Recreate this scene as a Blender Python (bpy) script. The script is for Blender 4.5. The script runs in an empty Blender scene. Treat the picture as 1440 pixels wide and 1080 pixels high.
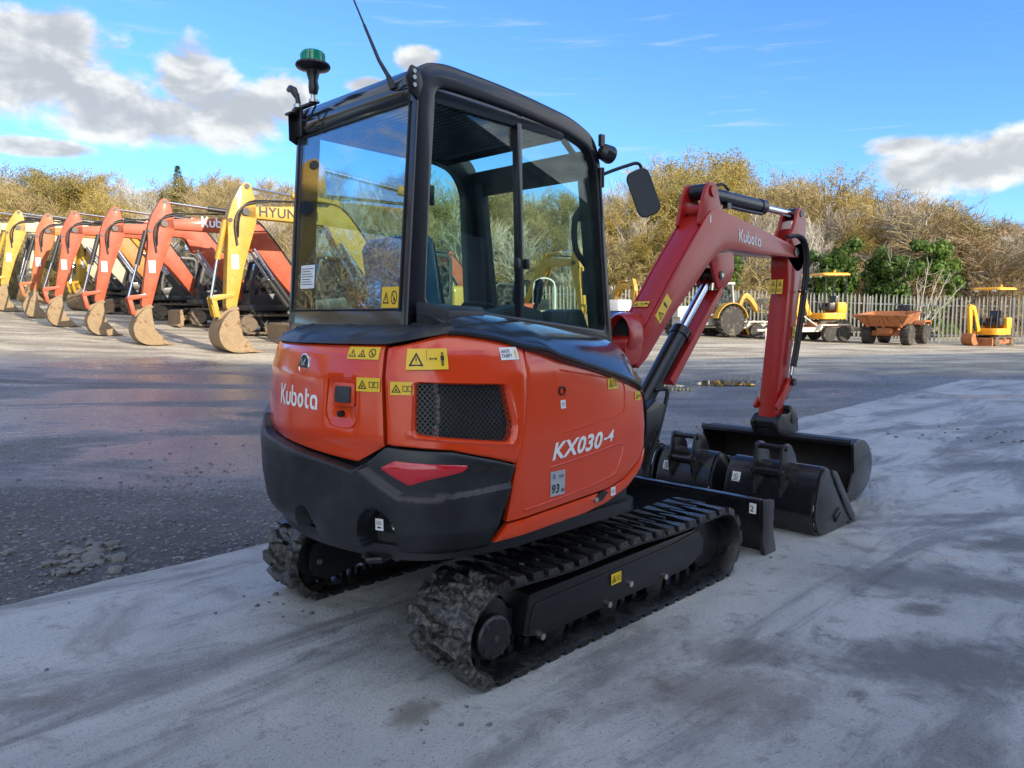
import bpy, bmesh, math, random
import numpy as np
from mathutils import Vector, Matrix, Euler
R = math.radians
scene = bpy.context.scene
col = scene.collection

# ------------------------------------------------------------------ camera
YAW, PITCH, ROLL, FPX = .7993, .0964, -.0056, 1066.5
CAM = (-2.772, -2.899, 1.46)
_fw = Vector((math.cos(YAW)*math.cos(PITCH), math.sin(YAW)*math.cos(PITCH), -math.sin(PITCH)))
_r = Vector((math.sin(YAW), -math.cos(YAW), 0)); _u = _r.cross(_fw)
_rr = _r*math.cos(ROLL) + _u*math.sin(ROLL); _uu = -_r*math.sin(ROLL) + _u*math.cos(ROLL)
cd = bpy.data.cameras.new('camera'); camera = bpy.data.objects.new('camera', cd); col.objects.link(camera)
camera.matrix_world = Matrix(((_rr.x, _uu.x, -_fw.x, CAM[0]), (_rr.y, _uu.y, -_fw.y, CAM[1]), (_rr.z, _uu.z, -_fw.z, CAM[2]), (0, 0, 0, 1)))
cd.sensor_width = 36; cd.lens = FPX/1440*36; cd.clip_start = .05; cd.clip_end = 3000
scene.camera = camera

# ------------------------------------------------------------------ light
SUN_EL, SUN_HEAD = R(18), R(-90)          # heading measured from +x, the sun stands behind the camera on the right
EXPOSURE = 1.3
scene.view_settings.view_transform = 'Standard'; scene.view_settings.look = 'None'
scene.view_settings.gamma = 1; scene.view_settings.exposure = EXPOSURE; scene.view_settings.use_curve_mapping = False
sd = bpy.data.lights.new('sun', 'SUN'); sd.energy = 3.0; sd.angle = R(.53); sd.color = (1, .87, .68)
sun = bpy.data.objects.new('sun', sd); col.objects.link(sun)
_sd = Vector((math.cos(SUN_EL)*math.cos(SUN_HEAD), math.cos(SUN_EL)*math.sin(SUN_HEAD), math.sin(SUN_EL)))
sun.rotation_euler = _sd.to_track_quat('Z', 'Y').to_euler(); sun.location = (0, -30, 30)

world = bpy.data.worlds.new('World'); scene.world = world; world.use_nodes = True
class NT:
    """small helper to wire shader nodes"""
    def __init__(s, tree): s.t = tree; s.n = tree.nodes; s.l = tree.links
    def node(s, typ, **kw):
        n = s.n.new(typ)
        for k, v in kw.items():
            if k.startswith('i_'):
                key = k[2:]; key = int(key) if key.isdigit() else key
                s.set(n.inputs[key], v)
            else: setattr(n, k, v)
        return n
    def set(s, inp, v):
        if isinstance(v, bpy.types.NodeSocket): s.l.new(v, inp)
        else: inp.default_value = v
    def math(s, op, a, b=0., c=None, clamp=False):
        n = s.n.new('ShaderNodeMath'); n.operation = op; n.use_clamp = clamp
        s.set(n.inputs[0], a); s.set(n.inputs[1], b)
        if c is not None: s.set(n.inputs[2], c)
        return n.outputs[0]
    def vmath(s, op, a, b=(0, 0, 0), scale=None):
        n = s.n.new('ShaderNodeVectorMath'); n.operation = op
        s.set(n.inputs[0], a); s.set(n.inputs[1], b)
        if scale is not None: s.set(n.inputs['Scale'], scale)
        return n.outputs['Value'] if op in ('LENGTH', 'DOT_PRODUCT') else n.outputs[0]
    def mix(s, f, a, b, typ='MIX'):
        n = s.n.new('ShaderNodeMix'); n.data_type = 'RGBA'; n.blend_type = typ; n.clamp_factor = True
        s.set(n.inputs[0], f); s.set(n.inputs[6], a if isinstance(a, bpy.types.NodeSocket) else (*a[:3], 1)); s.set(n.inputs[7], b if isinstance(b, bpy.types.NodeSocket) else (*b[:3], 1))
        return n.outputs[2]
    def noise(s, vec, scale, detail=4, rough=.55, dist=0., dim='3D'):
        n = s.n.new('ShaderNodeTexNoise'); n.noise_dimensions = dim
        if vec is not None: s.l.new(vec, n.inputs['Vector'])
        n.inputs['Scale'].default_value = scale; n.inputs['Detail'].default_value = detail
        n.inputs['Roughness'].default_value = rough; n.inputs['Distortion'].default_value = dist
        return n.outputs[0]
    def ramp(s, v, lo, hi, a=0., b=1., smooth=True):
        n = s.n.new('ShaderNodeMapRange'); n.interpolation_type = 'SMOOTHSTEP' if smooth else 'LINEAR'
        s.set(n.inputs[0], v); n.inputs[1].default_value = lo; n.inputs[2].default_value = hi
        n.inputs[3].default_value = a; n.inputs[4].default_value = b
        return n.outputs[0]

W = NT(world.node_tree); W.n.clear()
sky = W.node('ShaderNodeTexSky', sky_type='NISHITA', sun_disc=False, sun_elevation=SUN_EL, sun_rotation=R(180), altitude=50, air_density=1.0, dust_density=.15, ozone_density=2.5)
tc = W.node('ShaderNodeTexCoord')
sep = W.node('ShaderNodeSeparateXYZ', i_0=tc.outputs['Generated'])
az = W.math('ARCTAN2', sep.outputs[1], sep.outputs[0]); el = W.math('ARCSINE', sep.outputs[2])
# cumulus banks standing over the yard: (heading, elevation, half width, half height), radians
CLOUDS = [(1.349, 0.26, 0.118, 0.067), (1.286, 0.239, 0.094, 0.049), (1.337, 0.296, 0.072, 0.033), (1.183, 0.269, 0.056, 0.044), (1.139, 0.23, 0.087, 0.043), (1.247, 0.221, 0.133, 0.037), (1.076, 0.25, 0.045, 0.038), (1.354, 0.18, 0.075, 0.012), (0.916, 0.305, 0.032, 0.021), (0.972, 0.274, 0.048, 0.013), (0.288, 0.157, 0.117, 0.039), (0.222, 0.16, 0.069, 0.035), (0.328, 0.183, 0.052, 0.017)]
pos = W.node('ShaderNodeCombineXYZ', i_0=W.math('MULTIPLY', az, 5.), i_1=W.math('MULTIPLY', el, 8.)).outputs[0]
warp = W.noise(pos, 2.2, 2, .5)
base = -3.
for a, e, ra, re in CLOUDS:
    v = W.node('ShaderNodeCombineXYZ', i_0=W.math('MULTIPLY', W.math('SUBTRACT', az, a), 1/ra), i_1=W.math('MULTIPLY', W.math('SUBTRACT', el, e), 1/re)).outputs[0]
    base = W.math('SUBTRACT', 1., W.vmath('LENGTH', v)) if base == -3. else W.math('MAXIMUM', base, W.math('SUBTRACT', 1., W.vmath('LENGTH', v)))
# the same kind of broken cloud over the rest of the sky (away from the view)
rest = W.noise(W.node('ShaderNodeCombineXYZ', i_0=W.math('MULTIPLY', sep.outputs[0], 2.), i_1=W.math('MULTIPLY', sep.outputs[1], 2.), i_2=W.math('MULTIPLY', sep.outputs[2], 5.)).outputs[0], 1.1, 3, .5)
away = W.ramp(W.math('ABSOLUTE', W.math('SUBTRACT', W.math('MODULO', W.math('ADD', W.math('SUBTRACT', az, YAW), 9.4248), 6.2832), 3.1416)), .62, 1.0)
base = W.math('MAXIMUM', base, W.math('ADD', W.math('MULTIPLY', W.math('SUBTRACT', rest, .44), 4.), W.math('MULTIPLY', W.math('SUBTRACT', away, 1.), 4.)))
f1 = W.noise(pos, 3.0, 7, .56, .25)
pos2 = W.vmath('ADD', pos, (-.05, .13, 0))
f2 = W.noise(pos2, 3.0, 5, .56, .25)
dens = W.math('ADD', base, W.math('MULTIPLY', W.math('SUBTRACT', f1, .5), 1.55))
alpha = W.ramp(dens, .0, .46)
lit = W.math('ADD', W.math('MULTIPLY', W.math('SUBTRACT', f1, f2), 3.2), W.math('MULTIPLY', W.math('SUBTRACT', .62, dens), .75))
lit = W.ramp(lit, -.35, .75)
toward = W.ramp(W.vmath('DOT_PRODUCT', tc.outputs['Generated'], tuple(_sd)), -.35, .9, 1., 2.9)      # clouds nearer the sun are brighter
cloud = W.vmath('SCALE', W.mix(lit, (1.52, 1.60, 1.64), (2.72, 2.74, 2.62)), (0, 0, 0), toward)
# thin high streaks
st = W.noise(W.node('ShaderNodeCombineXYZ', i_0=W.math('MULTIPLY', az, 3.), i_1=W.math('MULTIPLY', el, 40.)).outputs[0], 1.6, 5, .6, .4)
cir = W.math('MULTIPLY', W.ramp(st, .56, .80), .5)
skyb = W.vmath('MULTIPLY', sky.outputs[0], (.36, .56, .86))
skyc = W.mix(cir, skyb, (2.2, 2.4, 2.7))
skyc = W.mix(W.math('MULTIPLY', alpha, .95), skyc, cloud)
bg = W.node('ShaderNodeBackground', i_0=skyc, i_1=.15)
out = W.node('ShaderNodeOutputWorld', i_0=bg.outputs[0])

# ------------------------------------------------------------------ materials
MATS = {}
def mat(name):
    m = bpy.data.materials.new(name); m.use_nodes = True
    t = NT(m.node_tree); t.n.clear(); MATS[name] = m
    return m, t
def finish(t, bsdf): t.node('ShaderNodeOutputMaterial', i_0=bsdf)
def bump(t, h, dist=.01, strength=.5):
    return t.node('ShaderNodeBump', i_Height=h, i_Distance=dist, i_Strength=strength).outputs[0]
def coords(t, kind='Object'): return t.node('ShaderNodeTexCoord').outputs[kind]

def paint(name, c, rough=.32, coat=.35, grime=.0, gcol=(.16, .12, .08), metal=0., fade=.06, spec=.5, gs=3., bs=0., rnd=0., zdirt=None, rv=.14):
    m, t = mat(name); co = coords(t)
    n1 = t.noise(co, gs, 6, .62); n2 = t.noise(co, gs*9, 4, .6)
    base = t.mix(t.ramp(n1, .35, .7), c, tuple(min(1, x*(1+fade*3)+fade*.12) for x in c))
    if rnd:
        ri = t.node('ShaderNodeObjectInfo').outputs['Random']
        base = t.mix(t.math('MULTIPLY', ri, rnd), base, (c[0]*.55, c[1]*.6, c[2]*.7))
    g = None
    if grime > 0:
        g = t.ramp(t.math('ADD', n1, t.math('MULTIPLY', t.math('SUBTRACT', n2, .5), .5)), .74-grime*.6, .86-grime*.35)
        if zdirt:
            zz = t.node('ShaderNodeSeparateXYZ', i_0=co).outputs[2]
            g = t.math('MAXIMUM', g, t.math('MULTIPLY', t.ramp(t.math('ADD', zz, t.math('MULTIPLY', t.math('SUBTRACT', n2, .5), zdirt)), 0, zdirt, 1, 0), t.ramp(n1, .3, .6)))
        base = t.mix(g, base, gcol)
    rgh = t.math('ADD', rough-.05, t.math('MULTIPLY', n2, rv), clamp=True)
    if g is not None: rgh = t.math('ADD', rgh, t.math('MULTIPLY', g, .45), clamp=True)
    b = t.node('ShaderNodeBsdfPrincipled', **{'i_Base Color': base, 'i_Roughness': rgh, 'i_Metallic': metal, 'i_Coat Weight': coat, 'i_Coat Roughness': .08, 'i_Specular IOR Level': spec})
    if bs: t.l.new(bump(t, n2, bs, .6), b.inputs['Normal'])
    finish(t, b.outputs[0]); return m

M_ORANGE = paint('orange_paint', (.66, .050, .006), .24, .6, fade=.0, rv=.03, gs=1.2)
M_BOOM = paint('boom_paint', (.40, .015, .010), .34, .22, fade=.0, rv=.05, gs=1.5)
M_CHAR = paint('charcoal_plastic', (.009, .010, .0125), .40, .0, grime=.12, gcol=(.05, .052, .055), fade=.1, gs=5, bs=.0006, spec=.5)
M_CAP = paint('gloss_grey_plastic', (.022, .027, .034), .2, .75, fade=.0, rv=.03)
M_SILL = paint('rear_sill_paint', (.05, .048, .045), .22, .5, fade=0, rv=.04)
M_BLACK = paint('black_paint', (.007, .007, .009), .35, .25, fade=.02)
M_CABF = paint('cab_frame_paint', (.006, .0055, .010), .28, .5, fade=.02)
M_TFRAME = paint('track_frame_paint', (.006, .006, .008), .40, .1, grime=.12, gcol=(.022, .02, .018), fade=.02)
M_BUCK = paint('bucket_black_paint', (.008, .008, .011), .27, .4, grime=.16, gcol=(.075, .062, .05), fade=.03, gs=4)
def edge_wear(m, col, r=.007):
    """bare steel showing where the paint is rubbed off the edges"""
    t = NT(m.node_tree); b = next(n for n in t.n if n.type == 'BSDF_PRINCIPLED'); co = coords(t)
    bv = t.node('ShaderNodeBevel', samples=4, i_Radius=r).outputs[0]; d = t.vmath('DOT_PRODUCT', bv, t.node('ShaderNodeNewGeometry').outputs['Normal'])
    w = t.math('MULTIPLY', t.ramp(t.math('SUBTRACT', 1., d), .01, .10), t.ramp(t.noise(co, 14, 5, .7), .40, .62))
    sc_ = t.ramp(t.noise(t.node('ShaderNodeMapping', i_0=co, i_Scale=(3, 22, 22)).outputs[0], 2.2, 5, .75), .64, .72, 0, .35)
    w = t.math('MAXIMUM', w, sc_); t.l.new(t.mix(w, b.inputs['Base Color'].links[0].from_socket, col), b.inputs['Base Color'])
edge_wear(M_BUCK, (.16, .15, .14)); edge_wear(M_TFRAME, (.05, .048, .045))
M_BUCKIN = paint('bucket_inside_primer', (.022, .017, .014), .55, .0, grime=.3, gcol=(.045, .03, .02), fade=.05, gs=6)
M_HOSE = paint('rubber_hose', (.012, .012, .013), .5, .0)
M_CHROME = paint('chrome_rod', (.75, .76, .78), .12, .0, metal=1., fade=0)
M_STEEL = paint('bright_bolt_steel', (.55, .54, .5), .35, .0, metal=1., fade=.05)
M_DARKIN = paint('dark_trim', (.03, .033, .038), .6, .0)
M_HEADLINE = paint('headliner', (.06, .065, .075), .7, .0)
M_SEAT = paint('seat_fabric', (.05, .055, .065), .85, .0, gs=14)
M_WRAP = paint('blue_plastic_wrap', (.07, .15, .27), .22, .5, fade=.1, gs=9)
M_WHITE = paint('white_print', (.80, .80, .80), .4, .0, fade=0)
M_LABELW = paint('white_label', (.74, .75, .76), .4, .1, fade=.02)
M_LABELG = paint('grey_label', (.36, .38, .41), .35, .1, fade=.02)
M_YEL = paint('yellow_label', (.78, .50, .012), .35, .2, fade=.02)
M_INKSHADE = paint('black_print_and_shade', (.013, .013, .012), .5, .0, fade=0)  # print, also the painted dark insides of vents and hose port
M_REDL = paint('red_lens', (.50, .012, .022), .10, .8, fade=.02)
M_RADI = paint('radiator', (.016, .018, .02), .6, .0, gs=20)
M_MESH = paint('wire_mesh', (.022, .022, .024), .4, .1)
# machines of the yard
M_EXO = paint('old_excavator_orange', (.36, .082, .009), .5, .08, grime=.22, gcol=(.30, .19, .10), fade=.12, rnd=.25)
M_EXR = paint('old_excavator_red', (.34, .048, .008), .5, .08, grime=.18, gcol=(.33, .20, .12), fade=.12, rnd=.2)
M_EXY = paint('old_excavator_yellow', (.42, .235, .014), .5, .08, grime=.32, gcol=(.28, .19, .09), fade=.10)
M_EXP = paint('old_excavator_pale', (.40, .36, .25), .55, .1, grime=.3, gcol=(.3, .22, .12), fade=.10)
M_EXA = paint('old_excavator_amber', (.38, .13, .011), .5, .08, grime=.3, gcol=(.28, .18, .09), fade=.10)
M_DIRTY = paint('muddy_bucket_steel', (.235, .165, .092), .8, .0, grime=.42, gcol=(.12, .06, .03), fade=.18, gs=4, bs=.01)
M_RUST = paint('rusty_orange_steel', (.34, .125, .042), .75, .0, grime=.42, gcol=(.15, .06, .028), fade=.2, gs=3)
M_MUDTRK = paint('muddy_track', (.15, .115, .08), .9, .0, grime=.5, gcol=(.07, .055, .04), fade=.15, gs=6, bs=.02)
M_TYRE = paint('tyre_rubber', (.035, .033, .03), .8, .0, grime=.35, gcol=(.22, .18, .13), fade=.05, gs=6)
M_GALV = paint('galvanised_steel', (.42, .42, .39), .5, .0, metal=.25, grime=.2, gcol=(.25, .22, .17), fade=.1, gs=2, rnd=.35)
M_CABDK = paint('yard_cab_black', (.02, .02, .022), .4, .2, grime=.2, gcol=(.10, .085, .06))
M_GREYP = paint('weathered_grey_paint', (.40, .40, .37), .6, .0, grime=.3, gcol=(.25, .21, .15), fade=.1)
M_BLUE = paint('blue_drum_plastic', (.03, .12, .42), .4, .1, fade=.05)
M_SHED = paint('shed_cladding', (.075, .085, .08), .55, .0, fade=.05)

def glass(name, tint, f0, rough=.0, dust=.0):
    """thin pane: tinted see-through with a mirror share that grows towards grazing angles (same from both faces)"""
    m, t = mat(name); g = t.node('ShaderNodeNewGeometry')
    cs = t.math('ABSOLUTE', t.vmath('DOT_PRODUCT', g.outputs['Incoming'], g.outputs['Normal']))
    f = t.math('ADD', f0, t.math('MULTIPLY', 1-f0, t.math('POWER', t.math('SUBTRACT', 1., cs, clamp=True), 5.)), clamp=True)
    tr = t.node('ShaderNodeBsdfTransparent', i_0=(*tint, 1)); gl = t.node('ShaderNodeBsdfGlossy', i_0=(.95, .97, 1, 1), i_Roughness=rough)
    mx = t.node('ShaderNodeMixShader', i_0=f, i_1=tr.outputs[0], i_2=gl.outputs[0])
    o = mx.outputs[0]
    if dust:
        n = t.noise(coords(t), 5, 5, .6)
        df = t.node('ShaderNodeBsdfDiffuse', i_0=(.5, .5, .5, 1))
        o = t.node('ShaderNodeMixShader', i_0=t.math('MULTIPLY', t.ramp(n, .35, .8), dust), i_1=o, i_2=df.outputs[0]).outputs[0]
    finish(t, o); return m
M_GLS = glass('green_tinted_glass', (.78, .90, .86), .035, dust=.03)
M_GLR = glass('coated_rear_glass', (.74, .86, .92), .15, dust=.02)
M_GLF = glass('front_glass', (.90, .95, .93), .03, dust=.02)
M_GLY = glass('yard_cab_glass', (.40, .46, .46), .08, dust=.2)
m, t = mat('green_lens')
b = t.node('ShaderNodeBsdfPrincipled', **{'i_Base Color': (.015, .42, .22, 1), 'i_Roughness': .08, 'i_Transmission Weight': .35, 'i_Coat Weight': .5}); finish(t, b.outputs[0]); M_GREEN = m

# rubber of the main machine's tracks, wet on the flats, caked with mud at the back
m, t = mat('wet_track_rubber'); co = coords(t)
xx = t.node('ShaderNodeSeparateXYZ', i_0=co).outputs[0]
n1 = t.noise(co, 9, 6, .65); n2 = t.noise(co, 42, 5, .6)
mud = t.ramp(t.math('ADD', t.math('MULTIPLY', xx, -1.15), t.math('MULTIPLY', t.math('SUBTRACT', n1, .5), 1.7)), .86, 1.12)
specks = t.ramp(n2, .62, .74)
c_ = t.mix(t.math('MULTIPLY', specks, .5), (.007, .007, .008), (.05, .048, .045))
c_ = t.mix(mud, c_, t.mix(t.ramp(n2, .40, .66), (.012, .011, .010), (.115, .105, .092)))
b = t.node('ShaderNodeBsdfPrincipled', **{'i_Base Color': c_, 'i_Roughness': t.math('ADD', t.ramp(n1, .35, .62, .16, .5), t.math('MULTIPLY', mud, .12), clamp=True), 'i_Specular IOR Level': .6})
t.l.new(bump(t, t.math('ADD', n1, n2), .006, .6), b.inputs['Normal']); finish(t, b.outputs[0]); M_TRACK = m

# concrete pad
m, t = mat('damp_concrete'); co = coords(t)
sx = t.node('ShaderNodeMapping', i_0=co, i_Scale=(.30, 1.5, 1)).outputs[0]; sx.node.inputs['Rotation'].default_value = (0, 0, R(12))
n1 = t.noise(co, .7, 6, .62, .5); n2 = t.noise(sx, 1.3, 7, .68, .7); n3 = t.noise(co, 62, 4, .75); n4 = t.noise(co, 170, 3, .65)
n5 = t.noise(co, 1.1, 6, .62, .9); n6 = t.noise(co, 6.5, 7, .72, .3)
pit = t.node('ShaderNodeTexVoronoi', i_Vector=co, i_Scale=95.); pitc = t.node('ShaderNodeSeparateColor', i_0=pit.outputs['Color']).outputs[0]
c_ = t.mix(t.ramp(n1, .36, .64), (.35, .367, .373), (.475, .49, .49))
c_ = t.mix(t.math('MULTIPLY', t.ramp(n2, .47, .62), .70), c_, (.115, .115, .118))
c_ = t.mix(t.math('MULTIPLY', t.ramp(n5, .56, .68), .55), c_, (.15, .128, .10))
c_ = t.mix(t.math('MULTIPLY', t.ramp(n6, .56, .70), .5), c_, (.46, .46, .45))
c_ = t.mix(t.math('MULTIPLY', t.ramp(n6, .46, .34), .45), c_, (.12, .12, .12))
# grit: dark pits and pale grains
c_ = t.mix(t.ramp(n3, .56, .70, 0, .75), c_, (.085, .085, .085))
c_ = t.mix(t.ramp(n4, .57, .68, 0, .7), c_, (.56, .56, .54))
c_ = t.mix(t.math('MULTIPLY', t.ramp(pitc, .80, .86), t.ramp(pit.outputs['Distance'], .30, .12)), c_, (.03, .03, .03))
# track marks and stains left on it, plus a darker patch under the machine
def stain(cx, cy, rx, ry, ang=0.):
    mp = t.node('ShaderNodeMapping', vector_type='TEXTURE', i_0=co, i_Location=(cx, cy, 0), i_Rotation=(0, 0, R(ang)), i_Scale=(rx, ry, 1)).outputs[0]
    fl = t.vmath('MULTIPLY', mp, (1, 1, 0))
    return t.ramp(t.math('ADD', t.vmath('LENGTH', fl), t.math('MULTIPLY', t.math('SUBTRACT', n6, .5), 1.6)), .25, 1.05, 1, 0)
wet = t.math('MULTIPLY', t.ramp(t.math('ADD', n2, t.math('MULTIPLY', t.math('SUBTRACT', n1, .5), .7)), .50, .70), t.ramp(t.node('ShaderNodeSeparateXYZ', i_0=co).outputs[0], .5, 4., .15, .8))
for s_, cc, k, w_ in [((-1.2,-.75,.16,.10,20),(.13,.115,.09),.75,0),((-.2,-.2,1.2,.6,0),(.09,.08,.07),.45,0),((2.6,-1.75,.45,.20,-40),(.085,.075,.06),.75,.3),((1.75,-2.0,.4,.2,-50),(.07,.062,.052),.7,.7),((1.15,-1.72,.18,.11,-40),(.08,.07,.055),.8,.2),((-.25,-1.5,.5,.3,-40),(.13,.11,.085),.55,0),((1.1,-2.25,.3,.1,-45),(.06,.06,.062),.6,.8),((2.3,-2.2,.5,.14,-45),(.20,.20,.21),.3,1.),((2.05,-1.55,.5,.12,-45),(.22,.22,.23),.2,.9),((3.2,-1.4,1.4,.10,-42),(.10,.095,.09),.55,.3),((2.6,-1.1,1.2,.10,-38),(.09,.085,.085),.5,.3),((9.,-1.2,3.,.22,-30),(.11,.10,.09),.55,.4),((8.,-.1,2.4,.2,-25),(.10,.09,.08),.55,.4),((11.5,.6,3.,.5,-40),(.14,.14,.145),.4,1.),((.6,-2.0,.75,.38,-48),(.075,.07,.062),.8,.35),((1.6,-1.6,.8,.35,-45),(.09,.085,.078),.7,.3),((3.2,-2.2,1.0,.4,-45),(.085,.08,.075),.65,.4),((5.2,-1.0,1.2,.3,-38),(.12,.115,.11),.6,.3),((.1,-1.35,.35,.2,-40),(.11,.10,.09),.6,0),((6.3,-1.7,2.,.15,-36),(.10,.095,.09),.5,.3)]:
    q = stain(*s_); c_ = t.mix(t.math('MULTIPLY', q, k), c_, cc)
    if w_: wet = t.math('MAXIMUM', wet, t.math('MULTIPLY', q, w_))
rg = t.math('ADD', t.ramp(wet, 0, 1, .56, .22), t.math('MULTIPLY', t.math('SUBTRACT', n3, .5), .35), clamp=True)
b = t.node('ShaderNodeBsdfPrincipled', **{'i_Base Color': c_, 'i_Roughness': rg, 'i_Specular IOR Level': .5})
t.l.new(bump(t, t.math('ADD', t.math('MULTIPLY', n3, 1.), t.math('ADD', t.math('MULTIPLY', n4, .5), t.math('MULTIPLY', n6, 1.5))), .012, .8), b.inputs['Normal']); finish(t, b.outputs[0]); M_CONC = m

# yard: crushed stone and worn tarmac, wet films lying in the ruts
m, t = mat('wet_yard'); co = coords(t)
lat = t.node('ShaderNodeMapping', i_0=co, i_Rotation=(0, 0, R(44))).outputs[0]     # ruts run along the yard
ln = t.node('ShaderNodeMapping', i_0=lat, i_Scale=(.22, .75, 1)).outputs[0]
n1 = t.noise(co, .4, 6, .6, .3); n2 = t.noise(ln, .62, 7, .66, .8); n3 = t.noise(co, 9, 6, .75); n4 = t.noise(co, 60, 3, .7); n5 = t.noise(ln, 1.6, 7, .68, .4)
v1 = t.node('ShaderNodeTexVoronoi', i_Vector=co, i_Scale=48.); v2 = t.node('ShaderNodeTexVoronoi', i_Vector=co, i_Scale=105.)
g1 = t.node('ShaderNodeSeparateColor', i_0=v1.outputs['Color']).outputs[0]; g2 = t.node('ShaderNodeSeparateColor', i_0=v2.outputs['Color']).outputs[1]
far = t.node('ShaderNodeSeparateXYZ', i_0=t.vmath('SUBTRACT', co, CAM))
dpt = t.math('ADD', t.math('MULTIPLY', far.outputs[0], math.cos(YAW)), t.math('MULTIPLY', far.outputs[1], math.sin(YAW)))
sunlit_gravel = t.ramp(t.math('ADD', dpt, t.math('MULTIPLY', t.math('SUBTRACT', n1, .5), 10.)), 15.5, 20)      # loose stone by the machines, paler and warmer to paint in the sunlit strip
c_ = t.mix(t.ramp(n1, .35, .65), (.095, .094, .095), (.175, .170, .164))
c_ = t.mix(sunlit_gravel, c_, t.mix(t.ramp(n5, .40, .60), (.29, .25, .185), (.58, .51, .385)))
stone_ = t.math('ADD', t.math('MULTIPLY', t.math('POWER', g1, 2.2), .55), t.math('MULTIPLY', t.math('POWER', g2, 1.6), .65))
c_ = t.mix(.75, c_, t.vmath('SCALE', c_, (0, 0, 0), t.math('ADD', .42, t.math('MULTIPLY', stone_, 1.75))))
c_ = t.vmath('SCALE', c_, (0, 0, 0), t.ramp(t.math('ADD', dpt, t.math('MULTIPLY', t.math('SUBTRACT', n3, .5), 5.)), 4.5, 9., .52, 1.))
c_ = t.mix(t.ramp(g1, .93, .97, 0, .6), c_, (.36, .35, .33))
c_ = t.mix(t.ramp(n3, .55, .75, 0, .6), c_, (.05, .048, .047))
wet = t.math('MULTIPLY', t.ramp(n2, .36, .56), t.ramp(sunlit_gravel, 0, 1, 1, .10))
wet = t.math('MULTIPLY', wet, t.ramp(dpt, 4.5, 7.5))
c_ = t.mix(t.math('MULTIPLY', wet, .4), c_, (.06, .06, .062))
rg = t.math('ADD', t.ramp(wet, 0, 1, .72, .24), t.math('MULTIPLY', t.math('SUBTRACT', n3, .5), .30), clamp=True)
b = t.node('ShaderNodeBsdfPrincipled', **{'i_Base Color': c_, 'i_Roughness': rg, 'i_Specular IOR Level': .5})
hh = t.math('MULTIPLY', t.math('ADD', t.math('MULTIPLY', n3, .9), t.math('ADD', t.math('MULTIPLY', v2.outputs['Distance'], -.6), t.math('MULTIPLY', v1.outputs['Distance'], -.7))), t.ramp(wet, 0, 1, 1, .2))
t.l.new(bump(t, hh, .02, .75), b.inputs['Normal']); finish(t, b.outputs[0]); M_YARD = m

m, t = mat('stone_grey'); n = t.noise(coords(t), 22, 4, .6); ri = t.node('ShaderNodeObjectInfo').outputs['Random']
b = t.node('ShaderNodeBsdfPrincipled', **{'i_Base Color': t.mix(n, (.06, .058, .056), (.24, .235, .225)), 'i_Roughness': .75}); finish(t, b.outputs[0]); M_STONE = m

def foliage(name, c1, c2, rough=.6, trans=.25, sc=.9):
    m, t = mat(name); co = t.node('ShaderNodeNewGeometry').outputs['Position']
    n = t.noise(co, sc, 4, .6); ri = t.node('ShaderNodeObjectInfo').outputs['Random']; isl = t.node('ShaderNodeNewGeometry').outputs['Random Per Island']
    f = t.math('ADD', t.math('MULTIPLY', n, .5), t.math('ADD', t.math('MULTIPLY', ri, .35), t.math('MULTIPLY', t.math('SUBTRACT', isl, .5), .3)), clamp=True)
    c = t.mix(t.ramp(f, .15, .85, smooth=False), c1, c2)
    d = t.node('ShaderNodeBsdfPrincipled', **{'i_Base Color': c, 'i_Roughness': rough, 'i_Specular IOR Level': .3})
    if trans:
        tr = t.node('ShaderNodeBsdfTranslucent', i_0=c)
        o = t.node('ShaderNodeMixShader', i_0=trans, i_1=d.outputs[0], i_2=tr.outputs[0]).outputs[0]
    else: o = d.outputs[0]
    finish(t, o); return m
M_TWIG = foliage('bare_twigs', (.25, .19, .085), (.50, .39, .20), .8, 0)
M_TWIGP = foliage('pale_bare_twigs', (.36, .33, .27), (.62, .57, .48), .8, 0)
M_TWIGR = foliage('russet_twigs', (.27, .19, .105), (.46, .34, .19), .8, 0)
M_BARK = foliage('bark', (.17, .145, .115), (.42, .37, .30), .85, 0, 2.)
M_LEAFY = foliage('olive_yellow_leaves', (.20, .18, .05), (.42, .34, .10))
M_LEAFG = foliage('golden_leaves', (.33, .245, .045), (.55, .41, .085))
M_IVY = foliage('ivy_leaves', (.04, .085, .018), (.20, .32, .06), .45, .4)
m, t = mat('puddle_water'); n = t.noise(coords(t), 3, 3, .5); b = t.node('ShaderNodeBsdfPrincipled', **{'i_Base Color': (.035, .033, .028, 1), 'i_Roughness': .03, 'i_Specular IOR Level': .5}); t.l.new(bump(t, n, .004, .15), b.inputs['Normal']); finish(t, b.outputs[0]); M_PUDDLE = m
M_GRASS = foliage('grass_blades', (.05, .07, .02), (.17, .18, .05))
m, t = mat('hillside_litter'); co = coords(t); n = t.noise(co, .4, 8, .7); n2 = t.noise(co, 3, 5, .7)
c_ = t.mix(t.ramp(n, .35, .65), (.11, .075, .035), (.21, .15, .07)); c_ = t.mix(t.math('MULTIPLY', n2, .5), c_, (.06, .06, .025))
b = t.node('ShaderNodeBsdfPrincipled', **{'i_Base Color': c_, 'i_Roughness': .95}); finish(t, b.outputs[0]); M_HILL = m

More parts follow.
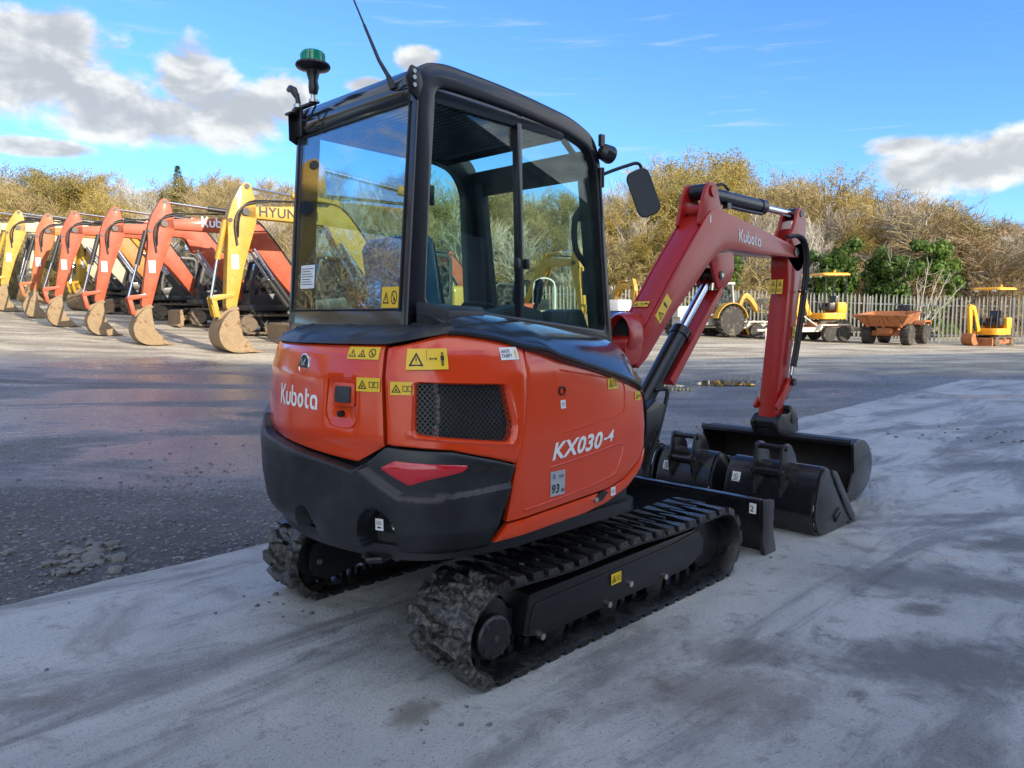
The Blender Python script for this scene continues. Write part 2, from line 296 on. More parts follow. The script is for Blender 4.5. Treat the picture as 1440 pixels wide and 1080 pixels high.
# ------------------------------------------------------------------ mesh helpers
class MB:
    def __init__(s): s.v = []; s.f = []; s.m = []
    def add(s, vs, fs, mi=0):
        o = len(s.v); s.v += [tuple(map(float, p)) for p in vs]; s.f += [tuple(i+o for i in f) for f in fs]; s.m += [mi]*len(fs); return s
    def box(s, c, d, rot=None, mi=0):
        x, y, z = [q/2 for q in d]; vs = [Vector(p) for p in ((-x,-y,-z),(x,-y,-z),(x,y,-z),(-x,y,-z),(-x,-y,z),(x,-y,z),(x,y,z),(-x,y,z))]
        if rot is not None:
            M = Euler(rot).to_matrix() if not isinstance(rot, Matrix) else rot
            vs = [M @ p for p in vs]
        c = Vector(c); return s.add([p+c for p in vs], [(0,3,2,1),(4,5,6,7),(0,1,5,4),(1,2,6,5),(2,3,7,6),(3,0,4,7)], mi)
    def hexa(s, b, t_, mi=0):      # two quads
        return s.add(list(b)+list(t_), [(3,2,1,0),(4,5,6,7),(0,1,5,4),(1,2,6,5),(2,3,7,6),(3,0,4,7)], mi)
    def prism(s, poly, y0, y1, axis='y', mi=0):
        """polygon in xz (axis y), xy (axis z) or yz (axis x), extruded between two values"""
        def P(a, b, h): return {'y': (a, h, b), 'z': (a, b, h), 'x': (h, a, b)}[axis]
        n = len(poly); vs = [P(a, b, y0) for a, b in poly]+[P(a, b, y1) for a, b in poly]
        fs = [tuple(range(n))[::-1], tuple(range(n, 2*n))]+[(i, (i+1) % n, n+(i+1) % n, n+i) for i in range(n)]
        return s.add(vs, fs, mi)
    def plate(s, outer, inner, y0, y1, axis='y', mi=0):
        """ring between two outlines of equal count, extruded"""
        def P(a, b, h): return {'y': (a, h, b), 'z': (a, b, h), 'x': (h, a, b)}[axis]
        n = len(outer); vs = [P(a, b, y0) for a, b in outer]+[P(a, b, y0) for a, b in inner]+[P(a, b, y1) for a, b in outer]+[P(a, b, y1) for a, b in inner]
        fs = []
        for i in range(n):
            j = (i+1) % n
            fs += [(i, j, n+j, n+i), (2*n+j, 2*n+i, 3*n+i, 3*n+j), (j, i, 2*n+i, 2*n+j), (n+i, n+j, 3*n+j, 3*n+i)]
        return s.add(vs, fs, mi)
    def loft(s, rings, closed=True, cap=True, mi=0):
        n = len(rings[0]); vs = [p for r in rings for p in r]; fs = []
        for k in range(len(rings)-1):
            for i in range(n if closed else n-1):
                j = (i+1) % n; fs.append((k*n+i, k*n+j, (k+1)*n+j, (k+1)*n+i))
        if cap and closed: fs += [tuple(range(n))[::-1], tuple((len(rings)-1)*n+i for i in range(n))]
        return s.add(vs, fs, mi)
    def cyl(s, p0, p1, r, r1=None, n=14, cap=True, mi=0):
        p0, p1 = Vector(p0), Vector(p1); r1 = r if r1 is None else r1
        d = (p1-p0).normalized(); a = d.orthogonal().normalized(); b = d.cross(a)
        ring = lambda c, q: [c+(a*math.cos(t)+b*math.sin(t))*q for t in [2*math.pi*i/n for i in range(n)]]
        return s.loft([ring(p0, r), ring(p1, r1)], True, cap, mi)
    def tube(s, path, r, n=8, mi=0, cap=True):
        path = [Vector(p) for p in path]; rings = []; up = None
        for i, p in enumerate(path):
            d = (path[min(i+1, len(path)-1)]-path[max(i-1, 0)]).normalized()
            a = d.orthogonal().normalized() if up is None else (up-d*up.dot(d)).normalized()
            up = a; b = d.cross(a); q = r[i] if isinstance(r, (list, tuple)) else r
            rings.append([p+(a*math.cos(2*math.pi*k/n)+b*math.sin(2*math.pi*k/n))*q for k in range(n)])
        return s.loft(rings, True, cap, mi)
    def lathe(s, prof, c, axis=(0, 0, 1), n=24, mi=0):
        d = Vector(axis).normalized(); a = d.orthogonal().normalized(); b = d.cross(a); c = Vector(c)
        return s.loft([[c+d*h+(a*math.cos(2*math.pi*k/n)+b*math.sin(2*math.pi*k/n))*r for k in range(n)] for r, h in prof], True, True, mi)
    def grid(s, pts, mi=0):
        n, m_ = len(pts), len(pts[0]); return s.add([p for row in pts for p in row], [(i*m_+j, i*m_+j+1, (i+1)*m_+j+1, (i+1)*m_+j) for i in range(n-1) for j in range(m_-1)], mi)
    def move(s, M): s.v = [tuple(M @ Vector(p)) for p in s.v]; return s
    def mesh(s, name, mats, bevel=0., seg=2, smooth=32, solid=0., recalc=True):
        me = bpy.data.meshes.new(name); bm = bmesh.new(); vs = [bm.verts.new(p) for p in s.v]
        for f, mi in zip(s.f, s.m):
            try:
                q = bm.faces.new([vs[i] for i in f]); q.material_index = mi
            except ValueError: pass
        bmesh.ops.remove_doubles(bm, verts=bm.verts, dist=1e-5)
        if recalc: bmesh.ops.recalc_face_normals(bm, faces=bm.faces)
        if solid:
            bmesh.ops.solidify(bm, geom=bm.faces[:], thickness=solid)
            bmesh.ops.recalc_face_normals(bm, faces=bm.faces)
        if bevel:
            es = [e for e in bm.edges if len(e.link_faces) == 2 and e.calc_face_angle(0) > R(28)]
            bmesh.ops.bevel(bm, geom=es, offset=bevel, segments=seg, profile=.6, affect='EDGES', clamp_overlap=True)
        bm.to_mesh(me); bm.free()
        for m_ in (mats if isinstance(mats, (list, tuple)) else [mats]): me.materials.append(m_)
        me.polygons.foreach_set('use_smooth', [True]*len(me.polygons)); me.set_sharp_from_angle(angle=R(smooth))
        return me
    def obj(s, name, mats, parent=None, bevel=0., seg=2, smooth=32, kind=None, solid=0., label=None, recalc=True):
        o = bpy.data.objects.new(name, s.mesh(name, mats, bevel, seg, smooth, solid, recalc)); col.objects.link(o)
        if parent: o.parent = parent
        if kind: o['kind'] = kind
        if label: o['label'] = label
        return o
def raw_mesh(name, V, F, mats, smooth=True, mi=None):
    """V (n,3), F (m,k) numpy, uniform face size"""
    me = bpy.data.meshes.new(name); V = np.asarray(V, np.float32); F = np.asarray(F, np.int32); k = F.shape[1]
    me.vertices.add(len(V)); me.vertices.foreach_set('co', V.ravel())
    me.loops.add(F.size); me.loops.foreach_set('vertex_index', F.ravel())
    me.polygons.add(len(F)); me.polygons.foreach_set('loop_start', np.arange(0, F.size, k, dtype=np.int32))
    if mi is not None: me.polygons.foreach_set('material_index', np.asarray(mi, np.int32))
    me.polygons.foreach_set('use_smooth', np.full(len(F), smooth))
    for m_ in (mats if isinstance(mats, (list, tuple)) else [mats]): me.materials.append(m_)
    me.update(calc_edges=True); me.validate(); return me
def link(name, me, parent=None, kind=None, loc=None, label=None):
    o = bpy.data.objects.new(name, me); col.objects.link(o)
    if parent: o.parent = parent
    if kind: o['kind'] = kind
    if loc is not None: o.location = loc
    if label: o['label'] = label
    return o
def thing(name, label, cat, loc=(0, 0, 0), rz=0., group=None, sc=1.):
    o = bpy.data.objects.new(name, None); col.objects.link(o); o.location = loc; o.rotation_euler = (0, 0, rz); o.scale = (sc,)*3
    o['label'] = label; o['category'] = cat
    if group: o['group'] = group
    return o
def tag(o, label, cat, group=None):
    o['label'] = label; o['category'] = cat
    if group: o['group'] = group
    return o
def copy_tree(o, parent=None):
    c = o.copy(); col.objects.link(c); c.parent = parent
    for ch in list(o.children): copy_tree(ch, c)
    return c

def arcp(cx, cy, r, a0, a1, n):
    return [(cx+r*math.cos(R(a0+(a1-a0)*i/(n-1))), cy+r*math.sin(R(a0+(a1-a0)*i/(n-1)))) for i in range(n)]
def roundpoly(pts, r, n=4):
    """round the corners of a closed polygon; r a number or one per corner"""
    out = []; N = len(pts)
    for i in range(N):
        p, a, b = Vector(pts[i]), Vector(pts[i-1]), Vector(pts[(i+1) % N]); q = r[i] if isinstance(r, (list, tuple)) else r
        u, v = (a-p), (b-p); l = min(q, u.length*.48, v.length*.48); u = p+u.normalized()*l; v = p+v.normalized()*l
        for k in range(n+1):
            t = k/n; out.append(tuple(u*(1-t)**2+p*2*t*(1-t)+v*t*t))
    return out
def catmull(pts, n=6):
    P = [Vector(p) for p in pts]; P = [P[0]*2-P[1]]+P+[P[-1]*2-P[-2]]; out = []
    for i in range(1, len(P)-2):
        for k in range(n):
            t = k/n; out.append(.5*((2*P[i])+(P[i+1]-P[i-1])*t+(2*P[i-1]-5*P[i]+4*P[i+1]-P[i+2])*t*t+(3*P[i]-P[i-1]-3*P[i+1]+P[i+2])*t**3))
    out.append(P[-2]); return out

# text: flat glyph meshes that can be laid on any surface
_tc = {}
def text_flat(s, size=1., shear=0., weight=0., space=1.):
    key = (s, shear, weight, space)
    if key not in _tc:
        cu = bpy.data.curves.new('t', 'FONT'); cu.body = s; cu.size = 1; cu.shear = shear; cu.offset = weight; cu.space_character = space; cu.resolution_u = 3; cu.fill_mode = 'FRONT'
        o = bpy.data.objects.new('t', cu); col.objects.link(o); bpy.context.view_layer.update()
        me = bpy.data.meshes.new_from_object(o.evaluated_get(bpy.context.evaluated_depsgraph_get()))
        V = np.array([v.co[:2] for v in me.vertices]); F = [tuple(p.vertices) for p in me.polygons]
        bpy.data.objects.remove(o); bpy.data.meshes.remove(me); bpy.data.curves.remove(cu)
        V[:, 0] -= V[:, 0].min(); V[:, 1] -= V[:, 1].min(); _tc[key] = (V, F)
    V, F = _tc[key]; return V*size, F
def ribbon(path, w, closed=False):
    P = [Vector(p) for p in path]; n = len(P); vs = []
    for i in range(n):
        a = P[i-1] if (i > 0 or closed) else P[i]; b = P[(i+1) % n] if (i < n-1 or closed) else P[i]
        d0 = (P[i]-a).normalized() if (P[i]-a).length else (b-P[i]).normalized(); d1 = (b-P[i]).normalized() if (b-P[i]).length else d0
        t = (d0+d1).normalized(); nn = Vector((-t.y, t.x)); k = w/2/max(.45, nn.dot(Vector((-d1.y, d1.x)))); vs += [tuple(P[i]+nn*k), tuple(P[i]-nn*k)]
    fs = [(2*i, 2*i+1, (2*i+3) % (2*n), (2*i+2) % (2*n)) for i in range(n if closed else n-1)]
    return vs, fs
def maker_logo():
    """the maker's rounded stencil lettering"""
    w = .155; V = []; F = []; x = 0
    o_ = lambda x0: [(x0+.21+.19*math.cos(R(a)), .34+.27*math.sin(R(a))) for a in range(0, 360, 30)]
    L = [([[(0, 0), (0, 1)], [(.50, 1), (.17, .56), (.20, .44), (.52, 0)]], .72),
         ([[(0, .66), (0, .2), (.07, .09), (.2, .07), (.32, .1), (.40, .2), (.40, .66)]], .62),
         ([[(0, 1), (0, .2), (.07, .09), (.2, .07), (.33, .09), (.40, .2), (.40, .46), (.33, .58), (.2, .6), (.13, .58)]], .62),
         ([o_(0)], .62), ([[(.08, .92), (.08, .2), (.14, .09), (.3, .07)], [(.18, .62), (.32, .62)]], .50),
         ([[(.28, .07), (.2, .07), (.07, .09), (0, .2), (0, .46), (.07, .58), (.2, .6), (.33, .58), (.40, .46), (.40, 0)]], .6)]
    for strokes, adv in L:
        for st_ in strokes:
            v, f = ribbon([(px+x, py) for px, py in st_], w, closed=len(st_) == 12 and adv == .62 and st_[0][1] == .34); o = len(V); V += v; F += [tuple(i+o for i in q) for q in f]
        x += adv
    return np.array(V), F
def plane_map(o, u, v, n, off=.0015):
    o, u, v, n = map(Vector, (o, u, v, n)); u.normalize(); v.normalize(); n.normalize()
    return lambda a, b, k=0: o+u*a+v*b+n*(off+k)
def lay(mb, V, F, fmap, x=0., y=0., k=0., mi=0): return mb.add([fmap(a+x, b+y, k) for a, b in V], F, mi)
def sheet(mb, fmap, w, h, n=4, k=0., mi=0): return mb.grid([[fmap(w*i/n, h*j/2, k) for j in range(3)] for i in range(n+1)], mi)
def glyph(kind):
    """black signs printed on the warning labels, in a unit square"""
    V = []; F = []
    def a(vs, fs): 
        o = len(V); V.extend(vs); F.extend([tuple(i+o for i in f) for f in fs])
    if kind in ('tri', 'trip'):
        O = [(.04, .1), (.96, .1), (.5, .92)]; I = [(.2, .19), (.8, .19), (.5, .74)]; a(O+I, [(0, 1, 4, 3), (1, 2, 5, 4), (2, 0, 3, 5)])
        if kind == 'trip': a([(.36, .26), (.64, .26), (.5, .55)], [(0, 1, 2)])
        else: a([(.47, .38), (.53, .38), (.54, .58), (.46, .58)], [(0, 1, 2, 3)]); a([(.47, .26), (.53, .26), (.53, .32), (.47, .32)], [(0, 1, 2, 3)])
    if kind == 'man':
        a([(.4, .78), (.6, .78), (.6, .96), (.4, .96)], [(0, 1, 2, 3)]); a([(.28, .4), (.72, .4), (.72, .74), (.28, .74)], [(0, 1, 2, 3)]); a([(.36, .04), (.48, .04), (.48, .39), (.36, .39)], [(0, 1, 2, 3)]); a([(.52, .04), (.64, .04), (.64, .39), (.52, .39)], [(0, 1, 2, 3)])
    if kind == 'book':
        for x in (.06, .53):
            O = [(x, .22), (x+.42, .16), (x+.42, .74), (x, .8)]; I = [(x+.06, .28), (x+.36, .23), (x+.36, .68), (x+.06, .73)]; a(O+I, [(0, 1, 5, 4), (1, 2, 6, 5), (2, 3, 7, 6), (3, 0, 4, 7)])
    if kind == 'arrow':
        a([(.24, .46), (.76, .46), (.76, .56), (.24, .56)], [(0, 1, 2, 3)]); a([(.0, .51), (.23, .3), (.23, .72)], [(0, 1, 2)]); a([(1., .51), (.77, .72), (.77, .3)], [(0, 1, 2)])
    if kind == 'ring':
        c = [(.5+.45*math.cos(R(q)), .5+.45*math.sin(R(q))) for q in range(0, 360, 30)]; v, f = ribbon(c, .1, True); a(v, f); v, f = ribbon([(.25, .75), (.75, .25)], .1); a(v, f); a([(.44, .2), (.56, .2), (.56, .55), (.44, .55)], [(0, 1, 2, 3)])
    if kind == 'bar': a([(0, .3), (1, .3), (1, .7), (0, .7)], [(0, 1, 2, 3)])
    return np.array(V), F
def sticker(parent, fmap, w, h, signs, mat_=None, label=None, name='warning_label'):
    mb = MB(); sheet(mb, fmap, w, h); st_ = mb.obj(name, mat_ or M_YEL, parent, recalc=False, label=label)
    mk = MB()
    for kind, x, y, sw, sh in signs:
        V, F = glyph(kind); lay(mk, V*np.array([sw, sh]), F, fmap, x, y, .0012)
    if signs: mk.obj('symbol', M_INKSHADE, st_, recalc=False)
    return st_

# ------------------------------------------------------------------ ground, pad, hillside
FW2 = (math.cos(YAW), math.sin(YAW)); RT2 = (math.sin(YAW), -math.cos(YAW))
def wxy(lat, d): return (CAM[0]+FW2[0]*d+RT2[0]*lat, CAM[1]+FW2[1]*d+RT2[1]*lat)
def lat_d(x, y): x -= CAM[0]; y -= CAM[1]; return x*RT2[0]+y*RT2[1], x*FW2[0]+y*FW2[1]
def gz_ld(lat, d):
    """height of the yard: flat round the pad, rising to the left and gently to the back"""
    lat, d = np.asarray(lat, float), np.asarray(d, float)
    t = np.maximum(0, d-8)*np.maximum(0, -lat-1); z = 2.9*(1-np.exp(-np.minimum(t, 900)/540))
    z = z + .045*np.clip(d-20, 0, 15)*np.clip((19-lat)/14, 0, 1)*np.clip((lat+14)/10, 0, 1)
    return z
def gz(x, y): la, d = lat_d(x, y); return float(gz_ld(la, d))
def hill_ld(lat, d):
    z = gz_ld(lat, np.minimum(d, 40)); dd = np.clip(np.asarray(d, float)-39, 0, None)
    return z + .19*dd*np.exp(-dd/110) + np.sin(np.asarray(lat)*.21+d*.1)*.25*np.clip(dd/8, 0, 1)
rng = np.random.default_rng(7)
def noise2(x, y, s):
    return sum(np.sin(x*s*a+b+2*np.sin(y*s*c+a))*np.cos(y*s*b+c+np.sin(x*s*a*.7))/k for a, b, c, k in ((1, 1.3, .7, 1), (2.3, 2.1, 1.9, 2), (4.7, 4.1, 3.6, 4)))
las = np.concatenate([np.linspace(-260, -34, 20), np.linspace(-32, 34, 133), np.linspace(36, 260, 20)])
ds = np.concatenate([np.linspace(-120, -6, 14), np.linspace(-5, 38, 87), np.linspace(39, 60, 6), np.linspace(80, 900, 10)])
LA, DD = np.meshgrid(las, ds, indexing='ij'); X = CAM[0]+FW2[0]*DD+RT2[0]*LA; Y = CAM[1]+FW2[1]*DD+RT2[1]*LA
Z = gz_ld(LA, np.minimum(DD, 40))+noise2(X, Y, .9)*.012*np.clip((np.hypot(X, Y)-3)/4, 0, 1)
Z -= .035     # the pad stands a little proud of the yard
n, m_ = LA.shape; idx = np.arange(n*m_).reshape(n, m_)
F = np.stack([idx[:-1, :-1], idx[1:, :-1], idx[1:, 1:], idx[:-1, 1:]], -1).reshape(-1, 4)
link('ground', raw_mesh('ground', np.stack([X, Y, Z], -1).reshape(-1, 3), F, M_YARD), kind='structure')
# concrete pad with a slightly broken edge
edge = []
for x in np.arange(-9, 14.6, .22):
    edge.append((x, 1.535+.012*(x+2)+(.008*math.sin(x*7)+.010*random.Random(int(x*100)).uniform(-1, 1))))
edge += [(14.75, 1.70), (15.5, .4), (18.5, -4.), (24, -13.), (30, -26), (-9, -26)]
mb = MB(); mb.prism(edge, -.14, 0, 'z'); mb.obj('concrete_pad', M_CONC, kind='structure', smooth=30)
# wooded hillside behind the fence
las = np.linspace(-170, 170, 86); ds = np.concatenate([np.linspace(38.5, 75, 26), np.linspace(80, 240, 12)])
LA, DD = np.meshgrid(las, ds, indexing='ij'); X = CAM[0]+FW2[0]*DD+RT2[0]*LA; Y = CAM[1]+FW2[1]*DD+RT2[1]*LA
Z = hill_ld(LA, DD)+.06; Z[:, 0] -= .5
n, m_ = LA.shape; idx = np.arange(n*m_).reshape(n, m_); F = np.stack([idx[:-1, :-1], idx[1:, :-1], idx[1:, 1:], idx[:-1, 1:]], -1).reshape(-1, 4)
link('hillside', raw_mesh('hillside', np.stack([X, Y, Z], -1).reshape(-1, 3), F, M_HILL), kind='structure')

# the long shed behind the photographer that shades the pad
e = Vector((.870, -.492)); nrm = Vector((-.492, -.870)); p0 = Vector((-4.08, -10.0)); L_, D_, H_ = 62, 16, 9.9
sh = thing('workshop_shed', 'long grey clad workshop shed shading the pad from behind', 'shed', (p0.x, p0.y, 0), math.atan2(e.y, e.x))
mb = MB(); mb.box((L_/2, -D_/2, H_/2-.1), (L_, D_, H_-.2)); mb.obj('wall', M_SHED, sh)
mb = MB(); mb.prism([(.05, H_-.16), (.05, H_), (-D_/2, H_+1.2), (-D_-.3, H_), (-D_-.3, H_-.16)], -.2, L_+.2, 'x'); mb.obj('roof', M_SHED, sh)
mb = MB()
for i in range(310): mb.box((.1+i*.2, .02, H_/2-.2), (.06, .04, H_-.6))
mb.obj('cladding_rib', M_SHED, sh, kind='stuff')
for k in range(3):
    mb = MB(); mb.box((9+k*18, .08, 2.4), (4.6, .08, 4.8)); dr = mb.obj('roller_door', M_GREYP, sh)

# loose stones lying on the yard by the pad edge and rubble
def stone_mesh(seed):
    r = random.Random(seed); bm = bmesh.new(); bmesh.ops.create_icosphere(bm, subdivisions=1, radius=1)
    for v in bm.verts: v.co *= r.uniform(.65, 1.15); v.co.z *= .6
    me = bpy.data.meshes.new('stone'); bm.to_mesh(me); bm.free(); V = np.array([v.co[:] for v in me.vertices]); F = np.array([p.vertices[:] for p in me.polygons]); bpy.data.meshes.remove(me); return V, F
ST = [stone_mesh(i) for i in range(6)]
Vs, Fs, o = [], [], 0
r = np.random.default_rng(3)
def scatter(num, fx, fy, smin, smax, power=3, zoff=-.035):
    global o
    for _ in range(num):
        x, y = fx(), fy(); V, F = ST[r.integers(6)]; s_ = smin+(smax-smin)*r.random()**power; a = r.random()*6.28; c, s2 = math.cos(a), math.sin(a)
        W_ = V*s_; W_ = np.stack([W_[:, 0]*c-W_[:, 1]*s2+x, W_[:, 0]*s2+W_[:, 1]*c+y, W_[:, 2]+gz(x, y)+zoff+s_*.25], -1)
        Vs.append(W_); Fs.append(F+o); o += len(V)
scatter(1500, lambda: r.uniform(-3.5, 6), lambda: 1.60+abs(r.normal(0, 2.6)), .005, .024, 3.5)
scatter(1500, lambda: r.uniform(-3, 3), lambda: 1.62+r.random()**1.6*2.8, .005, .020, 2.)
scatter(70, lambda: r.normal(-1.5, .13), lambda: r.normal(2.15, .18), .015, .055, 1.4)
scatter(16, lambda: r.normal(-1.62, .1), lambda: r.normal(2.5, .1), .012, .03, 1.4)
link('loose_stones', raw_mesh('loose_stones', np.concatenate(Vs), np.concatenate(Fs), M_STONE, smooth=False), kind='stuff')
Vs, Fs, o = [], [], 0
scatter(60, lambda: r.uniform(-2.2, 8), lambda: r.uniform(-3., 1.4), .004, .014, 3., 0.)
scatter(10, lambda: r.normal(-1.05, .12), lambda: r.normal(.62, .16), .008, .02, 1.5, 0.)
scatter(9, lambda: r.normal(-1.15, .12), lambda: r.normal(-.85, .12), .006, .018, 1.5, 0.)
scatter(40, lambda: r.uniform(6.2, 9.), lambda: r.normal(-.6, .5), .008, .03, 2., 0.)
link('grit', raw_mesh('grit', np.concatenate(Vs), np.concatenate(Fs), M_STONE, smooth=False), kind='stuff')
# grass in the wet hollow
Vs, Fs, o = [], [], 0
for k in range(700):
    if r.random() < .42: x, y = 9.55+r.normal(0, .42), 5.35+r.normal(0, .2)
    else: x, y = 10.95+r.normal(0, .62), 5.0+r.normal(0, .26)
    h = r.uniform(.015, .06); a = r.random()*6.28; w = .006; dx, dy = math.cos(a)*w, math.sin(a)*w; z = gz(x, y)-.035
    Vs.append([(x-dx, y-dy, z), (x+dx, y+dy, z), (x+r.normal(0, .03), y+r.normal(0, .03), z+h)]); Fs.append([o, o+1, o+2]); o += 3
link('grass_patch', raw_mesh('grass_patch', np.concatenate(Vs), np.array(Fs), M_GRASS, smooth=False), kind='stuff')

for cx_, cy_, ra, rb, an_ in ((9.55, 5.38, .36, .70, -46), (10.9, 5.05, .46, .62, -46)):
    pp = []; q0 = random.Random(int(cx_*10)); ph = [q0.uniform(0, 6.28) for _ in range(4)]; zz = max(gz(cx_+dx*ra*.6, cy_+dy*ra*.6) for dx in (-1, 0, 1) for dy in (-1, 0, 1))-.020
    for k in range(48):
        a = 2*math.pi*k/48; q = 1+.16*math.sin(2*a+ph[0])+.12*math.sin(3*a+ph[1])+.08*math.sin(5*a+ph[2])+.06*math.sin(9*a+ph[3]); u, v = ra*q*math.cos(a), rb*q*math.sin(a); c, s2 = math.cos(R(an_)), math.sin(R(an_)); pp.append((cx_+u*c-v*s2, cy_+u*s2+v*c, zz))
    mb = MB(); mb.add(pp, [tuple(range(48))]); mb.obj('puddle', M_PUDDLE, kind='structure', recalc=False)

# ------------------------------------------------------------------ palisade fence
f0 = np.array(wxy(31.5, 29.2)); f1 = np.array(wxy(-7, 37.4)); fl = np.linalg.norm(f1-f0); fd = (f1-f0)/fl; fz = math.atan2(fd[1], fd[0])
fence = thing('palisade_fence', 'galvanised steel palisade fence with pointed pales along the back of the yard', 'fence', (0, 0, 0))
HP = 1.98
mb = MB(); prof = [(-.034, .012), (-.018, -.012), (0, .0), (.018, -.012), (.034, .012), (.030, .017), (.016, -.004), (0, .008), (-.016, -.004), (-.030, .017)]
mb.loft([[(a, b, z) for a, b in prof] for z in (.06, HP-.16)], True, True)
mb.loft([[(a*k, b*k, z) for a, b in prof] for z, k in ((HP-.16, 1), (HP-.04, .55), (HP, .12))], True, True)
pale_me = mb.mesh('pale', M_GALV)
nP = int(fl/.166); rr = random.Random(5)
for i in range(nP):
    p = f0+fd*(i*.166); o_ = link('pale', pale_me, fence, loc=(p[0], p[1], gz(*p)-.03+rr.uniform(-.02, .02)))
    o_.rotation_euler = (rr.uniform(-.012, .012), rr.uniform(-.012, .012), fz); o_.scale = (1, 1, rr.uniform(.985, 1.015))
mbp = MB(); mbp.box((0, 0, HP/2-.05), (.05, .09, HP-.1)); post_me = mbp.mesh('post', M_GALV, .004)
ts = np.arange(0, fl, 2.75)
for i, t_ in enumerate(ts):
    p = f0+fd*t_; nn = np.array((-fd[1], fd[0]))*(-.07); o_ = link('post', post_me, fence, loc=(p[0]+nn[0], p[1]+nn[1], gz(*p)-.03)); o_.rotation_euler = (0, 0, fz)
    if i < len(ts)-1:
        q = f0+fd*min(ts[i+1], fl)
        for hh in (.32, HP-.42):
            mb = MB(); a = Vector((p[0]-fd[1]*-.03, p[1]+fd[0]*-.03, gz(*p)-.03+hh)); b = Vector((q[0]-fd[1]*-.03, q[1]+fd[0]*-.03, gz(*q)-.03+hh))
            mb.hexa([a+Vector((0, 0, -.025)), b+Vector((0, 0, -.025)), b+Vector((.03*fd[1], -.03*fd[0], -.025)), a+Vector((.03*fd[1], -.03*fd[0], -.025))], [a+Vector((0, 0, .025)), b+Vector((0, 0, .025)), b+Vector((.03*fd[1], -.03*fd[0], .025)), a+Vector((.03*fd[1], -.03*fd[0], .025))]); mb.obj('rail', M_GALV, fence)

# ------------------------------------------------------------------ trees
def grow(seed, H, spread, up, levels, kids, trunk_r, first=.25, droop=0., twig=.010, curve=.35, sub=5):
    """branching skeleton: returns list of (points, radii, level)"""
    r = np.random.default_rng(seed); out = []; trunk_r *= 1.45
    def seg(p, d, L, rad, lev):
        n = sub if lev < 2 else (4 if lev < 3 else 3); P = [p]; q = np.array(p, float); dd = np.array(d, float)
        for i in range(n):
            dd = dd+r.normal(0, curve/n**.5, 3)*(.5 if lev == 0 else 1)+np.array((0, 0, up-droop*lev))*.25; dd /= np.linalg.norm(dd); q = q+dd*L/n; P.append(q.copy())
        P = np.array(P); rd = np.linspace(rad, max(rad*(.38 if lev else .25), twig*.5), n+1); out.append((P, rd, lev))
        if lev < levels:
            k = kids[lev]
            for i in range(k):
                t = first+(1-first)*(i+r.random())/k if lev == 0 else .2+.8*(i+r.random())/k
                t = min(t, .999)*n; j = int(t); b = P[j]+(P[min(j+1, n)]-P[j])*(t-j)
                ax = P[min(j+1, n)]-P[j]; ax /= np.linalg.norm(ax); v = r.normal(0, 1, 3); v -= ax*v.dot(ax); v /= np.linalg.norm(v)
                ang = r.uniform(.45, .95)*spread; nd = ax*math.cos(ang)+v*math.sin(ang)
                seg(b, nd, L*r.uniform(.42, .68)*(1-.35*t/n if lev == 0 else 1), max(rd[j]*.55, twig), lev+1)
    seg(np.zeros(3), (r.normal(0, .05), r.normal(0, .05), 1), H*.72, trunk_r, 0); return out
def tubes(branches, sides):
    V, F, o = [], [], 0
    for P, rd, lev in branches:
        n = len(P); k = sides if lev < 2 else 3; d = np.gradient(P, axis=0); d /= np.linalg.norm(d, axis=1)[:, None]+1e-9
        a = np.cross(d, (.31, .22, .93) if abs(d[0] @ np.array((.31, .22, .93))) < .9 else (1, 0, 0)); a /= np.linalg.norm(a, axis=1)[:, None]; b = np.cross(d, a)
        th = np.arange(k)*2*np.pi/k; ring = P[:, None]+(a[:, None]*np.cos(th)[None, :, None]+b[:, None]*np.sin(th)[None, :, None])*rd[:, None, None]
        V.append(ring.reshape(-1, 3)); i, j = np.meshgrid(np.arange(n-1), np.arange(k), indexing='ij'); j2 = (j+1) % k
        F.append(np.stack([o+i*k+j, o+i*k+j2, o+(i+1)*k+j2, o+(i+1)*k+j], -1).reshape(-1, 4)); o += n*k
    return np.concatenate(V), np.concatenate(F)
def leaves(branches, minlev, per, size, seed, jitter=.25, zmin=0.):
    r = np.random.default_rng(seed); B = np.concatenate([b[0] for b in branches if b[2] >= minlev]); B = B[B[:, 2] > zmin]
    C = B[r.integers(0, len(B), per)]+r.normal(0, jitter, (per, 3)); a = r.normal(0, 1, (per, 3)); a /= np.linalg.norm(a, axis=1)[:, None]; b = r.normal(0, 1, (per, 3)); b -= a*(a*b).sum(1)[:, None]; b /= np.linalg.norm(b, axis=1)[:, None]
    s = (size*r.uniform(.5, 1.3, per))[:, None]; V = np.stack([C-a*s, C-b*s*.6, C+a*s, C+b*s*.6], 1).reshape(-1, 3); return V, np.arange(per*4).reshape(-1, 4)
def tree_proto(seed, H, spread, up, kids, trunk_r, twig_mat, leaf=None, levels=3, twig=.012, first=.25, droop=0., curve=.35, bark=None):
    br = grow(seed, H, spread, up, levels, kids, trunk_r, first, droop, twig, curve)
    V, F = tubes([b for b in br if b[2] < 2], 6); tr = raw_mesh('trunk', V, F, bark or M_BARK)
    V, F = tubes([b for b in br if b[2] >= 2], 3); mi = np.zeros(len(F), int); mats = [twig_mat]
    if leaf:
        lm, num, sz = leaf; LV, LF = leaves(br, 2, num, sz, seed+1, H*.02); F = np.concatenate([F, LF+len(V)]); V = np.concatenate([V, LV]); mi = np.concatenate([mi, np.ones(len(LF), int)]); mats.append(lm)
    top = V[:, 2].max(); return tr, raw_mesh('crown', V, F, mats, smooth=False, mi=mi), top
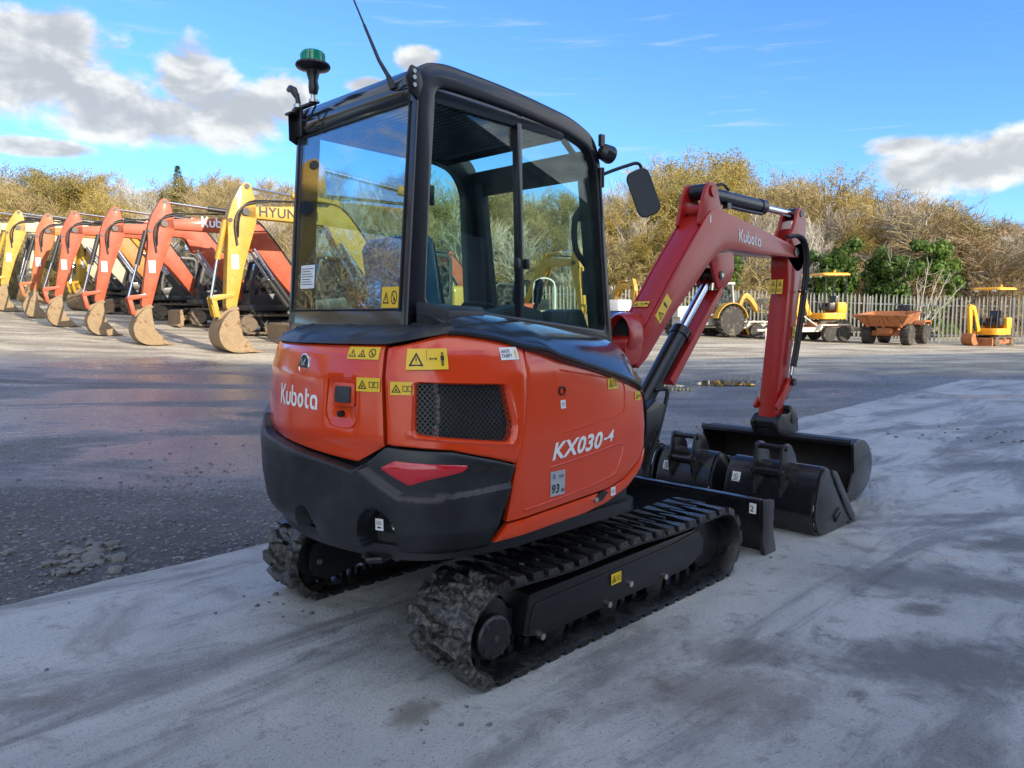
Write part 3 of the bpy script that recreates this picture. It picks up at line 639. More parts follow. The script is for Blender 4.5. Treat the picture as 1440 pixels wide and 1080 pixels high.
PROTO = {
 'bare': [tree_proto(s, 8, 1.0, .12, (14, 10, 10), .11, M_TWIG, twig=.017) for s in (11, 12, 13)],
 'pale': [tree_proto(s, 8, .7, .3, (13, 9, 9), .16, M_TWIGP, twig=.017, first=.12, bark=M_TWIGP) for s in (21, 22)],
 'russet': [tree_proto(s, 8, 1.05, .1, (14, 10, 10), .10, M_TWIGR, twig=.017, first=.15) for s in (31, 32)],
 'olive': [tree_proto(s, 8, 1.0, .15, (13, 9, 8), .11, M_TWIG, (M_LEAFY, 14000, .055), twig=.014, first=.12) for s in (41, 42)],
 'golden': [tree_proto(s, 8, 1.0, .15, (13, 9, 8), .12, M_TWIG, (M_LEAFG, 17000, .055), twig=.014, first=.15) for s in (51, 52)],
 'brush': [tree_proto(s, 4, 1.2, .1, (15, 9, 7), .05, M_TWIG, (M_LEAFY, 2200, .045), twig=.012, first=.02) for s in (61, 62)],
 'scrub': [tree_proto(s, 4, 1.2, .1, (15, 9, 7), .05, M_TWIGR, (M_LEAFG, 500, .05), twig=.012, first=.02) for s in (71, 72)]}
LOOK = {'bare': 'bare brown tree', 'pale': 'bare pale tree', 'russet': 'bare russet tree', 'olive': 'olive leaved tree',
        'golden': 'golden leaved tree', 'brush': 'low olive bush', 'scrub': 'low russet bush'}
CREST = [(-200, 222), (0, 224), (60, 216), (130, 222), (180, 240), (260, 236), (340, 232), (420, 240), (560, 235), (700, 238), (820, 255), (880, 248), (930, 212), (965, 190), (1010, 205), (1060, 226), (1120, 232), (1180, 240), (1240, 252), (1290, 268), (1340, 292), (1390, 306), (1440, 306), (1650, 315)]
cx, cy = zip(*CREST)
KIND_AT = lambda px, row, q: 'pale' if row < 2 and px > 190 and (q*7.3) % 1 < .38 else (('olive' if q < .45 else 'bare' if q < .8 else 'golden') if px < 190 else ('bare' if q < .55 else 'pale' if q < .85 else 'olive') if px < 420 else ('olive' if q < .35 else 'pale' if q < .7 else 'bare') if px < 850
        else ('golden' if q < .5 else 'olive' if q < .9 else 'pale') if px < 1045 else ('bare' if q < .6 else 'russet' if q < .9 else 'golden') if px < 1230 else ('scrub' if q < .0 else 'russet' if q < .5 else 'bare' if q < .92 else 'olive'))
tr_ = random.Random(17)
MARKS = [(-999, 0, 'beyond the left end of the parked row'), (0, 45, 'behind the far yellow armed excavator'), (45, 82, 'behind the amber orange excavator'), (82, 128, 'behind the fourth red arm'), (128, 188, 'behind the third red arm'), (188, 262, 'behind the lettered red arm'), (262, 330, 'behind the lettered red boom'),
         (330, 420, 'behind the lettered yellow boom'), (420, 500, 'through the left half of the rear glass'), (500, 590, 'through the right half of the rear glass'), (590, 660, 'through the left end of the side window'), (660, 740, 'through the side window left of its divider'), (740, 850, 'through the side window right of its divider'),
         (850, 930, 'above the mirror'), (930, 985, 'left of the boom peak'), (985, 1045, 'above the boom peak'), (1045, 1110, 'above the dipper cylinder'), (1110, 1150, 'right of the dipper top'), (1150, 1200, 'above the trailer digger'), (1200, 1250, 'above the left of the rusty dumper'), (1250, 1310, 'above the right of the rusty dumper'),
         (1310, 1375, 'between the rusty dumper and the lone digger'), (1375, 1440, 'above the lone canopied digger'), (1440, 9999, 'past the right edge digger')]
ROWS = ('just behind the fence line', 'in the second row uphill', 'in the third row uphill', 'in the fourth row uphill', 'on the crest', 'along the fence foot')
PLANTED = []
def plant(kind, px, d, topz, row=0, cat='tree', wide=1.):
    x, y = wxy((px-720)/FPX*d, d); la, dd = lat_d(x, y); base = float(hill_ld(la, d)) if d > 39 else gz(x, y)
    trunk, crown, top = tr_.choice(PROTO[kind]); sc = max(.35, (topz-base)/top); name = {'brush': 'thicket_bush', 'scrub': 'scrub_bush'}.get(kind, kind+'_tree')
    o = thing(name, LOOK[kind], 'bush' if kind in ('brush', 'scrub') else cat, (x, y, base-.1), tr_.uniform(0, 6.28), 'hillside bushes' if kind in ('brush', 'scrub') else 'hillside trees'); PLANTED.append((kind, row, px, o))
    o.scale = (sc*wide, sc*wide, sc); link('trunk', trunk, o); link('crown', crown, o); return o
top_of = lambda px, d, k: 1.46+(437-np.interp(px, cx, cy))*d/FPX*k
for row, (d0, dj, step, k0, k1) in enumerate(((41, 1.2, 52, .52, .78), (46, 2, 40, .68, .9), (52, 2, 40, .8, .98), (59, 3, 38, .9, 1.03), (68, 3, 42, .86, 1.0))):
    px = -350+row*17
    while px < 1900:
        if row == 0 and (1120 < px < 1345 or 985 < px < 1035): px += 20; continue
        d = d0+tr_.uniform(-dj, dj); q = tr_.random(); kd = KIND_AT(px, row, q)
        plant(kd, px, d, row=row, topz=top_of(px, d, tr_.uniform(k0, k1) if px < 1230 else tr_.uniform(.5+.5*k0, .97)), wide=1.55 if px > 1230 else 1.25 if px > 1130 or px < 200 else 1.05); px += step*tr_.uniform(.7, 1.3)
for i in range(64):
    px = -120+i*27+tr_.uniform(-10, 10)
    if 1120 < px < 1345 and tr_.random() < .8: continue
    d = 39.6+tr_.uniform(-.6, 1.8); kd = 'scrub' if px > 1150 and tr_.random() < .7 else 'brush'
    plant(kd, px, d, 1.46+(437-np.interp(px, cx, cy))*d/FPX*tr_.uniform(.22, .48), row=5, wide=1.3)
Vs, Fs, o = [], [], 0
for i in range(18):
    a = R(92+i*3.4); q = 44+tr_.uniform(-6, 8); la, dd = lat_d(q*math.cos(a), q*math.sin(a)); px = 720+la/max(dd, .1)*FPX if dd > 1 else -5000
    if not -150 < px < 1500:
        me = tr_.choice(PROTO[tr_.choice(('bare', 'olive'))])[1]; V = np.empty(len(me.vertices)*3, np.float32); me.vertices.foreach_get('co', V); V = V.reshape(-1, 3)*np.array((1.7, 1.7, 1.25)); F = np.empty(len(me.loops), np.int32); me.loops.foreach_get('vertex_index', F)
        Vs.append(V+np.array((q*math.cos(a), q*math.sin(a), float(gz_ld(la, min(max(dd, 0), 30)))-.2))); Fs.append(F.reshape(-1, 4)+o); o += len(V)
link('far_woodland', raw_mesh('far_woodland', np.concatenate(Vs), np.concatenate(Fs), M_TWIG, smooth=False), kind='stuff')
cells = {}
for kind, row, px, o in PLANTED:
    mk = next(i for i, q in enumerate(MARKS) if q[0] <= px < q[1]); cells.setdefault((kind, row, mk), []).append((px, o))
for (kind, row, mk), lst in cells.items():
    lst.sort(key=lambda q: q[0]); nm = ['', 'left ', 'middle ', 'right '] if len(lst) == 3 else ['', 'left ', 'right ']
    for i, (px, o) in enumerate(lst):
        w = '' if len(lst) == 1 else nm[i+1] if len(lst) < 4 else ('first ', 'second ', 'third ', 'fourth ', 'fifth ', 'sixth ', 'seventh ', 'eighth ', 'ninth ', 'tenth ', 'eleventh ', 'twelfth ')[min(i, 11)]
        o['label'] = w+LOOK[kind]+' '+('' if row in (0, 5) and False else ROWS[row].replace('in the ', '').replace(' uphill', ''))+' '+MARKS[mk][2]
        if len(o['label'].split()) > 16: o['label'] = ' '.join((w+LOOK[kind].split(' with ')[0]+' '+ROWS[row].replace('in the ', '').replace(' uphill', '')+' '+MARKS[mk][2]).split()[:16])
# ivy clad trees: leaf clumps round several stems
def ivy_tree(px, d, topy, w, label, seed):
    w *= 1.25
    x, y = wxy((px-720)/FPX*d, d); base = gz(x, y); H = 1.46+(437-topy)*d/FPX-base; r = np.random.default_rng(seed); o = thing('ivy_clad_tree', label, 'tree', (x, y, base-.1), 0)
    V, F, oo = [], [], 0; C = []
    for k in range(9):
        ang = r.random()*6.28; q = r.uniform(0, w*.35); b0 = np.array((math.cos(ang)*q*.5, math.sin(ang)*q*.5, 0)); tp = np.array((math.cos(ang)*q*1.3, math.sin(ang)*q*1.3, H*r.uniform(.7, 1.))); C.append((b0, tp))
    br = [(np.linspace(a, b, 6)+np.concatenate([np.zeros((1, 3)), r.normal(0, .12, (5, 3))]), np.linspace(.09, .02, 6), 0) for a, b in C]
    Vt, Ft = tubes(br, 6); link('trunk', raw_mesh('trunk', Vt, Ft, M_BARK), o)
    cl = []
    for k in range(85):
        a, b = C[r.integers(len(C))]; t = r.uniform(.12, 1); c = a+(b-a)*t+r.normal(0, w*.13, 3); cl.append((c, r.uniform(.16, .42)*w*.55))
    n = 9500; ci = r.integers(0, len(cl), n); cen = np.array([c for c, _ in cl])[ci]; rad = np.array([q for _, q in cl])[ci]; u = r.normal(0, 1, (n, 3)); u /= np.linalg.norm(u, axis=1)[:, None]
    P = cen+u*(rad*r.random(n)**.4)[:, None]; P[:, 2] = np.maximum(P[:, 2], .1); a = np.cross(u, r.normal(0, 1, (n, 3))); a /= np.linalg.norm(a, axis=1)[:, None]; b = np.cross(u, a)+u*r.normal(0, .4, (n, 1)); s = (r.uniform(.05, .11, n))[:, None]
    V = np.stack([P-a*s, P-b*s, P+a*s, P+b*s], 1).reshape(-1, 3); link('crown', raw_mesh('crown', V, np.arange(n*4).reshape(-1, 4), M_IVY, smooth=False), o)
ivy_tree(1166, 38.5, 338, 2.1, 'dark green ivy clad tree directly behind the canopied digger on the trailer', 1)
ivy_tree(1256, 38.2, 347, 2.0, 'full dark green ivy clad tree behind the rusty dumper', 2)
ivy_tree(1313, 39.2, 328, 1.8, 'tall narrow ivy clad tree leaning right of the rusty dumper', 3)
ivy_tree(1012, 38.6, 352, 1.6, 'ivy clad tree standing under the bend of the red boom', 4)
# the pale leaning tree between the ivy
x, y = wxy((1292-720)/FPX*37.6, 37.6); o = thing('leaning_bare_tree', 'pale bare tree leaning right in front of the ivy behind the dumper', 'tree', (x, y, gz(x, y)), 0)
r = np.random.default_rng(9); RV = np.array((RT2[0], RT2[1], 0)); br = []
for k, (l, h, b0) in enumerate(((1.5, 3.1, 0), (1.0, 3.4, .05), (.45, 3.7, -.1), (2.1, 2.7, .1), (.1, 3.2, -.2))):
    P = np.array([RV*(b0+l*(t**1.3))+np.array((0, 0, h*t))+np.append(r.normal(0, .05, 2), 0)*t for t in np.linspace(0, 1, 7)]); br.append((P, np.linspace(.055, .012, 7), 0))
    for q in range(16):
        t = r.uniform(.35, 1)*5.9; j = int(t); s_ = P[j]; v = np.append(r.normal(0, .35, 2), r.uniform(.2, .9))+RV*r.uniform(-.2, .5); br.append((np.array([s_+v*u for u in np.linspace(0, r.uniform(.5, 1.), 4)])+np.concatenate([np.zeros((1, 3)), r.normal(0, .04, (3, 3))]), np.linspace(.014, .006, 4), 2))
V, F = tubes([b for b in br if b[2] == 0], 6); link('trunk', raw_mesh('trunk', V, F, M_TWIGP), o); V, F = tubes([b for b in br if b[2] == 2], 3); link('crown', raw_mesh('crown', V, F, M_TWIGP), o)
# the small dark conifer on the skyline
x, y = wxy((262-720)/FPX*58, 58); bz = float(hill_ld(*lat_d(x, y))); o = thing('conifer_tree', 'small dark conifer poking above the bare trees left of the cab', 'tree', (x, y, bz), 0)
H = 1.46+(437-236)*58/FPX-bz; mb = MB(); mb.cyl((0, 0, 0), (0, 0, H*.98), .14, .02, 7); mb.obj('trunk', M_BARK, o)
n = 1500; t = r.random(n)**.7; a = r.random(n)*6.28; q = (1-t)*1.5*r.random(n)**.5+.03; P = np.stack([np.cos(a)*q, np.sin(a)*q, H*(.12+.88*t)-q*.25], -1); u = r.normal(0, 1, (n, 3))*(.05, .05, .02); v2 = np.stack([np.cos(a)*.22, np.sin(a)*.22, -.05+0*a], -1)
link('crown', raw_mesh('crown', np.stack([P-u, P+u, P+v2], 1).reshape(-1, 3), np.arange(n*3).reshape(-1, 3), M_IVY, smooth=False), o)

# ------------------------------------------------------------------ the mini excavator
EX = thing('mini_excavator', 'clean orange red mini excavator with black cab standing on the concrete pad', 'excavator')
# body outline seen from above and its rounding with height
def bez(p0, p1, p2, p3, n):
    t = np.linspace(0, 1, n)[:, None]; p0, p1, p2, p3 = map(np.array, (p0, p1, p2, p3)); return (1-t)**3*p0+3*(1-t)**2*t*p1+3*(1-t)*t*t*p2+t**3*p3
a_ = np.radians(np.linspace(147, 204, 40)); arc_ = np.stack([1.2*np.cos(a_), 1.2*np.sin(a_)], -1); e_ = arc_[-1]; tg_ = np.array([-np.sin(a_[-1]), np.cos(a_[-1])])
OL = np.array([(.15, .70), (-.80, .70), *map(tuple, bez((-.80, .70), (-.90, .70), (-.955, .73), arc_[0], 10)[1:-1]), *map(tuple, arc_), *map(tuple, bez(e_, e_+tg_*.17, (-.86, -.70), (-.60, -.735), 20)[1:]), *map(tuple, bez((.17, -.735), (.26, -.735), (.31, -.69), (.33, -.58), 10))])
LL = np.concatenate([[0], np.cumsum(np.linalg.norm(np.diff(OL, axis=0), axis=1))])
TT = np.gradient(OL, axis=0)/np.gradient(LL)[:, None]; TT /= np.linalg.norm(TT, axis=1)[:, None]; NN = np.stack([TT[:, 1], -TT[:, 0]], -1)
if NN[30] @ OL[30] < 0: NN = -NN
ZK, OK_ = [.4, .66, .9, 1.2, 1.30, 1.38], [0, 0, .005, -.02, -.05, -.10]
def S(s, z, extra=0.):
    o = np.interp(z, ZK, OK_)+extra
    return (float(np.interp(s, LL, OL[:, 0])+np.interp(s, LL, NN[:, 0])*o), float(np.interp(s, LL, OL[:, 1])+np.interp(s, LL, NN[:, 1])*o), float(z))
def on_body(s, z, off=.003): return lambda a, b, k=0: S(s+a, z+b, off+k)
def crv(pts): x, y = zip(*pts); return lambda s: float(np.interp(s, x, y))
def panel(name, s0, s1, zl, zu, parent, m=M_ORANGE, nu=60, nv=14, extra=0., depth=.03, bev=.006, fx=None):
    """strip of body work between two height curves; s0/s1 may be (bottom, top) pairs; edges are turned inwards"""
    rows = []
    sa = s0 if isinstance(s0, tuple) else (s0, s0); sb = s1 if isinstance(s1, tuple) else (s1, s1)
    for i in range(-1, nu+2):
        u = min(max(i/nu, 0), 1); row = []
        for j in range(-1, nv+2):
            v = min(max(j/nv, 0), 1); s = (sa[0]*(1-u)+sb[0]*u)*(1-v)+(sa[1]*(1-u)+sb[1]*u)*v; z = zl(s)*(1-v)+zu(s)*v
            d = min(u*nu, (1-u)*nu, 99)*0; e = extra+(fx(s, z) if fx else 0)
            if i in (-1, nu+1) or j in (-1, nv+1): e -= depth
            elif i in (0, nu) or j in (0, nv): e -= bev*.6
            row.append(S(s, z, e))
        rows.append(row)
    return MB().grid(rows).obj(name, m, parent, smooth=40)
def ray_poly(c, ang, poly):
    d = (math.cos(ang), math.sin(ang)); best = 0
    for i in range(len(poly)):
        (x1, y1), (x2, y2) = poly[i-1], poly[i]; ex, ey = x2-x1, y2-y1; den = d[0]*ey-d[1]*ex
        if abs(den) < 1e-12: continue
        t = ((x1-c[0])*ey-(y1-c[1])*ex)/den; q = ((x1-c[0])*d[1]-(y1-c[1])*d[0])/den
        if t > 0 and -1e-9 <= q <= 1+1e-9: best = max(best, t)
    return (c[0]+d[0]*best, c[1]+d[1]*best)
def ridge(name, pts, r, parent, m=M_ORANGE, off=.0, n=5, flat=True):
    P = [S(s, z, off) for s, z in pts]; return MB().tube(catmull(P, 4), r, 6).obj(name, m, parent)

# --- rear hood
hood = panel('rear_hood', 1.05, (2.347, 2.322), crv([(1.0, .93), (1.3, .905), (1.53, .918), (1.8, .90), (2.05, .880), (2.214, .868), (2.347, .938)]), crv([(1., 1.318), (2.4, 1.326)]), EX, nu=90, nv=22,
             fx=lambda s, z: -.016*max(0, 1-max(abs(s-2.125)/.088, abs(z-1.10)/.098)**6)-.010*max(0, 1-(max(0, .955-z)/.05))*0-.012*min(1, max(0, (.955-z)/.03)))
mb = MB(); ps = roundpoly([(2.088, 1.085), (2.205, 1.085), (2.205, 1.178), (2.088, 1.178)], .012); mb.loft([[S(a, b, e) for a, b in ps] for e in (-.01, .006)]); lt = mb.obj('latch_plate', M_ORANGE, hood, .002)
mb = MB(); ps = roundpoly([(2.105, 1.10), (2.188, 1.10), (2.188, 1.165), (2.105, 1.165)], .008); mb.loft([[S(a, b, e) for a, b in ps] for e in (0, .014)]); mb.obj('latch_handle', M_DARKIN, lt, .003)
mb = MB(); c = Vector(S(2.125, 1.052, -.02)); nn_ = Vector((NN[30][0], NN[30][1], 0)); c2 = Vector(S(2.125, 1.052, .004)); mb.cyl(c, c2, .013, n=16); mb.obj('key_lock', M_BLACK, hood)
ridge('latch_rim', [(2.045, 1.19), (2.04, 1.05), (2.075, 1.005), (2.18, 1.0), (2.215, 1.05), (2.215, 1.185)], .004, hood, off=-.002)
V, F = maker_logo(); mb = MB(); sc_ = .335/V[:, 0].max(); lay(mb, V*np.array([sc_, sc_*.95]), F, on_body(1.650, 1.058, .002)); mb.obj('maker_name', M_WHITE, hood, recalc=False)
mb = MB(); c = Vector(S(1.857, 1.238, -.012)); no = Vector((math.cos(R(179.5)), math.sin(R(179.5)), .16)).normalized(); mb.lathe([(.046, 0), (.046, .014), (.040, .017), (.038, .012), (.0, .012)], c, no, 32); bd = mb.obj('maker_badge', M_CHROME, hood)
mb = MB(); mb.lathe([(.0375, .0125), (.0375, .0135), (0, .0137)], c, no, 32); mb.obj('badge_ground', M_BLACK, bd)
mb = MB(); uu = Vector((0, -1, 0)); vv = no.cross(uu)*-1
fm = plane_map(c+no*.0145, uu, Vector((0, 0, 1)), no, .0)
for pts in ([(-.016, -.022), (-.016, .022)], [(.016, .022), (-.006, .001), (.018, -.022)]): v, f = ribbon(pts, .010); lay(mb, v, f, fm)
mb.obj('badge_mark', M_CHROME, bd, recalc=False)
sticker(hood, on_body(2.142, 1.272), .165, .048, [('tri', .004, .006, .045, .036), ('trip', .055, .006, .045, .036), ('ring', .112, .008, .036, .034)])
sticker(hood, on_body(2.212, 1.148), .115, .054, [('trip', .006, .006, .048, .042), ('book', .060, .008, .05, .04)])

# --- right rear panel with its grille
gr_poly = [(2.487, 1.183), (2.868, 1.160), (2.902, 1.0), (2.885, .932), (2.478, .987)]
bnd = lambda z: float(np.interp(z, [.60, .767, .84, .988, 1.10, 1.304, 1.40], [2.855, 2.893, 2.918, 2.964, 2.990, 3.006, 3.015]))
op = [(2.364, .944), (2.45, .940), (2.62, .922), (2.78, .880), (2.906, .842)]+[(bnd(z)-.008, z) for z in (.86, .92, .988, 1.05, 1.10, 1.2, 1.305)]+[(2.90, 1.338), (2.78, 1.362), (2.68, 1.372), (2.60, 1.365), (2.50, 1.345), (2.40, 1.327), (2.339, 1.322)]
cg = (2.68, 1.07); N_ = 120; angs = [2*math.pi*i/N_ for i in range(N_)]
oring = [ray_poly(cg, a, op) for a in angs]; gin = roundpoly(gr_poly, .02, 3); iring = [ray_poly(cg, a, gin) for a in angs]
rings = [[S(s, z, -.035) for s, z in oring], [S(s, z, -.004) for s, z in oring]]
for k in range(1, 8):
    t = k/8*.78; rings.append([S(s*(1-t)+a*t, z*(1-t)+b*t, 0) for (s, z), (a, b) in zip(oring, iring)])
grow_ = lambda k: [(cg[0]+(a-cg[0])*k, cg[1]+(b-cg[1])*k) for a, b in iring]
rings += [[S(s, z, .004) for s, z in grow_(1.085)], [S(s, z, .0) for s, z in grow_(1.05)], [S(s, z, -.022) for s, z in grow_(1.0)], [S(s, z, -.05) for s, z in grow_(.99)]]
rp = MB().loft(rings, True, False).obj('right_rear_panel', M_ORANGE, EX, smooth=40)
mb = MB(); mb.loft([[S(s, z, e) for s, z in roundpoly(gr_poly, .02, 3)] for e in (-.075, -.06)]); mb.obj('radiator_core', M_RADI, rp)
mb = MB()
for k in range(4): mb.box(S(2.56+.012*math.sin(k), .99+.06*k, -.05), (.02, .02, .05))
for k in range(26): mb.box(S(2.57, .985+.0075*k, -.052), (.012, .012, .004))
mb.obj('radiator_hose', M_STEEL, rp)
def clip_seg(p, q, poly):
    """part of a segment inside a convex polygon (counter clockwise)"""
    t0, t1 = 0., 1.; d = (q[0]-p[0], q[1]-p[1])
    for i in range(len(poly)):
        a, b = poly[i-1], poly[i]; nx, ny = b[1]-a[1], -(b[0]-a[0]); den = nx*d[0]+ny*d[1]; num = nx*(a[0]-p[0])+ny*(a[1]-p[1])
        if abs(den) < 1e-12:
            if num < 0: return None
            continue
        t = num/den
        if den > 0: t1 = min(t1, t)
        else: t0 = max(t0, t)
    return (t0, t1) if t1 > t0 else None
ccw = gr_poly[::-1]; mb = MB()
for sgn in (1, -1):
    for k in range(-34, 44):
        p = (2.40, .90+k*.0225); q = (2.95, .90+k*.0225+sgn*.55*1.05); r_ = clip_seg(p, q, ccw)
        if r_:
            n = 5; pts = [(p[0]+(q[0]-p[0])*(r_[0]+(r_[1]-r_[0])*i/n), p[1]+(q[1]-p[1])*(r_[0]+(r_[1]-r_[0])*i/n)) for i in range(n+1)]
            v, f = ribbon(pts, .0042); e0 = -.016 if sgn > 0 else -.019; mb.add([S(a, b, e0) for a, b in v], f)
mb.obj('wire_mesh', M_MESH, rp, recalc=False)
sticker(rp, on_body(2.440, 1.236, .007), .178, .080, [('tri', .008, .008, .07, .064), ('bar', .088, .005, .0015, .1), ('arrow', .098, .026, .036, .03), ('man', .138, .012, .034, .056)])
sticker(rp, on_body(2.374, 1.140), .100, .050, [('trip', .004, .005, .045, .04), ('book', .052, .006, .045, .038)])
sk = sticker(rp, on_body(2.862, 1.262), .096, .050, [], M_LABELW, 'white anti theft label')
mb = MB(); V, F = text_flat('ANTI', .019, .1, .012); lay(mb, V, F, on_body(2.867, 1.290, .0045)); V, F = text_flat('THEFT', .019, .1, .012); lay(mb, V, F, on_body(2.867, 1.272, .0045)); mb.obj('lettering', M_INKSHADE, sk, recalc=False)
mb = MB(); V, F = glyph('man'); lay(mb, V*np.array((.026, .038)), F, on_body(2.929, 1.268, .0045)); mb.obj('printed_figure', M_YEL, sk, recalc=False)

# --- right side door
zb_d = crv([(2.85, .604), (3.505, .640), (3.62, .668), (3.73, .735), (3.80, .80)]); zt_d = crv([(2.99, 1.305), (3.103, 1.303), (3.14, 1.285), (3.20, 1.258), (3.262, 1.243), (3.50, 1.178), (3.68, 1.124), (3.76, 1.088), (3.80, 1.045)])
door = panel('side_door', (2.862, 3.012), (3.80, 3.80), zb_d, zt_d, EX, nu=80, nv=18)
for pts in ([(3.19, 1.205), (3.45, 1.16), (3.60, 1.128), (3.628, 1.10), (3.624, 1.04), (3.60, .985), (3.40, .958), (3.19, .935)], [(3.10, .795), (3.35, .815), (3.58, .838), (3.60, .80), (3.565, .725), (3.50, .69), (3.2, .655), (2.95, .640)]): ridge('pressed_line', pts, .0045, door, off=-.001)
mb = MB(); c = Vector(S(3.192, 1.117, -.02)); mb.lathe([(.021, .0), (.021, .026), (.017, .028), (.015, .012), (0, .012)], c, (0, -1, 0), 24); mb.obj('fuel_lock', M_BLACK, door)
sk = sticker(door, on_body(3.178, 1.040), .032, .036, [], M_LABELW, 'small white label')
mb = MB(); V, F = glyph('book'); lay(mb, V*np.array((.022, .024)), F, on_body(3.183, 1.046, .0045)); mb.obj('lettering', M_INKSHADE, sk, recalc=False)
V, F = text_flat('KX030', .098, .26, .030, 1.04); V = V*np.array([.337/V[:, 0].max(), .076/V[:, 1].max()]); mb = MB(); lay(mb, V, F, lambda a, b, k=0: S(3.112+a, .823+b+a*.045, .003+k))
V, F = text_flat('-4', .06, .26, .022); V = V*np.array([.075/V[:, 0].max(), .052/V[:, 1].max()]); lay(mb, V, F, lambda a, b, k=0: S(3.456+a, .858+b+a*.03, .003+k)); mb.obj('model_name', M_WHITE, door, recalc=False)
sk = sticker(door, on_body(3.103, .668), .092, .108, [], M_LABELG, 'grey noise level label')
mb = MB(); V, F = text_flat('93', .052, .12, .02); lay(mb, V, F, on_body(3.110, .680, .0045)); V, F = text_flat('dB', .022, .1, .01); lay(mb, V, F, on_body(3.168, .680, .0045)); V, F = text_flat('Lw', .022, .1, .015); lay(mb, V, F, on_body(3.158, .744, .0045)); V, F = glyph('ring'); lay(mb, V*np.array((.02, .022)), F, on_body(3.115, .742, .0045)); mb.obj('lettering', M_INKSHADE, sk, recalc=False)
sticker(door, on_body(3.505, 1.098), .072, .052, [('trip', .004, .005, .036, .042), ('book', .038, .006, .03, .04)])
sticker(door, on_body(3.705, 1.030), .048, .042, [('trip', .004, .005, .025, .032), ('bar', .028, .01, .015, .02)])
# --- skirt below the door
skirt = panel('body_skirt', (2.80, 2.868), 3.82, crv([(2.80, .530), (3.336, .552), (3.50, .575), (3.65, .62), (3.75, .69), (3.82, .76)]), lambda s: zb_d(s)-.010, EX, nu=60, nv=6)
mb = MB(); ps = roundpoly([(3.395, .592), (3.45, .590), (3.50, .628), (3.43, .628)], .01, 3); mb.loft([[S(a, b, e) for a, b in ps] for e in (-.03, .0055)]); nt = mb.obj('latch_notch', M_BLACK, skirt)
mb = MB(); c = Vector(S(3.40, .605, -.01)); mb.cyl(c, c+Vector((0, -.026, 0)), .011, n=14); mb.obj('latch_bolt', M_STEEL, skirt)
sticker(skirt, on_body(3.515, .600), .035, .040, [('book', .005, .008, .022, .024)], M_LABELW)
# --- left side panel and the dark core behind the panels
panel('left_side_panel', .12, 1.04, lambda s: .55, crv([(0, 1.20), (.6, 1.30), (1.1, 1.318)]), EX, nu=30, nv=6)
mb = MB(); core = [(float(p[0]-n_[0]*.085), float(p[1]-n_[1]*.085)) for p, n_ in zip(OL[::2], NN[::2])]; mb.prism(core, .50, 1.20, 'z'); mb.obj('engine_bay', M_RADI, EX)
mb = MB(); core = [(float(p[0]-n_[0]*.05), float(p[1]-n_[1]*.05)) for p, n_ in zip(OL[::2], NN[::2])]; mb.prism(core, .475, .53, 'z'); mb.prism([(-.2, -.62), (.62, -.30), (.70, .0), (.62, .66), (-.2, .66)], .47, .545, 'z'); mb.obj('swing_frame', M_BLACK, EX)

# --- rear bumper (counterweight cover)
bz = lambda z: float(np.interp(z, [.48, .53, .60, .72, .86, .93, 1.0], [-.035, .0, .027, .040, .040, .030, .025]))
def sdpoly(p, poly):
    ins = False; dm = 9
    for i in range(len(poly)):
        a, b = poly[i-1], poly[i]; ax, ay = b[0]-a[0], b[1]-a[1]; t = max(0, min(1, ((p[0]-a[0])*ax+(p[1]-a[1])*ay)/(ax*ax+ay*ay))); dm = min(dm, math.hypot(p[0]-a[0]-ax*t, p[1]-a[1]-ay*t))
        if (a[1] > p[1]) != (b[1] > p[1]) and p[0] < (b[0]-a[0])*(p[1]-a[1])/(b[1]-a[1])+a[0]: ins = not ins
    return dm if ins else -dm
led = [(2.265, .850), (2.42, .752), (2.55, .742), (2.91, .765), (2.93, .90), (2.62, .99), (2.36, .99)]
hol = [((1.905, .535), .075, .115), ((2.315, .57), .088, .125)]
def bfx(s, z):
    e = bz(z); d = sdpoly((s, z), led); e -= .022*min(1, max(0, (d+.004)/.014))
    if s > 2.70: e -= .012*min(1, max(0, (s-2.70)/.18))*0
    for (cx_, cz_), ra, rb in hol:
        q = math.hypot((s-cx_)/ra, (z-cz_)/rb); e -= .10*max(0, min(1, (1-q)/.22))
    return e
bump_ = panel('rear_bumper', 1.10, (2.775, 2.893), crv([(1.1, .60), (1.45, .572), (1.62, .560), (2.035, .517), (2.36, .525), (2.567, .510), (2.80, .515)]), crv([(1.1, 1.0), (1.39, .985), (1.45, .925), (1.53, .908), (1.70, .900), (2.05, .868), (2.225, .840), (2.29, .878), (2.36, .936), (2.62, .915), (2.80, .868), (2.895, .838)]), EX, M_CHAR, nu=190, nv=46, fx=bfx, depth=.06, bev=.008)
lz0, lz1 = crv([(2.350, .855), (2.457, .796), (2.53, .818), (2.655, .838), (2.672, .855)]), crv([(2.350, .860), (2.405, .889), (2.672, .864)])
lamp = panel('tail_lamp', 2.352, 2.672, lz0, lz1, bump_, M_REDL, nu=40, nv=6, fx=lambda s, z: bz(z)-.012, depth=.02, bev=.006)
for pts in ([(2.692, .862), (2.760, .853), (2.712, .818), (2.672, .822)], [(2.782, .849), (2.862, .836), (2.855, .822), (2.738, .822)]):
    ps = roundpoly(pts, .006, 2); mb = MB(); vs = [S(a, b, bz(b)-.0195) for a, b in ps]; cc = S(sum(p[0] for p in ps)/len(ps), sum(p[1] for p in ps)/len(ps), bz(.84)-.0195); mb.add(vs+[cc], [(i, (i+1) % len(vs), len(vs)) for i in range(len(vs))]); mb.obj('vent_shade', M_INKSHADE, bump_, recalc=False)  # flat black sheets, the vents' inner shade put into the colour
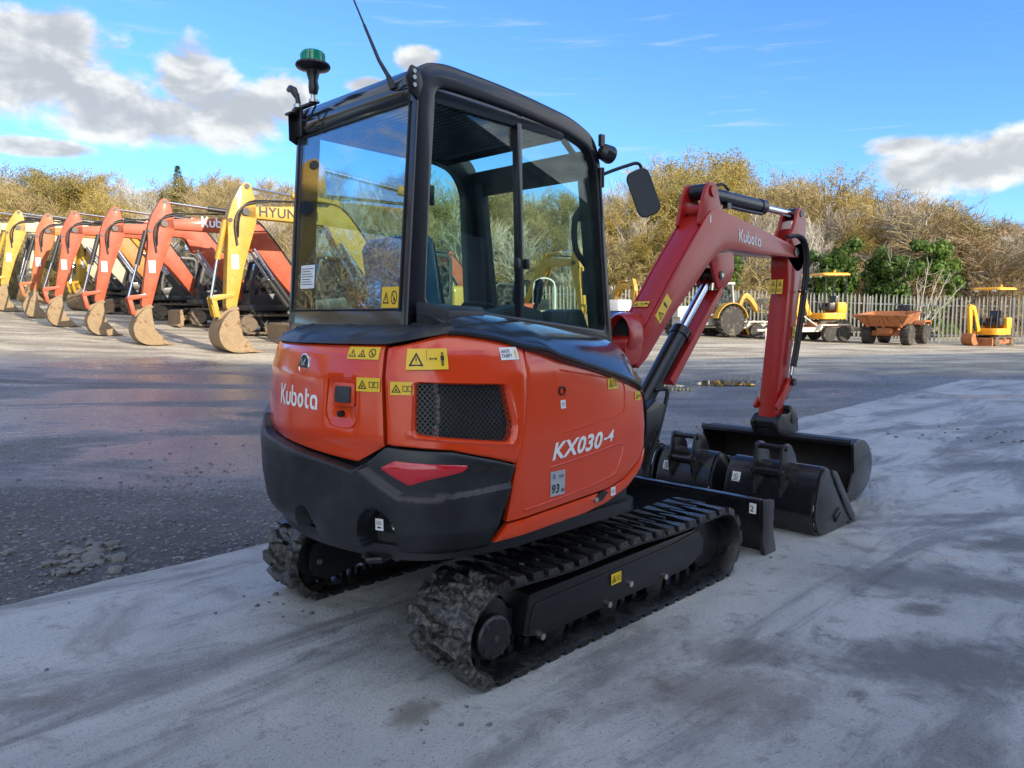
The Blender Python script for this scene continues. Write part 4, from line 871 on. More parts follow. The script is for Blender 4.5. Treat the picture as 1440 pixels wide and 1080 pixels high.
mb = MB(); mb.add([S(a, b, bz(b)+.001) for a, b in ribbon([(2.176, .845), (2.19, .70), (2.20, .55)], .003)[0]], ribbon([(0, 0), (0, 1), (0, 2)], .1)[1]); mb.obj('mould_seam', M_DARKIN, bump_, recalc=False)
sk = sticker(bump_, lambda a, b, k=0: S(2.272+a, .588+b, bz(.6)-.066+k), .040, .048, [('book', .006, .02, .026, .02), ('bar', .010, .004, .018, .016)], M_LABELW)
mb = MB(); mb.cyl(S(2.395, .625, -.03), S(2.400, .628, .012), .016, n=14); mb.obj('drain_plug', M_LABELW, bump_)
mb = MB(); mb.tube([(-1.02, -.30, .49), (-1.10, -.33, .475), (-1.13, -.38, .47), (-1.10, -.43, .475), (-1.0, -.44, .49)], .013, 8); mb.box((-.98, -.37, .47), (.12, .18, .02)); mb.obj('tow_eye', M_BLACK, EX)
# --- dark trim over the rear hood
mb = MB(); rows = []
for i in range(60):
    s = 1.04+(2.665-1.04)*i/59; zt = float(np.interp(s, [1., 2.33, 2.50, 2.68], [1.322, 1.328, 1.352, 1.374])); a = S(s, zt, -.004); b = S(s, zt+.005, .016); c = S(s, zt+.030, .006); d = S(s, zt+.046, -.035)
    nx = max(a[0]+.05, -.855) if s < 2.45 else -.80; tx = -.85 if s < 2.5 else -.80; ty = max(min(a[1], .70), -.31 if s < 2.2 else -.36); e = (max(tx, d[0]+.03), ty*.6+d[1]*.4, 1.405); f = (max(tx, d[0]+.06), ty, 1.412); rib = .008*(1 if (i+3) % 14 in (0, 1) else 0)
    rows.append([a, b, (c[0], c[1], c[2]+rib), (d[0], d[1], d[2]+rib), (e[0], e[1], e[2]+rib*.5), f])
mb.grid(rows).obj('hood_trim', M_CHAR, EX, smooth=38)
# --- glossy dark cover right of the cab
st_ = []
for s_, z_, xi, zi in ((2.665, 1.378, -.845, 1.450), (2.72, 1.373, -.80, 1.462), (2.78, 1.364, -.745, 1.466), (2.85, 1.352, -.68, 1.466), (2.93, 1.334, -.60, 1.460), (3.01, 1.310, -.52, 1.452)):
    p = S(s_, z_, .008); st_.append((p[0], p[2], p[1], xi, zi))
st_ += [(x, zo, yo, x, zi) for x, zo, yo, zi in [(-.44, 1.296, -.712, 1.44), (-.36, 1.268, -.718, 1.428), (-.29, 1.246, -.723, 1.42), (-.06, 1.184, -.730, 1.385), (.08, 1.142, -.734, 1.36), (.16, 1.115, -.734, 1.345), (.235, 1.06, -.722, 1.33), (.29, .97, -.70, 1.315), (.335, .86, -.665, 1.30), (.37, .77, -.62, 1.285), (.405, .70, -.56, 1.27), (.44, .66, -.49, 1.25)]]
rows = []
for x, zo, yo, xi, zi in st_:
    row = [(x, yo+.03, zo-.035), (x, yo-.004, zo-.010)]
    for j in range(11):
        t = j/10; pw = 2.3 if x < .2 else 3.; row.append((x+(xi-x)*t+.10*math.sin(t*math.pi)*(0 if x < .2 else min(1, (x-.2)/.2))*.6, yo+.002+(-.32-yo)*t, zo+(zi-zo)*(1-(1-t)**pw)))
    rows.append(row)
rows.append([(.47, -.30, .62)]*2+[(.47+.02*math.sin(j/10*math.pi), -.42+.10*j/10, .64+(1.18-.64)*(1-(1-j/10)**2)) for j in range(11)])
mb = MB(); mb.grid(rows); mb.obj('side_cover', M_CAP, EX, smooth=45)
mb = MB()       # raised dark moulding along its edge
mb.tube(catmull([S(2.64, 1.374, .008), S(2.72, 1.370, .010), S(2.80, 1.358, .010), S(2.90, 1.338, .010), S(3.0, 1.312, .010), (-.44, -.714, 1.294), (-.36, -.722, 1.266), (-.28, -.728, 1.244), (-.06, -.736, 1.182), (.12, -.740, 1.126), (.20, -.736, 1.088)], 5), .010, 7); mb.obj('cover_edging', M_CHAR, EX)
mb = MB(); mb.hexa([(-.84, -.335, 1.40), (-.50, -.335, 1.40), (-.56, -.44, 1.40), (-.80, -.50, 1.40)], [(-.84, -.335, 1.50), (-.46, -.335, 1.478), (-.54, -.44, 1.462), (-.80, -.50, 1.468)]); mb.obj('cover_step', M_CHAR, EX, .012, 3)

# ------------------------------------------------------------------ cab
cab = MB(); out_r = [(-.872, 1.395), (-.792, 2.33), (-.785, 2.485), (-.64, 2.508), (-.24, 2.480), (.18, 2.420), (.352, 2.352), (.402, 2.22), (.515, 1.262)]
rr_ = [.01, .01, .10, .10, .3, .3, .12, .2, .02]
in_r = [(-.765, 1.497), (-.712, 2.30), (-.688, 2.405), (-.60, 2.408), (-.24, 2.388), (.14, 2.338), (.315, 2.285), (.372, 2.18), (.455, 1.352)]
O_ = roundpoly(out_r, [.01, .02, .13, .05, .2, .2, .12, .12, .02], 5); I_ = roundpoly(in_r, [.03, .03, .08, .05, .2, .2, .09, .09, .03], 5)
cab.plate(O_, I_, -.315, -.255); cab_o = cab.obj('cab', M_CABF, EX, .012, 3, smooth=40)
cab_o['label'] = 'black cab frame'
# bottom band of the side frame runs wider at the front
mb = MB(); mb.prism([(-.865, 1.30), (-.872, 1.40), (-.76, 1.492), (.46, 1.345), (.515, 1.26), (.56, .56), (.30, .56)], -.305, -.262); mb.obj('lower_side_panel', M_CABF, cab_o, .008)
mb = MB(); I2 = roundpoly([(-.76, 1.30), (-.712, 2.30), (-.688, 2.38), (-.60, 2.385), (-.24, 2.36), (.06, 2.325), (.21, 2.29), (.285, 2.18), (.315, 1.35)], [.03, .03, .1, .05, .2, .2, .12, .12, .05], 5); mb.plate(O_, I2, .635, .695); mb.prism([(-.865, .56), (-.872, 1.40), (-.76, 1.31), (.315, 1.36), (.515, 1.262), (.56, .56)], .645, .69); mb.obj('left_door_frame', M_CABF, cab_o, .012, 2, smooth=40)
# glass
mb = MB(); mb.box((-.448, -.2795, 1.90), (.60, .006, 1.12)); 
def pane(name, poly, y0, y1, m=M_GLS): return MB().prism(poly, y0, y1).obj(name, m, cab_o)
pane('rear_side_pane', roundpoly([(-.775, 1.49), (-.722, 2.30), (-.695, 2.41), (-.60, 2.415), (-.24, 2.395), (-.14, 2.38), (-.125, 1.412)], [.03, .03, .08, .05, .1, .0, .0], 4), -.272, -.266)
pane('front_side_pane', roundpoly([(-.17, 1.42), (-.185, 2.385), (.14, 2.345), (.32, 2.29), (.377, 2.18), (.462, 1.345)], [.0, .0, .1, .09, .09, .03], 4), -.286, -.280)
mb = MB(); mb.hexa([(-.185, -.298, 1.42), (-.155, -.298, 1.416), (-.155, -.262, 1.416), (-.185, -.262, 1.42)], [(-.200, -.298, 2.385), (-.170, -.298, 2.38), (-.170, -.262, 2.38), (-.200, -.262, 2.385)]); mb.obj('window_divider', M_CABF, cab_o, .003)
for x_ in (-.205, -.14): mb = MB(); mb.box((x_, -.30, 1.683), (.03, .02, .05)); mb.obj('window_catch', M_BLACK, cab_o, .006)
mb = MB(); mb.box((-.685, -.24, 1.962), (.05, .025, .085)); mb.box((-.715, -.245, 1.962), (.05, .012, .03)); mb.obj('belt_guide', M_BLACK, cab_o, .008)
pane('left_door_pane', roundpoly([(-.77, 1.31), (-.715, 2.30), (-.69, 2.40), (-.24, 2.37), (.07, 2.33), (.215, 2.30), (.295, 2.18), (.325, 1.34)], .05, 3), .660, .666)
RB = lambda t, y: Vector((-.872+(.082)*t, y, 1.395+.935*t))      # rear plane of the cab, t along its height
mb = MB(); q = [(-.285, .08), (.665, .08), (.665, 1.0), (-.285, 1.0)]; mb.hexa([RB(b, a) for a, b in q], [RB(b, a)+Vector((.006, 0, 0)) for a, b in q]); rg = mb.obj('rear_pane', M_GLR, cab_o)
mb = MB(); mb.hexa([RB(-.05, -.27), RB(-.05, .665), RB(.078, .665), RB(.078, -.27)], [RB(-.05, -.27)+Vector((.02, 0, 0)), RB(-.05, .665)+Vector((.02, 0, 0)), RB(.078, .665)+Vector((.02, 0, 0)), RB(.078, -.27)+Vector((.02, 0, 0))]); mb.obj('rear_sill', M_SILL, cab_o, .003)
mb = MB()
for y, w in ((.655, .035), (-.262, .05)): mb.hexa([RB(-.05, y-w)+Vector((.01, 0, 0)), RB(-.05, y+w*.4)+Vector((.01, 0, 0)), RB(1.03, y+w*.4)+Vector((.01, 0, 0)), RB(1.03, y-w)+Vector((.01, 0, 0))], [RB(-.05, y-w)+Vector((.09, 0, 0)), RB(-.05, y+w*.4)+Vector((.09, 0, 0)), RB(1.03, y+w*.4)+Vector((.09, 0, 0)), RB(1.03, y-w)+Vector((.09, 0, 0))])
mb.obj('rear_pillar', M_CABF, cab_o, .006)
mb = MB(); mb.tube([RB(.07, -.262)+Vector((-.003, 0, 0)), RB(1.0, -.262)+Vector((-.003, 0, 0))], .006, 6); mb.tube([RB(.07, .664)+Vector((-.003, 0, 0)), RB(1.0, .664)+Vector((-.003, 0, 0))], .006, 6); mb.tube([RB(1.0, -.27)+Vector((-.003, 0, 0)), RB(1.0, .667)+Vector((-.003, 0, 0))], .006, 6); mb.tube([RB(.078, -.27)+Vector((-.003, 0, 0)), RB(.078, .667)+Vector((-.003, 0, 0))], .005, 6); mb.obj('glass_seal', M_HOSE, cab_o)
rmap = plane_map(RB(0, 0), (0, -1, 0), (.082, 0, .935), (-1, 0, .088), .004)
sk = sticker(cab_o, lambda a, b, k=0: rmap(-.585+a, .18+b, k), .135, .115, [], M_LABELW, 'grey white notice on the rear glass', 'notice_label')
mb = MB(); V, F = glyph('bar')
for j in range(7): lay(mb, V*np.array((.11-.012*(j % 3), .008)), F, lambda a, b, k=0: rmap(-.575+a, .196+j*.0128+b, k), 0, 0, .001)
mb.obj('lettering', M_DARKIN, sk, recalc=False)
sticker(cab_o, lambda a, b, k=0: rmap(.130+a, .08+b, k), .125, .090, [('tri', .008, .012, .05, .064), ('ring', .068, .014, .046, .06)])
mb = MB()     # front windscreen with its frame
FP = lambda t, y, o=0: Vector((.515-.113*t+o, y, 1.262+.958*t))
mb.hexa([FP(-.6, -.255), FP(-.6, .64), FP(.98, .64), FP(.98, -.255)], [FP(-.6, -.255, .006), FP(-.6, .64, .006), FP(.98, .64, .006), FP(.98, -.255, .006)]); mb.obj('windscreen', M_GLF, cab_o)
mb = MB()
mb.hexa([FP(.985, -.26, -.05), FP(.985, .64, -.05), FP(1.07, .64, -.06), FP(1.07, -.26, -.06)], [FP(.985, -.26, .012), FP(.985, .64, .012), FP(1.09, .64, .0), FP(1.09, -.26, .0)])
mb.hexa([FP(.93, -.21, -.04), FP(.93, .59, -.04), FP(.98, .59, -.04), FP(.98, -.21, -.04)], [FP(.93, -.21, -.01), FP(.93, .59, -.01), FP(.98, .59, -.01), FP(.98, -.21, -.01)])
for y in (-.225, .595): mb.hexa([FP(-.7, y-.03, -.06), FP(-.7, y+.03, -.06), FP(1, y+.03, -.06), FP(1, y-.03, -.06)], [FP(-.7, y-.03, -.008), FP(-.7, y+.03, -.008), FP(1, y+.03, -.008), FP(1, y-.03, -.008)])
mb.obj('windscreen_frame', M_DARKIN, cab_o, .004)
# roof: rounded shell with a hatch in the front
def rring(i, zz, q=0.):
    P = roundpoly([(-.80+i, -.30+i), (.135-q, -.30+i), (.135-q, .68-i), (-.80+i, .68-i)], [.09, .015, .015, .09], 5); return [(x, y, zz-.05*max(0, x+.45)/.8) for x, y in P]
mb = MB(); mb.loft([rring(.05, 2.372), rring(.012, 2.345), rring(0, 2.362), rring(.006, 2.425), rring(.03, 2.472), rring(.08, 2.494), rring(.2, 2.504)], True, True); mb.obj('roof', M_CAP, cab_o, smooth=50)
mb = MB(); wp = [(.13, 2.425), (.25, 2.395), (.345, 2.345), (.385, 2.28), (.40, 2.235)]; mb.prism(wp+[(x-.005, z-.005) for x, z in wp[::-1]], -.262, .640); mb.obj('roof_window', M_GLF, cab_o)
mb = MB(); mb.box((-.33, .19, 2.366), (.86, .86, .012), (0, .055, 0)); 
for k in range(22): mb.box((-.72+k*.036, .19, 2.378-.002*k), (.012, .84, .012))
mb.obj('headliner', M_HEADLINE, cab_o)
mb = MB(); mb.tube([(.36, .57, 2.285), (.40, .2, 2.262), (.36, -.20, 2.262)], .012, 8); mb.tube([(.20, -.23, 2.33), (.30, -.215, 2.27), (.40, -.21, 2.22)], .016, 8); mb.box((.36, -.215, 2.235), (.08, .03, .07)); mb.obj('hatch_bar', M_BLACK, cab_o)
mb = MB(); mb.tube(catmull([FP(.78, -.205, -.05), FP(.70, -.20, -.11), FP(.55, -.20, -.12), FP(.46, -.205, -.05)], 5), .016, 8); mb.box(FP(.74, -.20, -.03), (.06, .04, .07)); mb.box(FP(.36, -.21, -.045), (.05, .05, .13)); mb.obj('grab_handle', M_DARKIN, cab_o)
# interior
mb = MB(); mb.box((-.15, .19, .60), (1.30, .86, .06)); mb.prism([(-.84, .60), (-.84, 1.36), (-.55, 1.36), (-.50, .98), (-.30, .95), (-.30, .60)], -.24, .62); mb.obj('cab_floor', M_DARKIN, cab_o)
seat = MB(); pr_ = [(-0.470, 1.02), (-0.010, 1.05), (0.030, 1.12), (-0.050, 1.17), (-0.400, 1.16)]; seat.prism(pr_, -.05, .43); so = seat.obj('seat', M_SEAT, EX, .03, 3, smooth=60)
mb = MB(); mb.prism([(-0.430, 1.14), (-0.350, 1.15), (-0.450, 1.62), (-0.490, 1.80), (-0.560, 1.82), (-0.590, 1.76), (-0.550, 1.45), (-0.510, 1.14)], -.04, .42); mb.obj('backrest', M_SEAT, so, .045, 4, smooth=60)
mb = MB(); mb.prism([(-0.450, 1.46), (-0.505, 1.80), (-0.565, 1.835), (-0.605, 1.77), (-0.570, 1.50), (-0.550, 1.44)], -.055, .435); mb.obj('seat_wrap', M_WRAP, so, .05, 4, smooth=60)
mb = MB(); mb.prism([(-.55, 1.0), (.05, 1.0), (.10, 1.30), (.05, 1.46), (-.10, 1.49), (-.5, 1.42)], -.235, -.08); mb.obj('right_console', M_DARKIN, cab_o, .03, 3)
mb = MB(); mb.prism([(-.5, 1.0), (.05, 1.0), (.10, 1.30), (.05, 1.42), (-.10, 1.45), (-.5, 1.38)], .47, .60); mb.obj('left_console', M_DARKIN, cab_o, .03, 3)
mb = MB(); mb.prism([(.36, .62), (.48, .62), (.46, 1.36), (.40, 1.47), (.30, 1.45), (.28, 1.38), (.36, 1.32)], -.20, .06); mb.obj('monitor_pod', M_DARKIN, cab_o, .03, 3)
for y, x in ((.02, .10), (-.05, .19)):
    mb = MB(); mb.tube([(x-.04, y, 1.34), (x-.02, y, 1.46), (x, y, 1.52)], .011, 8); mb.tube([(x-.002, y, 1.50), (x+.008, y, 1.56), (x+.02, y, 1.61), (x+.03, y, 1.625)], [.02, .027, .026, .012], 10); mb.obj('control_lever', M_BLACK, cab_o, smooth=60)
mb = MB(); fr_ = [(-.16, .16, 1.34), (-.16, .16, 1.47), (-.12, .15, 1.50), (.02, .12, 1.485), (.05, .12, 1.45), (.05, .12, 1.33)]; mb.tube(catmull(fr_, 4), .012, 8); mb.obj('armrest_bar', M_BLACK, cab_o)
# fittings outside
mb = MB(); mb.box((-.80, .655, 2.40), (.012, .075, .13)); mb.box((-.80, .665, 2.445), (.11, .06, .012)); mb.box((-.82, .55, 2.463), (.03, .22, .012)); mb.prism([(-.84, 2.32), (-.80, 2.30), (-.72, 2.38), (-.72, 2.44), (-.84, 2.45)], .684, .690); bk = mb.obj('lamp_bracket', M_BLACK, EX, .002)
be = MB(); be.cyl((-.83, .455, 2.462), (-.83, .455, 2.475), .022, n=14, mi=1); be.cyl((-.83, .455, 2.475), (-.83, .455, 2.50), .013, n=12, mi=1); be.tube([(-.83, .455, 2.50), (-.83, .449, 2.53), (-.83, .452, 2.56), (-.83, .452, 2.60)], [.02, .026, .022, .033], 12)
be.lathe([(.030, 0), (.035, .012), (.078, .025), (.083, .033), (.080, .042), (.055, .047), (.052, .05)], (-.83, .452, 2.595), (.05, .03, 1), 32); bo = be.obj('beacon', [M_BLACK, M_STEEL], EX, smooth=45)
mb = MB(); mb.lathe([(.056, 0), (.056, .045), (.050, .052), (0, .054)], (-.8275, .4535, 2.642), (.05, .03, 1), 32); mb.obj('beacon_lens', M_GREEN, bo)
mb = MB()
for k in range(16): a = 2*math.pi*k/16; mb.box((-.8275+.056*math.cos(a), .4535+.056*math.sin(a), 2.664), (.004, .004, .04))
mb.obj('lens_rib', M_GREEN, bo, kind='stuff')
mb = MB(); mb.tube([(-.83, .60, 2.468), (-.83, .603, 2.50), (-.835, .608, 2.53)], [.016, .012, .014], 10); mb.tube([(-.835, .608, 2.52), (-.84, .625, 2.55), (-.842, .65, 2.565), (-.842, .672, 2.56)], [.014, .02, .016, .012], 10); mb.cyl((-.83, .60, 2.462), (-.83, .60, 2.478), .024, mi=1); mb.obj('beacon_socket', [M_BLACK, M_STEEL], EX, smooth=50)
mb = MB(); mb.tube(catmull([(-.83, .57, 2.46), (-.845, .55, 2.40), (-.835, .50, 2.39), (-.82, .45, 2.45)], 5), .005, 6); mb.tube(catmull([(-.825, .56, 2.36), (-.83, .50, 2.35), (-.82, .46, 2.37)], 5), .005, 6); mb.obj('beacon_cable', M_HOSE, EX)
mb = MB(); mb.prism([(-.83, 2.36), (-.79, 2.33), (-.765, 2.40), (-.78, 2.455), (-.82, 2.465), (-.845, 2.42)], -.318, -.300); p_ = mb.obj('corner_bracket', M_BLACK, EX, .003)
for z in (2.385, 2.415, 2.44): mb = MB(); mb.cyl((-.812, -.315, z), (-.812, -.324, z), .009, n=10); mb.obj('bracket_bolt', M_STEEL, p_)
mb = MB(); a0 = Vector((-.80, -.155, 2.405)); mb.cyl(a0, a0+Vector((-.015, .012, .05)), .016, .012, 10); mb.tube([a0+Vector((-.012, .01, .045)), a0+Vector((-.035, .05, .12)), a0+Vector((-.06, .12, .28))], [.010, .008, .006], 8); mb.tube([a0+Vector((-.06, .12, .28)), a0+Vector((-.10, .19, .47)), a0+Vector((-.14, .30, .85))], [.005, .004, .002], 6); mb.tube(catmull([a0, a0+Vector((.0, -.03, -.012)), a0+Vector((-.01, -.09, -.01)), a0+Vector((.0, -.14, .0))], 4), .004, 6); mb.obj('aerial', M_BLACK, EX)
mb = MB(); lm = Vector((.425, -.335, 2.275)); mb.lathe([(.02, -.05), (.042, -.03), (.048, .02), (.045, .03), (0, .03)], lm, (.9, -.1, -.2), 16); mb.box(lm+Vector((-.045, .0, .06)), (.03, .02, .06)); mb.obj('work_lamp', M_BLACK, EX)
mb = MB(); mb.cyl((.395, -.325, 2.10), (.395, -.325, 2.20), .014, n=10); mb.tube(catmull([(.395, -.33, 2.165), (.45, -.36, 2.19), (.51, -.40, 2.215), (.56, -.43, 2.23), (.585, -.44, 2.20), (.59, -.45, 2.10)], 5), .009, 8); mo = mb.obj('mirror_arm', M_BLACK, EX)
mb = MB(); mc = Vector((.575, -.46, 2.075)); Mq = Matrix.Rotation(R(38), 3, 'Z') @ Matrix.Rotation(R(-21), 3, 'X') @ Matrix.Rotation(R(-14), 3, 'Y'); pl = roundpoly([(-.062, -.125), (.062, -.125), (.062, .125), (-.062, .125)], .045, 4)
mb.loft([[mc+Mq @ Vector((x_, a*k, b*k)) for a, b in pl] for x_, k in ((.03, .55), (.022, .85), (.0, 1.), (-.014, 1.), (-.018, .95))]); mi_ = mb.obj('mirror_head', M_CHAR, mo, smooth=50)
mb = MB(); mb.loft([[mc+Mq @ Vector((x_, a*.93, b*.95)) for a, b in pl] for x_ in (-.0175, -.0195)]); mb.obj('mirror_glass', paint('mirror_glass', (.045, .05, .055), .06, .0, spec=1., fade=0), mo)

# ------------------------------------------------------------------ boom, dipper and hydraulics
top_b = [(.955, 1.20), (1.153, 1.393), (1.434, 1.718), (1.787, 2.09), (1.84, 2.128), (1.91, 2.142), (2.072, 2.124), (2.425, 2.068), (2.826, 2.002), (3.10, 1.950)]
bot_b = [(3.165, 1.915), (3.15, 1.87), (3.05, 1.868), (2.542, 1.868), (2.25, 1.880), (2.10, 1.882), (2.0, 1.868), (1.90, 1.825), (1.80, 1.755), (1.704, 1.672), (1.354, 1.386), (1.12, 1.16), (1.03, 1.10)]
mb = MB(); pb = top_b+bot_b; mb.prism(pb, -.082, .082); boom = mb.obj('boom', M_BOOM, EX, .004, 2)
mb = MB()
for y in (-.095, .095):
    mb.prism(pb, y-.009 if y < 0 else y-.005, y+.005 if y < 0 else y+.009)
mb.obj('boom_side_plate', M_BOOM, boom, .003)
mb = MB(); mb.lathe([(.05, -.112), (.086, -.110), (.09, -.10), (.09, .10), (.086, .110), (.05, .112)], (.975, 0, 1.215), (0, 1, 0), 32); mb.obj('boom_foot_boss', M_BOOM, boom, smooth=40)
pax = Vector((-1, -.22, .10)).normalized(); pc = Vector((1.03, -.012, 1.285)); pu = Vector((0, 0, 1)); pu = (pu-pax*pu.dot(pax)).normalized(); pv = pax.cross(pu)
el = lambda h, ra, rb: [pc+pax*h+pv*(ra*math.cos(2*math.pi*k/28))+pu*(rb*math.sin(2*math.pi*k/28)) for k in range(28)]
mb = MB(); mb.loft([el(-.12, .105, .17), el(.06, .098, .155), el(.125, .090, .140), el(.135, .084, .133), el(.128, .076, .124), el(.06, .072, .118)], True, False); mb.obj('hose_port', M_BOOM, boom, smooth=50)
mb = MB(); mb.loft([el(.055, .073, .12), el(.05, .073, .12)], True, True); mb.obj('port_shade', M_INKSHADE, boom)  # black disc inside the port mouth, its shade painted in
mb = MB()
for y in (-.082, .082): mb.prism(roundpoly([(1.70, 2.02), (1.765, 2.24), (1.82, 2.315), (1.885, 2.325), (1.935, 2.27), (1.955, 2.20), (2.02, 2.12), (1.95, 2.05)], [.03, .08, .04, .05, .05, .08, .03, .03], 4), y-.013, y+.013)
mb.box((1.775, 0, 2.14), (.012, .15, .05)); mb.obj('cylinder_ear', M_BOOM, boom, .003)
mb = MB(); mb.cyl((1.865, -.106, 2.262), (1.865, .106, 2.262), .028, n=16); mb.cyl((1.865, -.110, 2.262), (1.865, -.100, 2.262), .040, n=16, mi=1); mb.obj('ear_pin', [M_BLACK, M_BOOM], boom)
mb = MB()
for y in (-.07, .07): mb.prism(roundpoly([(1.86, 1.83), (1.98, 1.60), (2.05, 1.60), (2.17, 1.68), (2.20, 1.74), (2.18, 1.88)], .04, 3), y-.011, y+.011)
mb.obj('lower_bracket', M_BOOM, boom, .003)
mb = MB(); mb.cyl((2.02, -.09, 1.70), (2.02, .09, 1.70), .03, n=14); mb.cyl((2.02, -.095, 1.70), (2.02, -.085, 1.70), .016, n=10, mi=1); mb.obj('bracket_pin', [M_BLACK, M_STEEL], boom)
cylm = MB(); A, B = Vector((1.19, 0, .83)), Vector((2.02, 0, 1.70)); d_ = (B-A).normalized(); cylm.cyl(A, A+d_*.66, .062, n=20); cylm.cyl(A+d_*.62, A+d_*.68, .07, n=20); cylm.cyl(A+Vector((0, -.06, 0)), A+Vector((0, .06, 0)), .06, n=16); bc = cylm.obj('boom_cylinder', M_BLACK, EX, smooth=45)
mb = MB(); mb.cyl(A+d_*.6, B, .034, n=16); mb.obj('rod', M_CHROME, bc)
mb = MB(); mb.cyl(B+Vector((0, -.05, 0)), B+Vector((0, .05, 0)), .055, n=16); mb.obj('rod_eye', M_BLACK, bc)
pn = Vector((d_.z, 0, -d_.x)); mb = MB(); g0, g1 = A+d_*.28+pn*.085, B-d_*.06+pn*.085
mb.hexa([g0+Vector((0, -.075, 0)), g0+Vector((0, .075, 0)), g1+Vector((0, .075, 0)), g1+Vector((0, -.075, 0))], [g0+Vector((0, -.075, 0))+pn*.012, g0+Vector((0, .075, 0))+pn*.012, g1+Vector((0, .075, 0))+pn*.012, g1+Vector((0, -.075, 0))+pn*.012])
mb.hexa([g0+Vector((0, -.087, 0))-pn*.05, g0+Vector((0, -.076, 0))-pn*.05, g1+Vector((0, -.076, 0))-pn*.03, g1+Vector((0, -.087, 0))-pn*.03], [g0+Vector((0, -.087, 0))+pn*.012, g0+Vector((0, -.076, 0))+pn*.012, g1+Vector((0, -.076, 0))+pn*.012, g1+Vector((0, -.087, 0))+pn*.012]); mb.obj('rod_guard', M_BOOM, bc)
mb = MB(); mb.tube(catmull([A+d_*.12+Vector((.0, -.06, .03)), A+d_*.13+Vector((.07, -.10, .02)), A+Vector((.13, -.10, .0)), A+Vector((.08, -.09, -.16)), A+Vector((.03, -.07, -.30)), A+Vector((0, -.05, -.42))], 5), .014, 8); mb.tube(catmull([A+d_*.1+Vector((.0, .04, .03)), A+Vector((.12, .05, .0)), A+Vector((.06, .04, -.2)), A+Vector((0, .03, -.42))], 5), .014, 8); mb.obj('boom_hose', M_HOSE, EX)
mb = MB(); sb = A+Vector((-.02, 0, -.10)); mb.prism([(.62, .48), (.95, .50), (1.22, .74), (1.26, .86), (1.16, .90), (1.02, .82), (1.0, 1.04), (.95, 1.09), (.90, 1.05), (.84, .98), (.80, .92), (.62, .80)], -.15, -.10); mb.prism([(.62, .48), (.95, .50), (1.22, .74), (1.26, .86), (1.16, .90), (1.02, .82), (1.0, 1.04), (.95, 1.09), (.90, 1.05), (.84, .98), (.80, .92), (.62, .80)], .10, .15); mb.box((.85, 0, .70), (.2, .28, .40)); mb.cyl((.70, 0, .42), (.70, 0, .92), .10, n=20); mb.obj('swing_bracket', M_BLACK, EX, .006)
bm_ = plane_map((0, -.1, 0), (1, 0, 0), (0, 0, 1), (0, -1, 0), .006)
ang = math.atan2(-.085, 1); V, F = maker_logo(); sc_ = .315/V[:, 0].max(); mb = MB(); cs, sn = math.cos(ang), math.sin(ang); lay(mb, np.stack([V[:, 0]*cs-V[:, 1]*sn*0, V[:, 1]+V[:, 0]*-.085], -1)*sc_, F, bm_, 2.215, 1.945); mb.obj('maker_name', M_WHITE, boom, recalc=False)
an_ = math.atan2(.33, .29); cs, sn = math.cos(an_), math.sin(an_)
sticker(boom, lambda a, b, k=0: bm_(1.255+a*cs-b*sn*.9, 1.372+a*sn+b*cs*.9, k), .19, .085, [('tri', .012, .008, .066, .068), ('man', .10, .01, .05, .066)])
tdir = Vector((1.153-1.434, 0, 1.393-1.718)).normalized(); tmap = plane_map((1.225, .085, 1.476), (0, -1, 0), -tdir, (-(1.718-1.393), 0, 1.434-1.153), .007); sticker(boom, tmap, .115, .045, [('trip', .004, .004, .036, .036), ('book', .044, .004, .034, .036), ('bar', .084, .01, .024, .03)])
sticker(boom, lambda a, b, k=0: bm_(1.815+a, 2.045+b, k), .018, .05, [], M_LABELW, name='serial_label')
# dipper
pd = roundpoly([(2.875, .53), (3.055, 1.66), (3.03, 1.80), (3.045, 1.95), (3.20, 1.985), (3.335, 2.02), (3.30, 1.775), (3.155, 1.142), (3.05, .72), (2.995, .53), (2.935, .49)], [.03, .1, .05, .04, .05, .05, .2, .2, .1, .03, .03], 3)
mb = MB(); mb.prism(pd, -.072, .072); dip = mb.obj('dipper_arm', M_BOOM, EX, .006, 2)
mb = MB()
for y in (-.060, .060): mb.prism(roundpoly([(3.03, 1.86), (3.05, 2.02), (3.12, 2.10), (3.195, 2.265), (3.265, 2.275), (3.315, 2.22), (3.345, 2.05), (3.315, 1.80), (3.2, 1.75)], [.03, .05, .06, .04, .05, .06, .2, .1, .05], 4), y-.012, y+.012)
mb.box((3.20, 0, 2.06), (.012, .12, .10)); mb.obj('dipper_ear', M_BOOM, dip, .003)
mb = MB(); mb.cyl((3.105, -.112, 1.912), (3.105, .112, 1.912), .035, n=18); mb.obj('dipper_pin', M_BLACK, dip)
mb = MB(); mb.cyl((3.245, -.078, 2.225), (3.245, .078, 2.225), .027, n=16); mb.obj('dipper_pin', M_BLACK, dip)
for y0_, l in ((.045, 'left'), (-.012, 'right')):
    fm = plane_map((2.977, y0_, 1.56), (0, -1, 0), (.157, 0, 1.), (-1, 0, .157), .0065); sticker(dip, lambda a, b, k=0, fm=fm: fm(a, .02+b, k), .048, .115, [('trip', .006, .06, .036, .045), ('book', .006, .01, .036, .04)])
fm = plane_map((3.13, -.072, 1.21), (1, 0, 0), (.1, 0, 1), (0, -1, 0), .0065); sticker(dip, fm, .05, .11, [('tri', .006, .05, .036, .05), ('bar', .008, .01, .03, .03)])
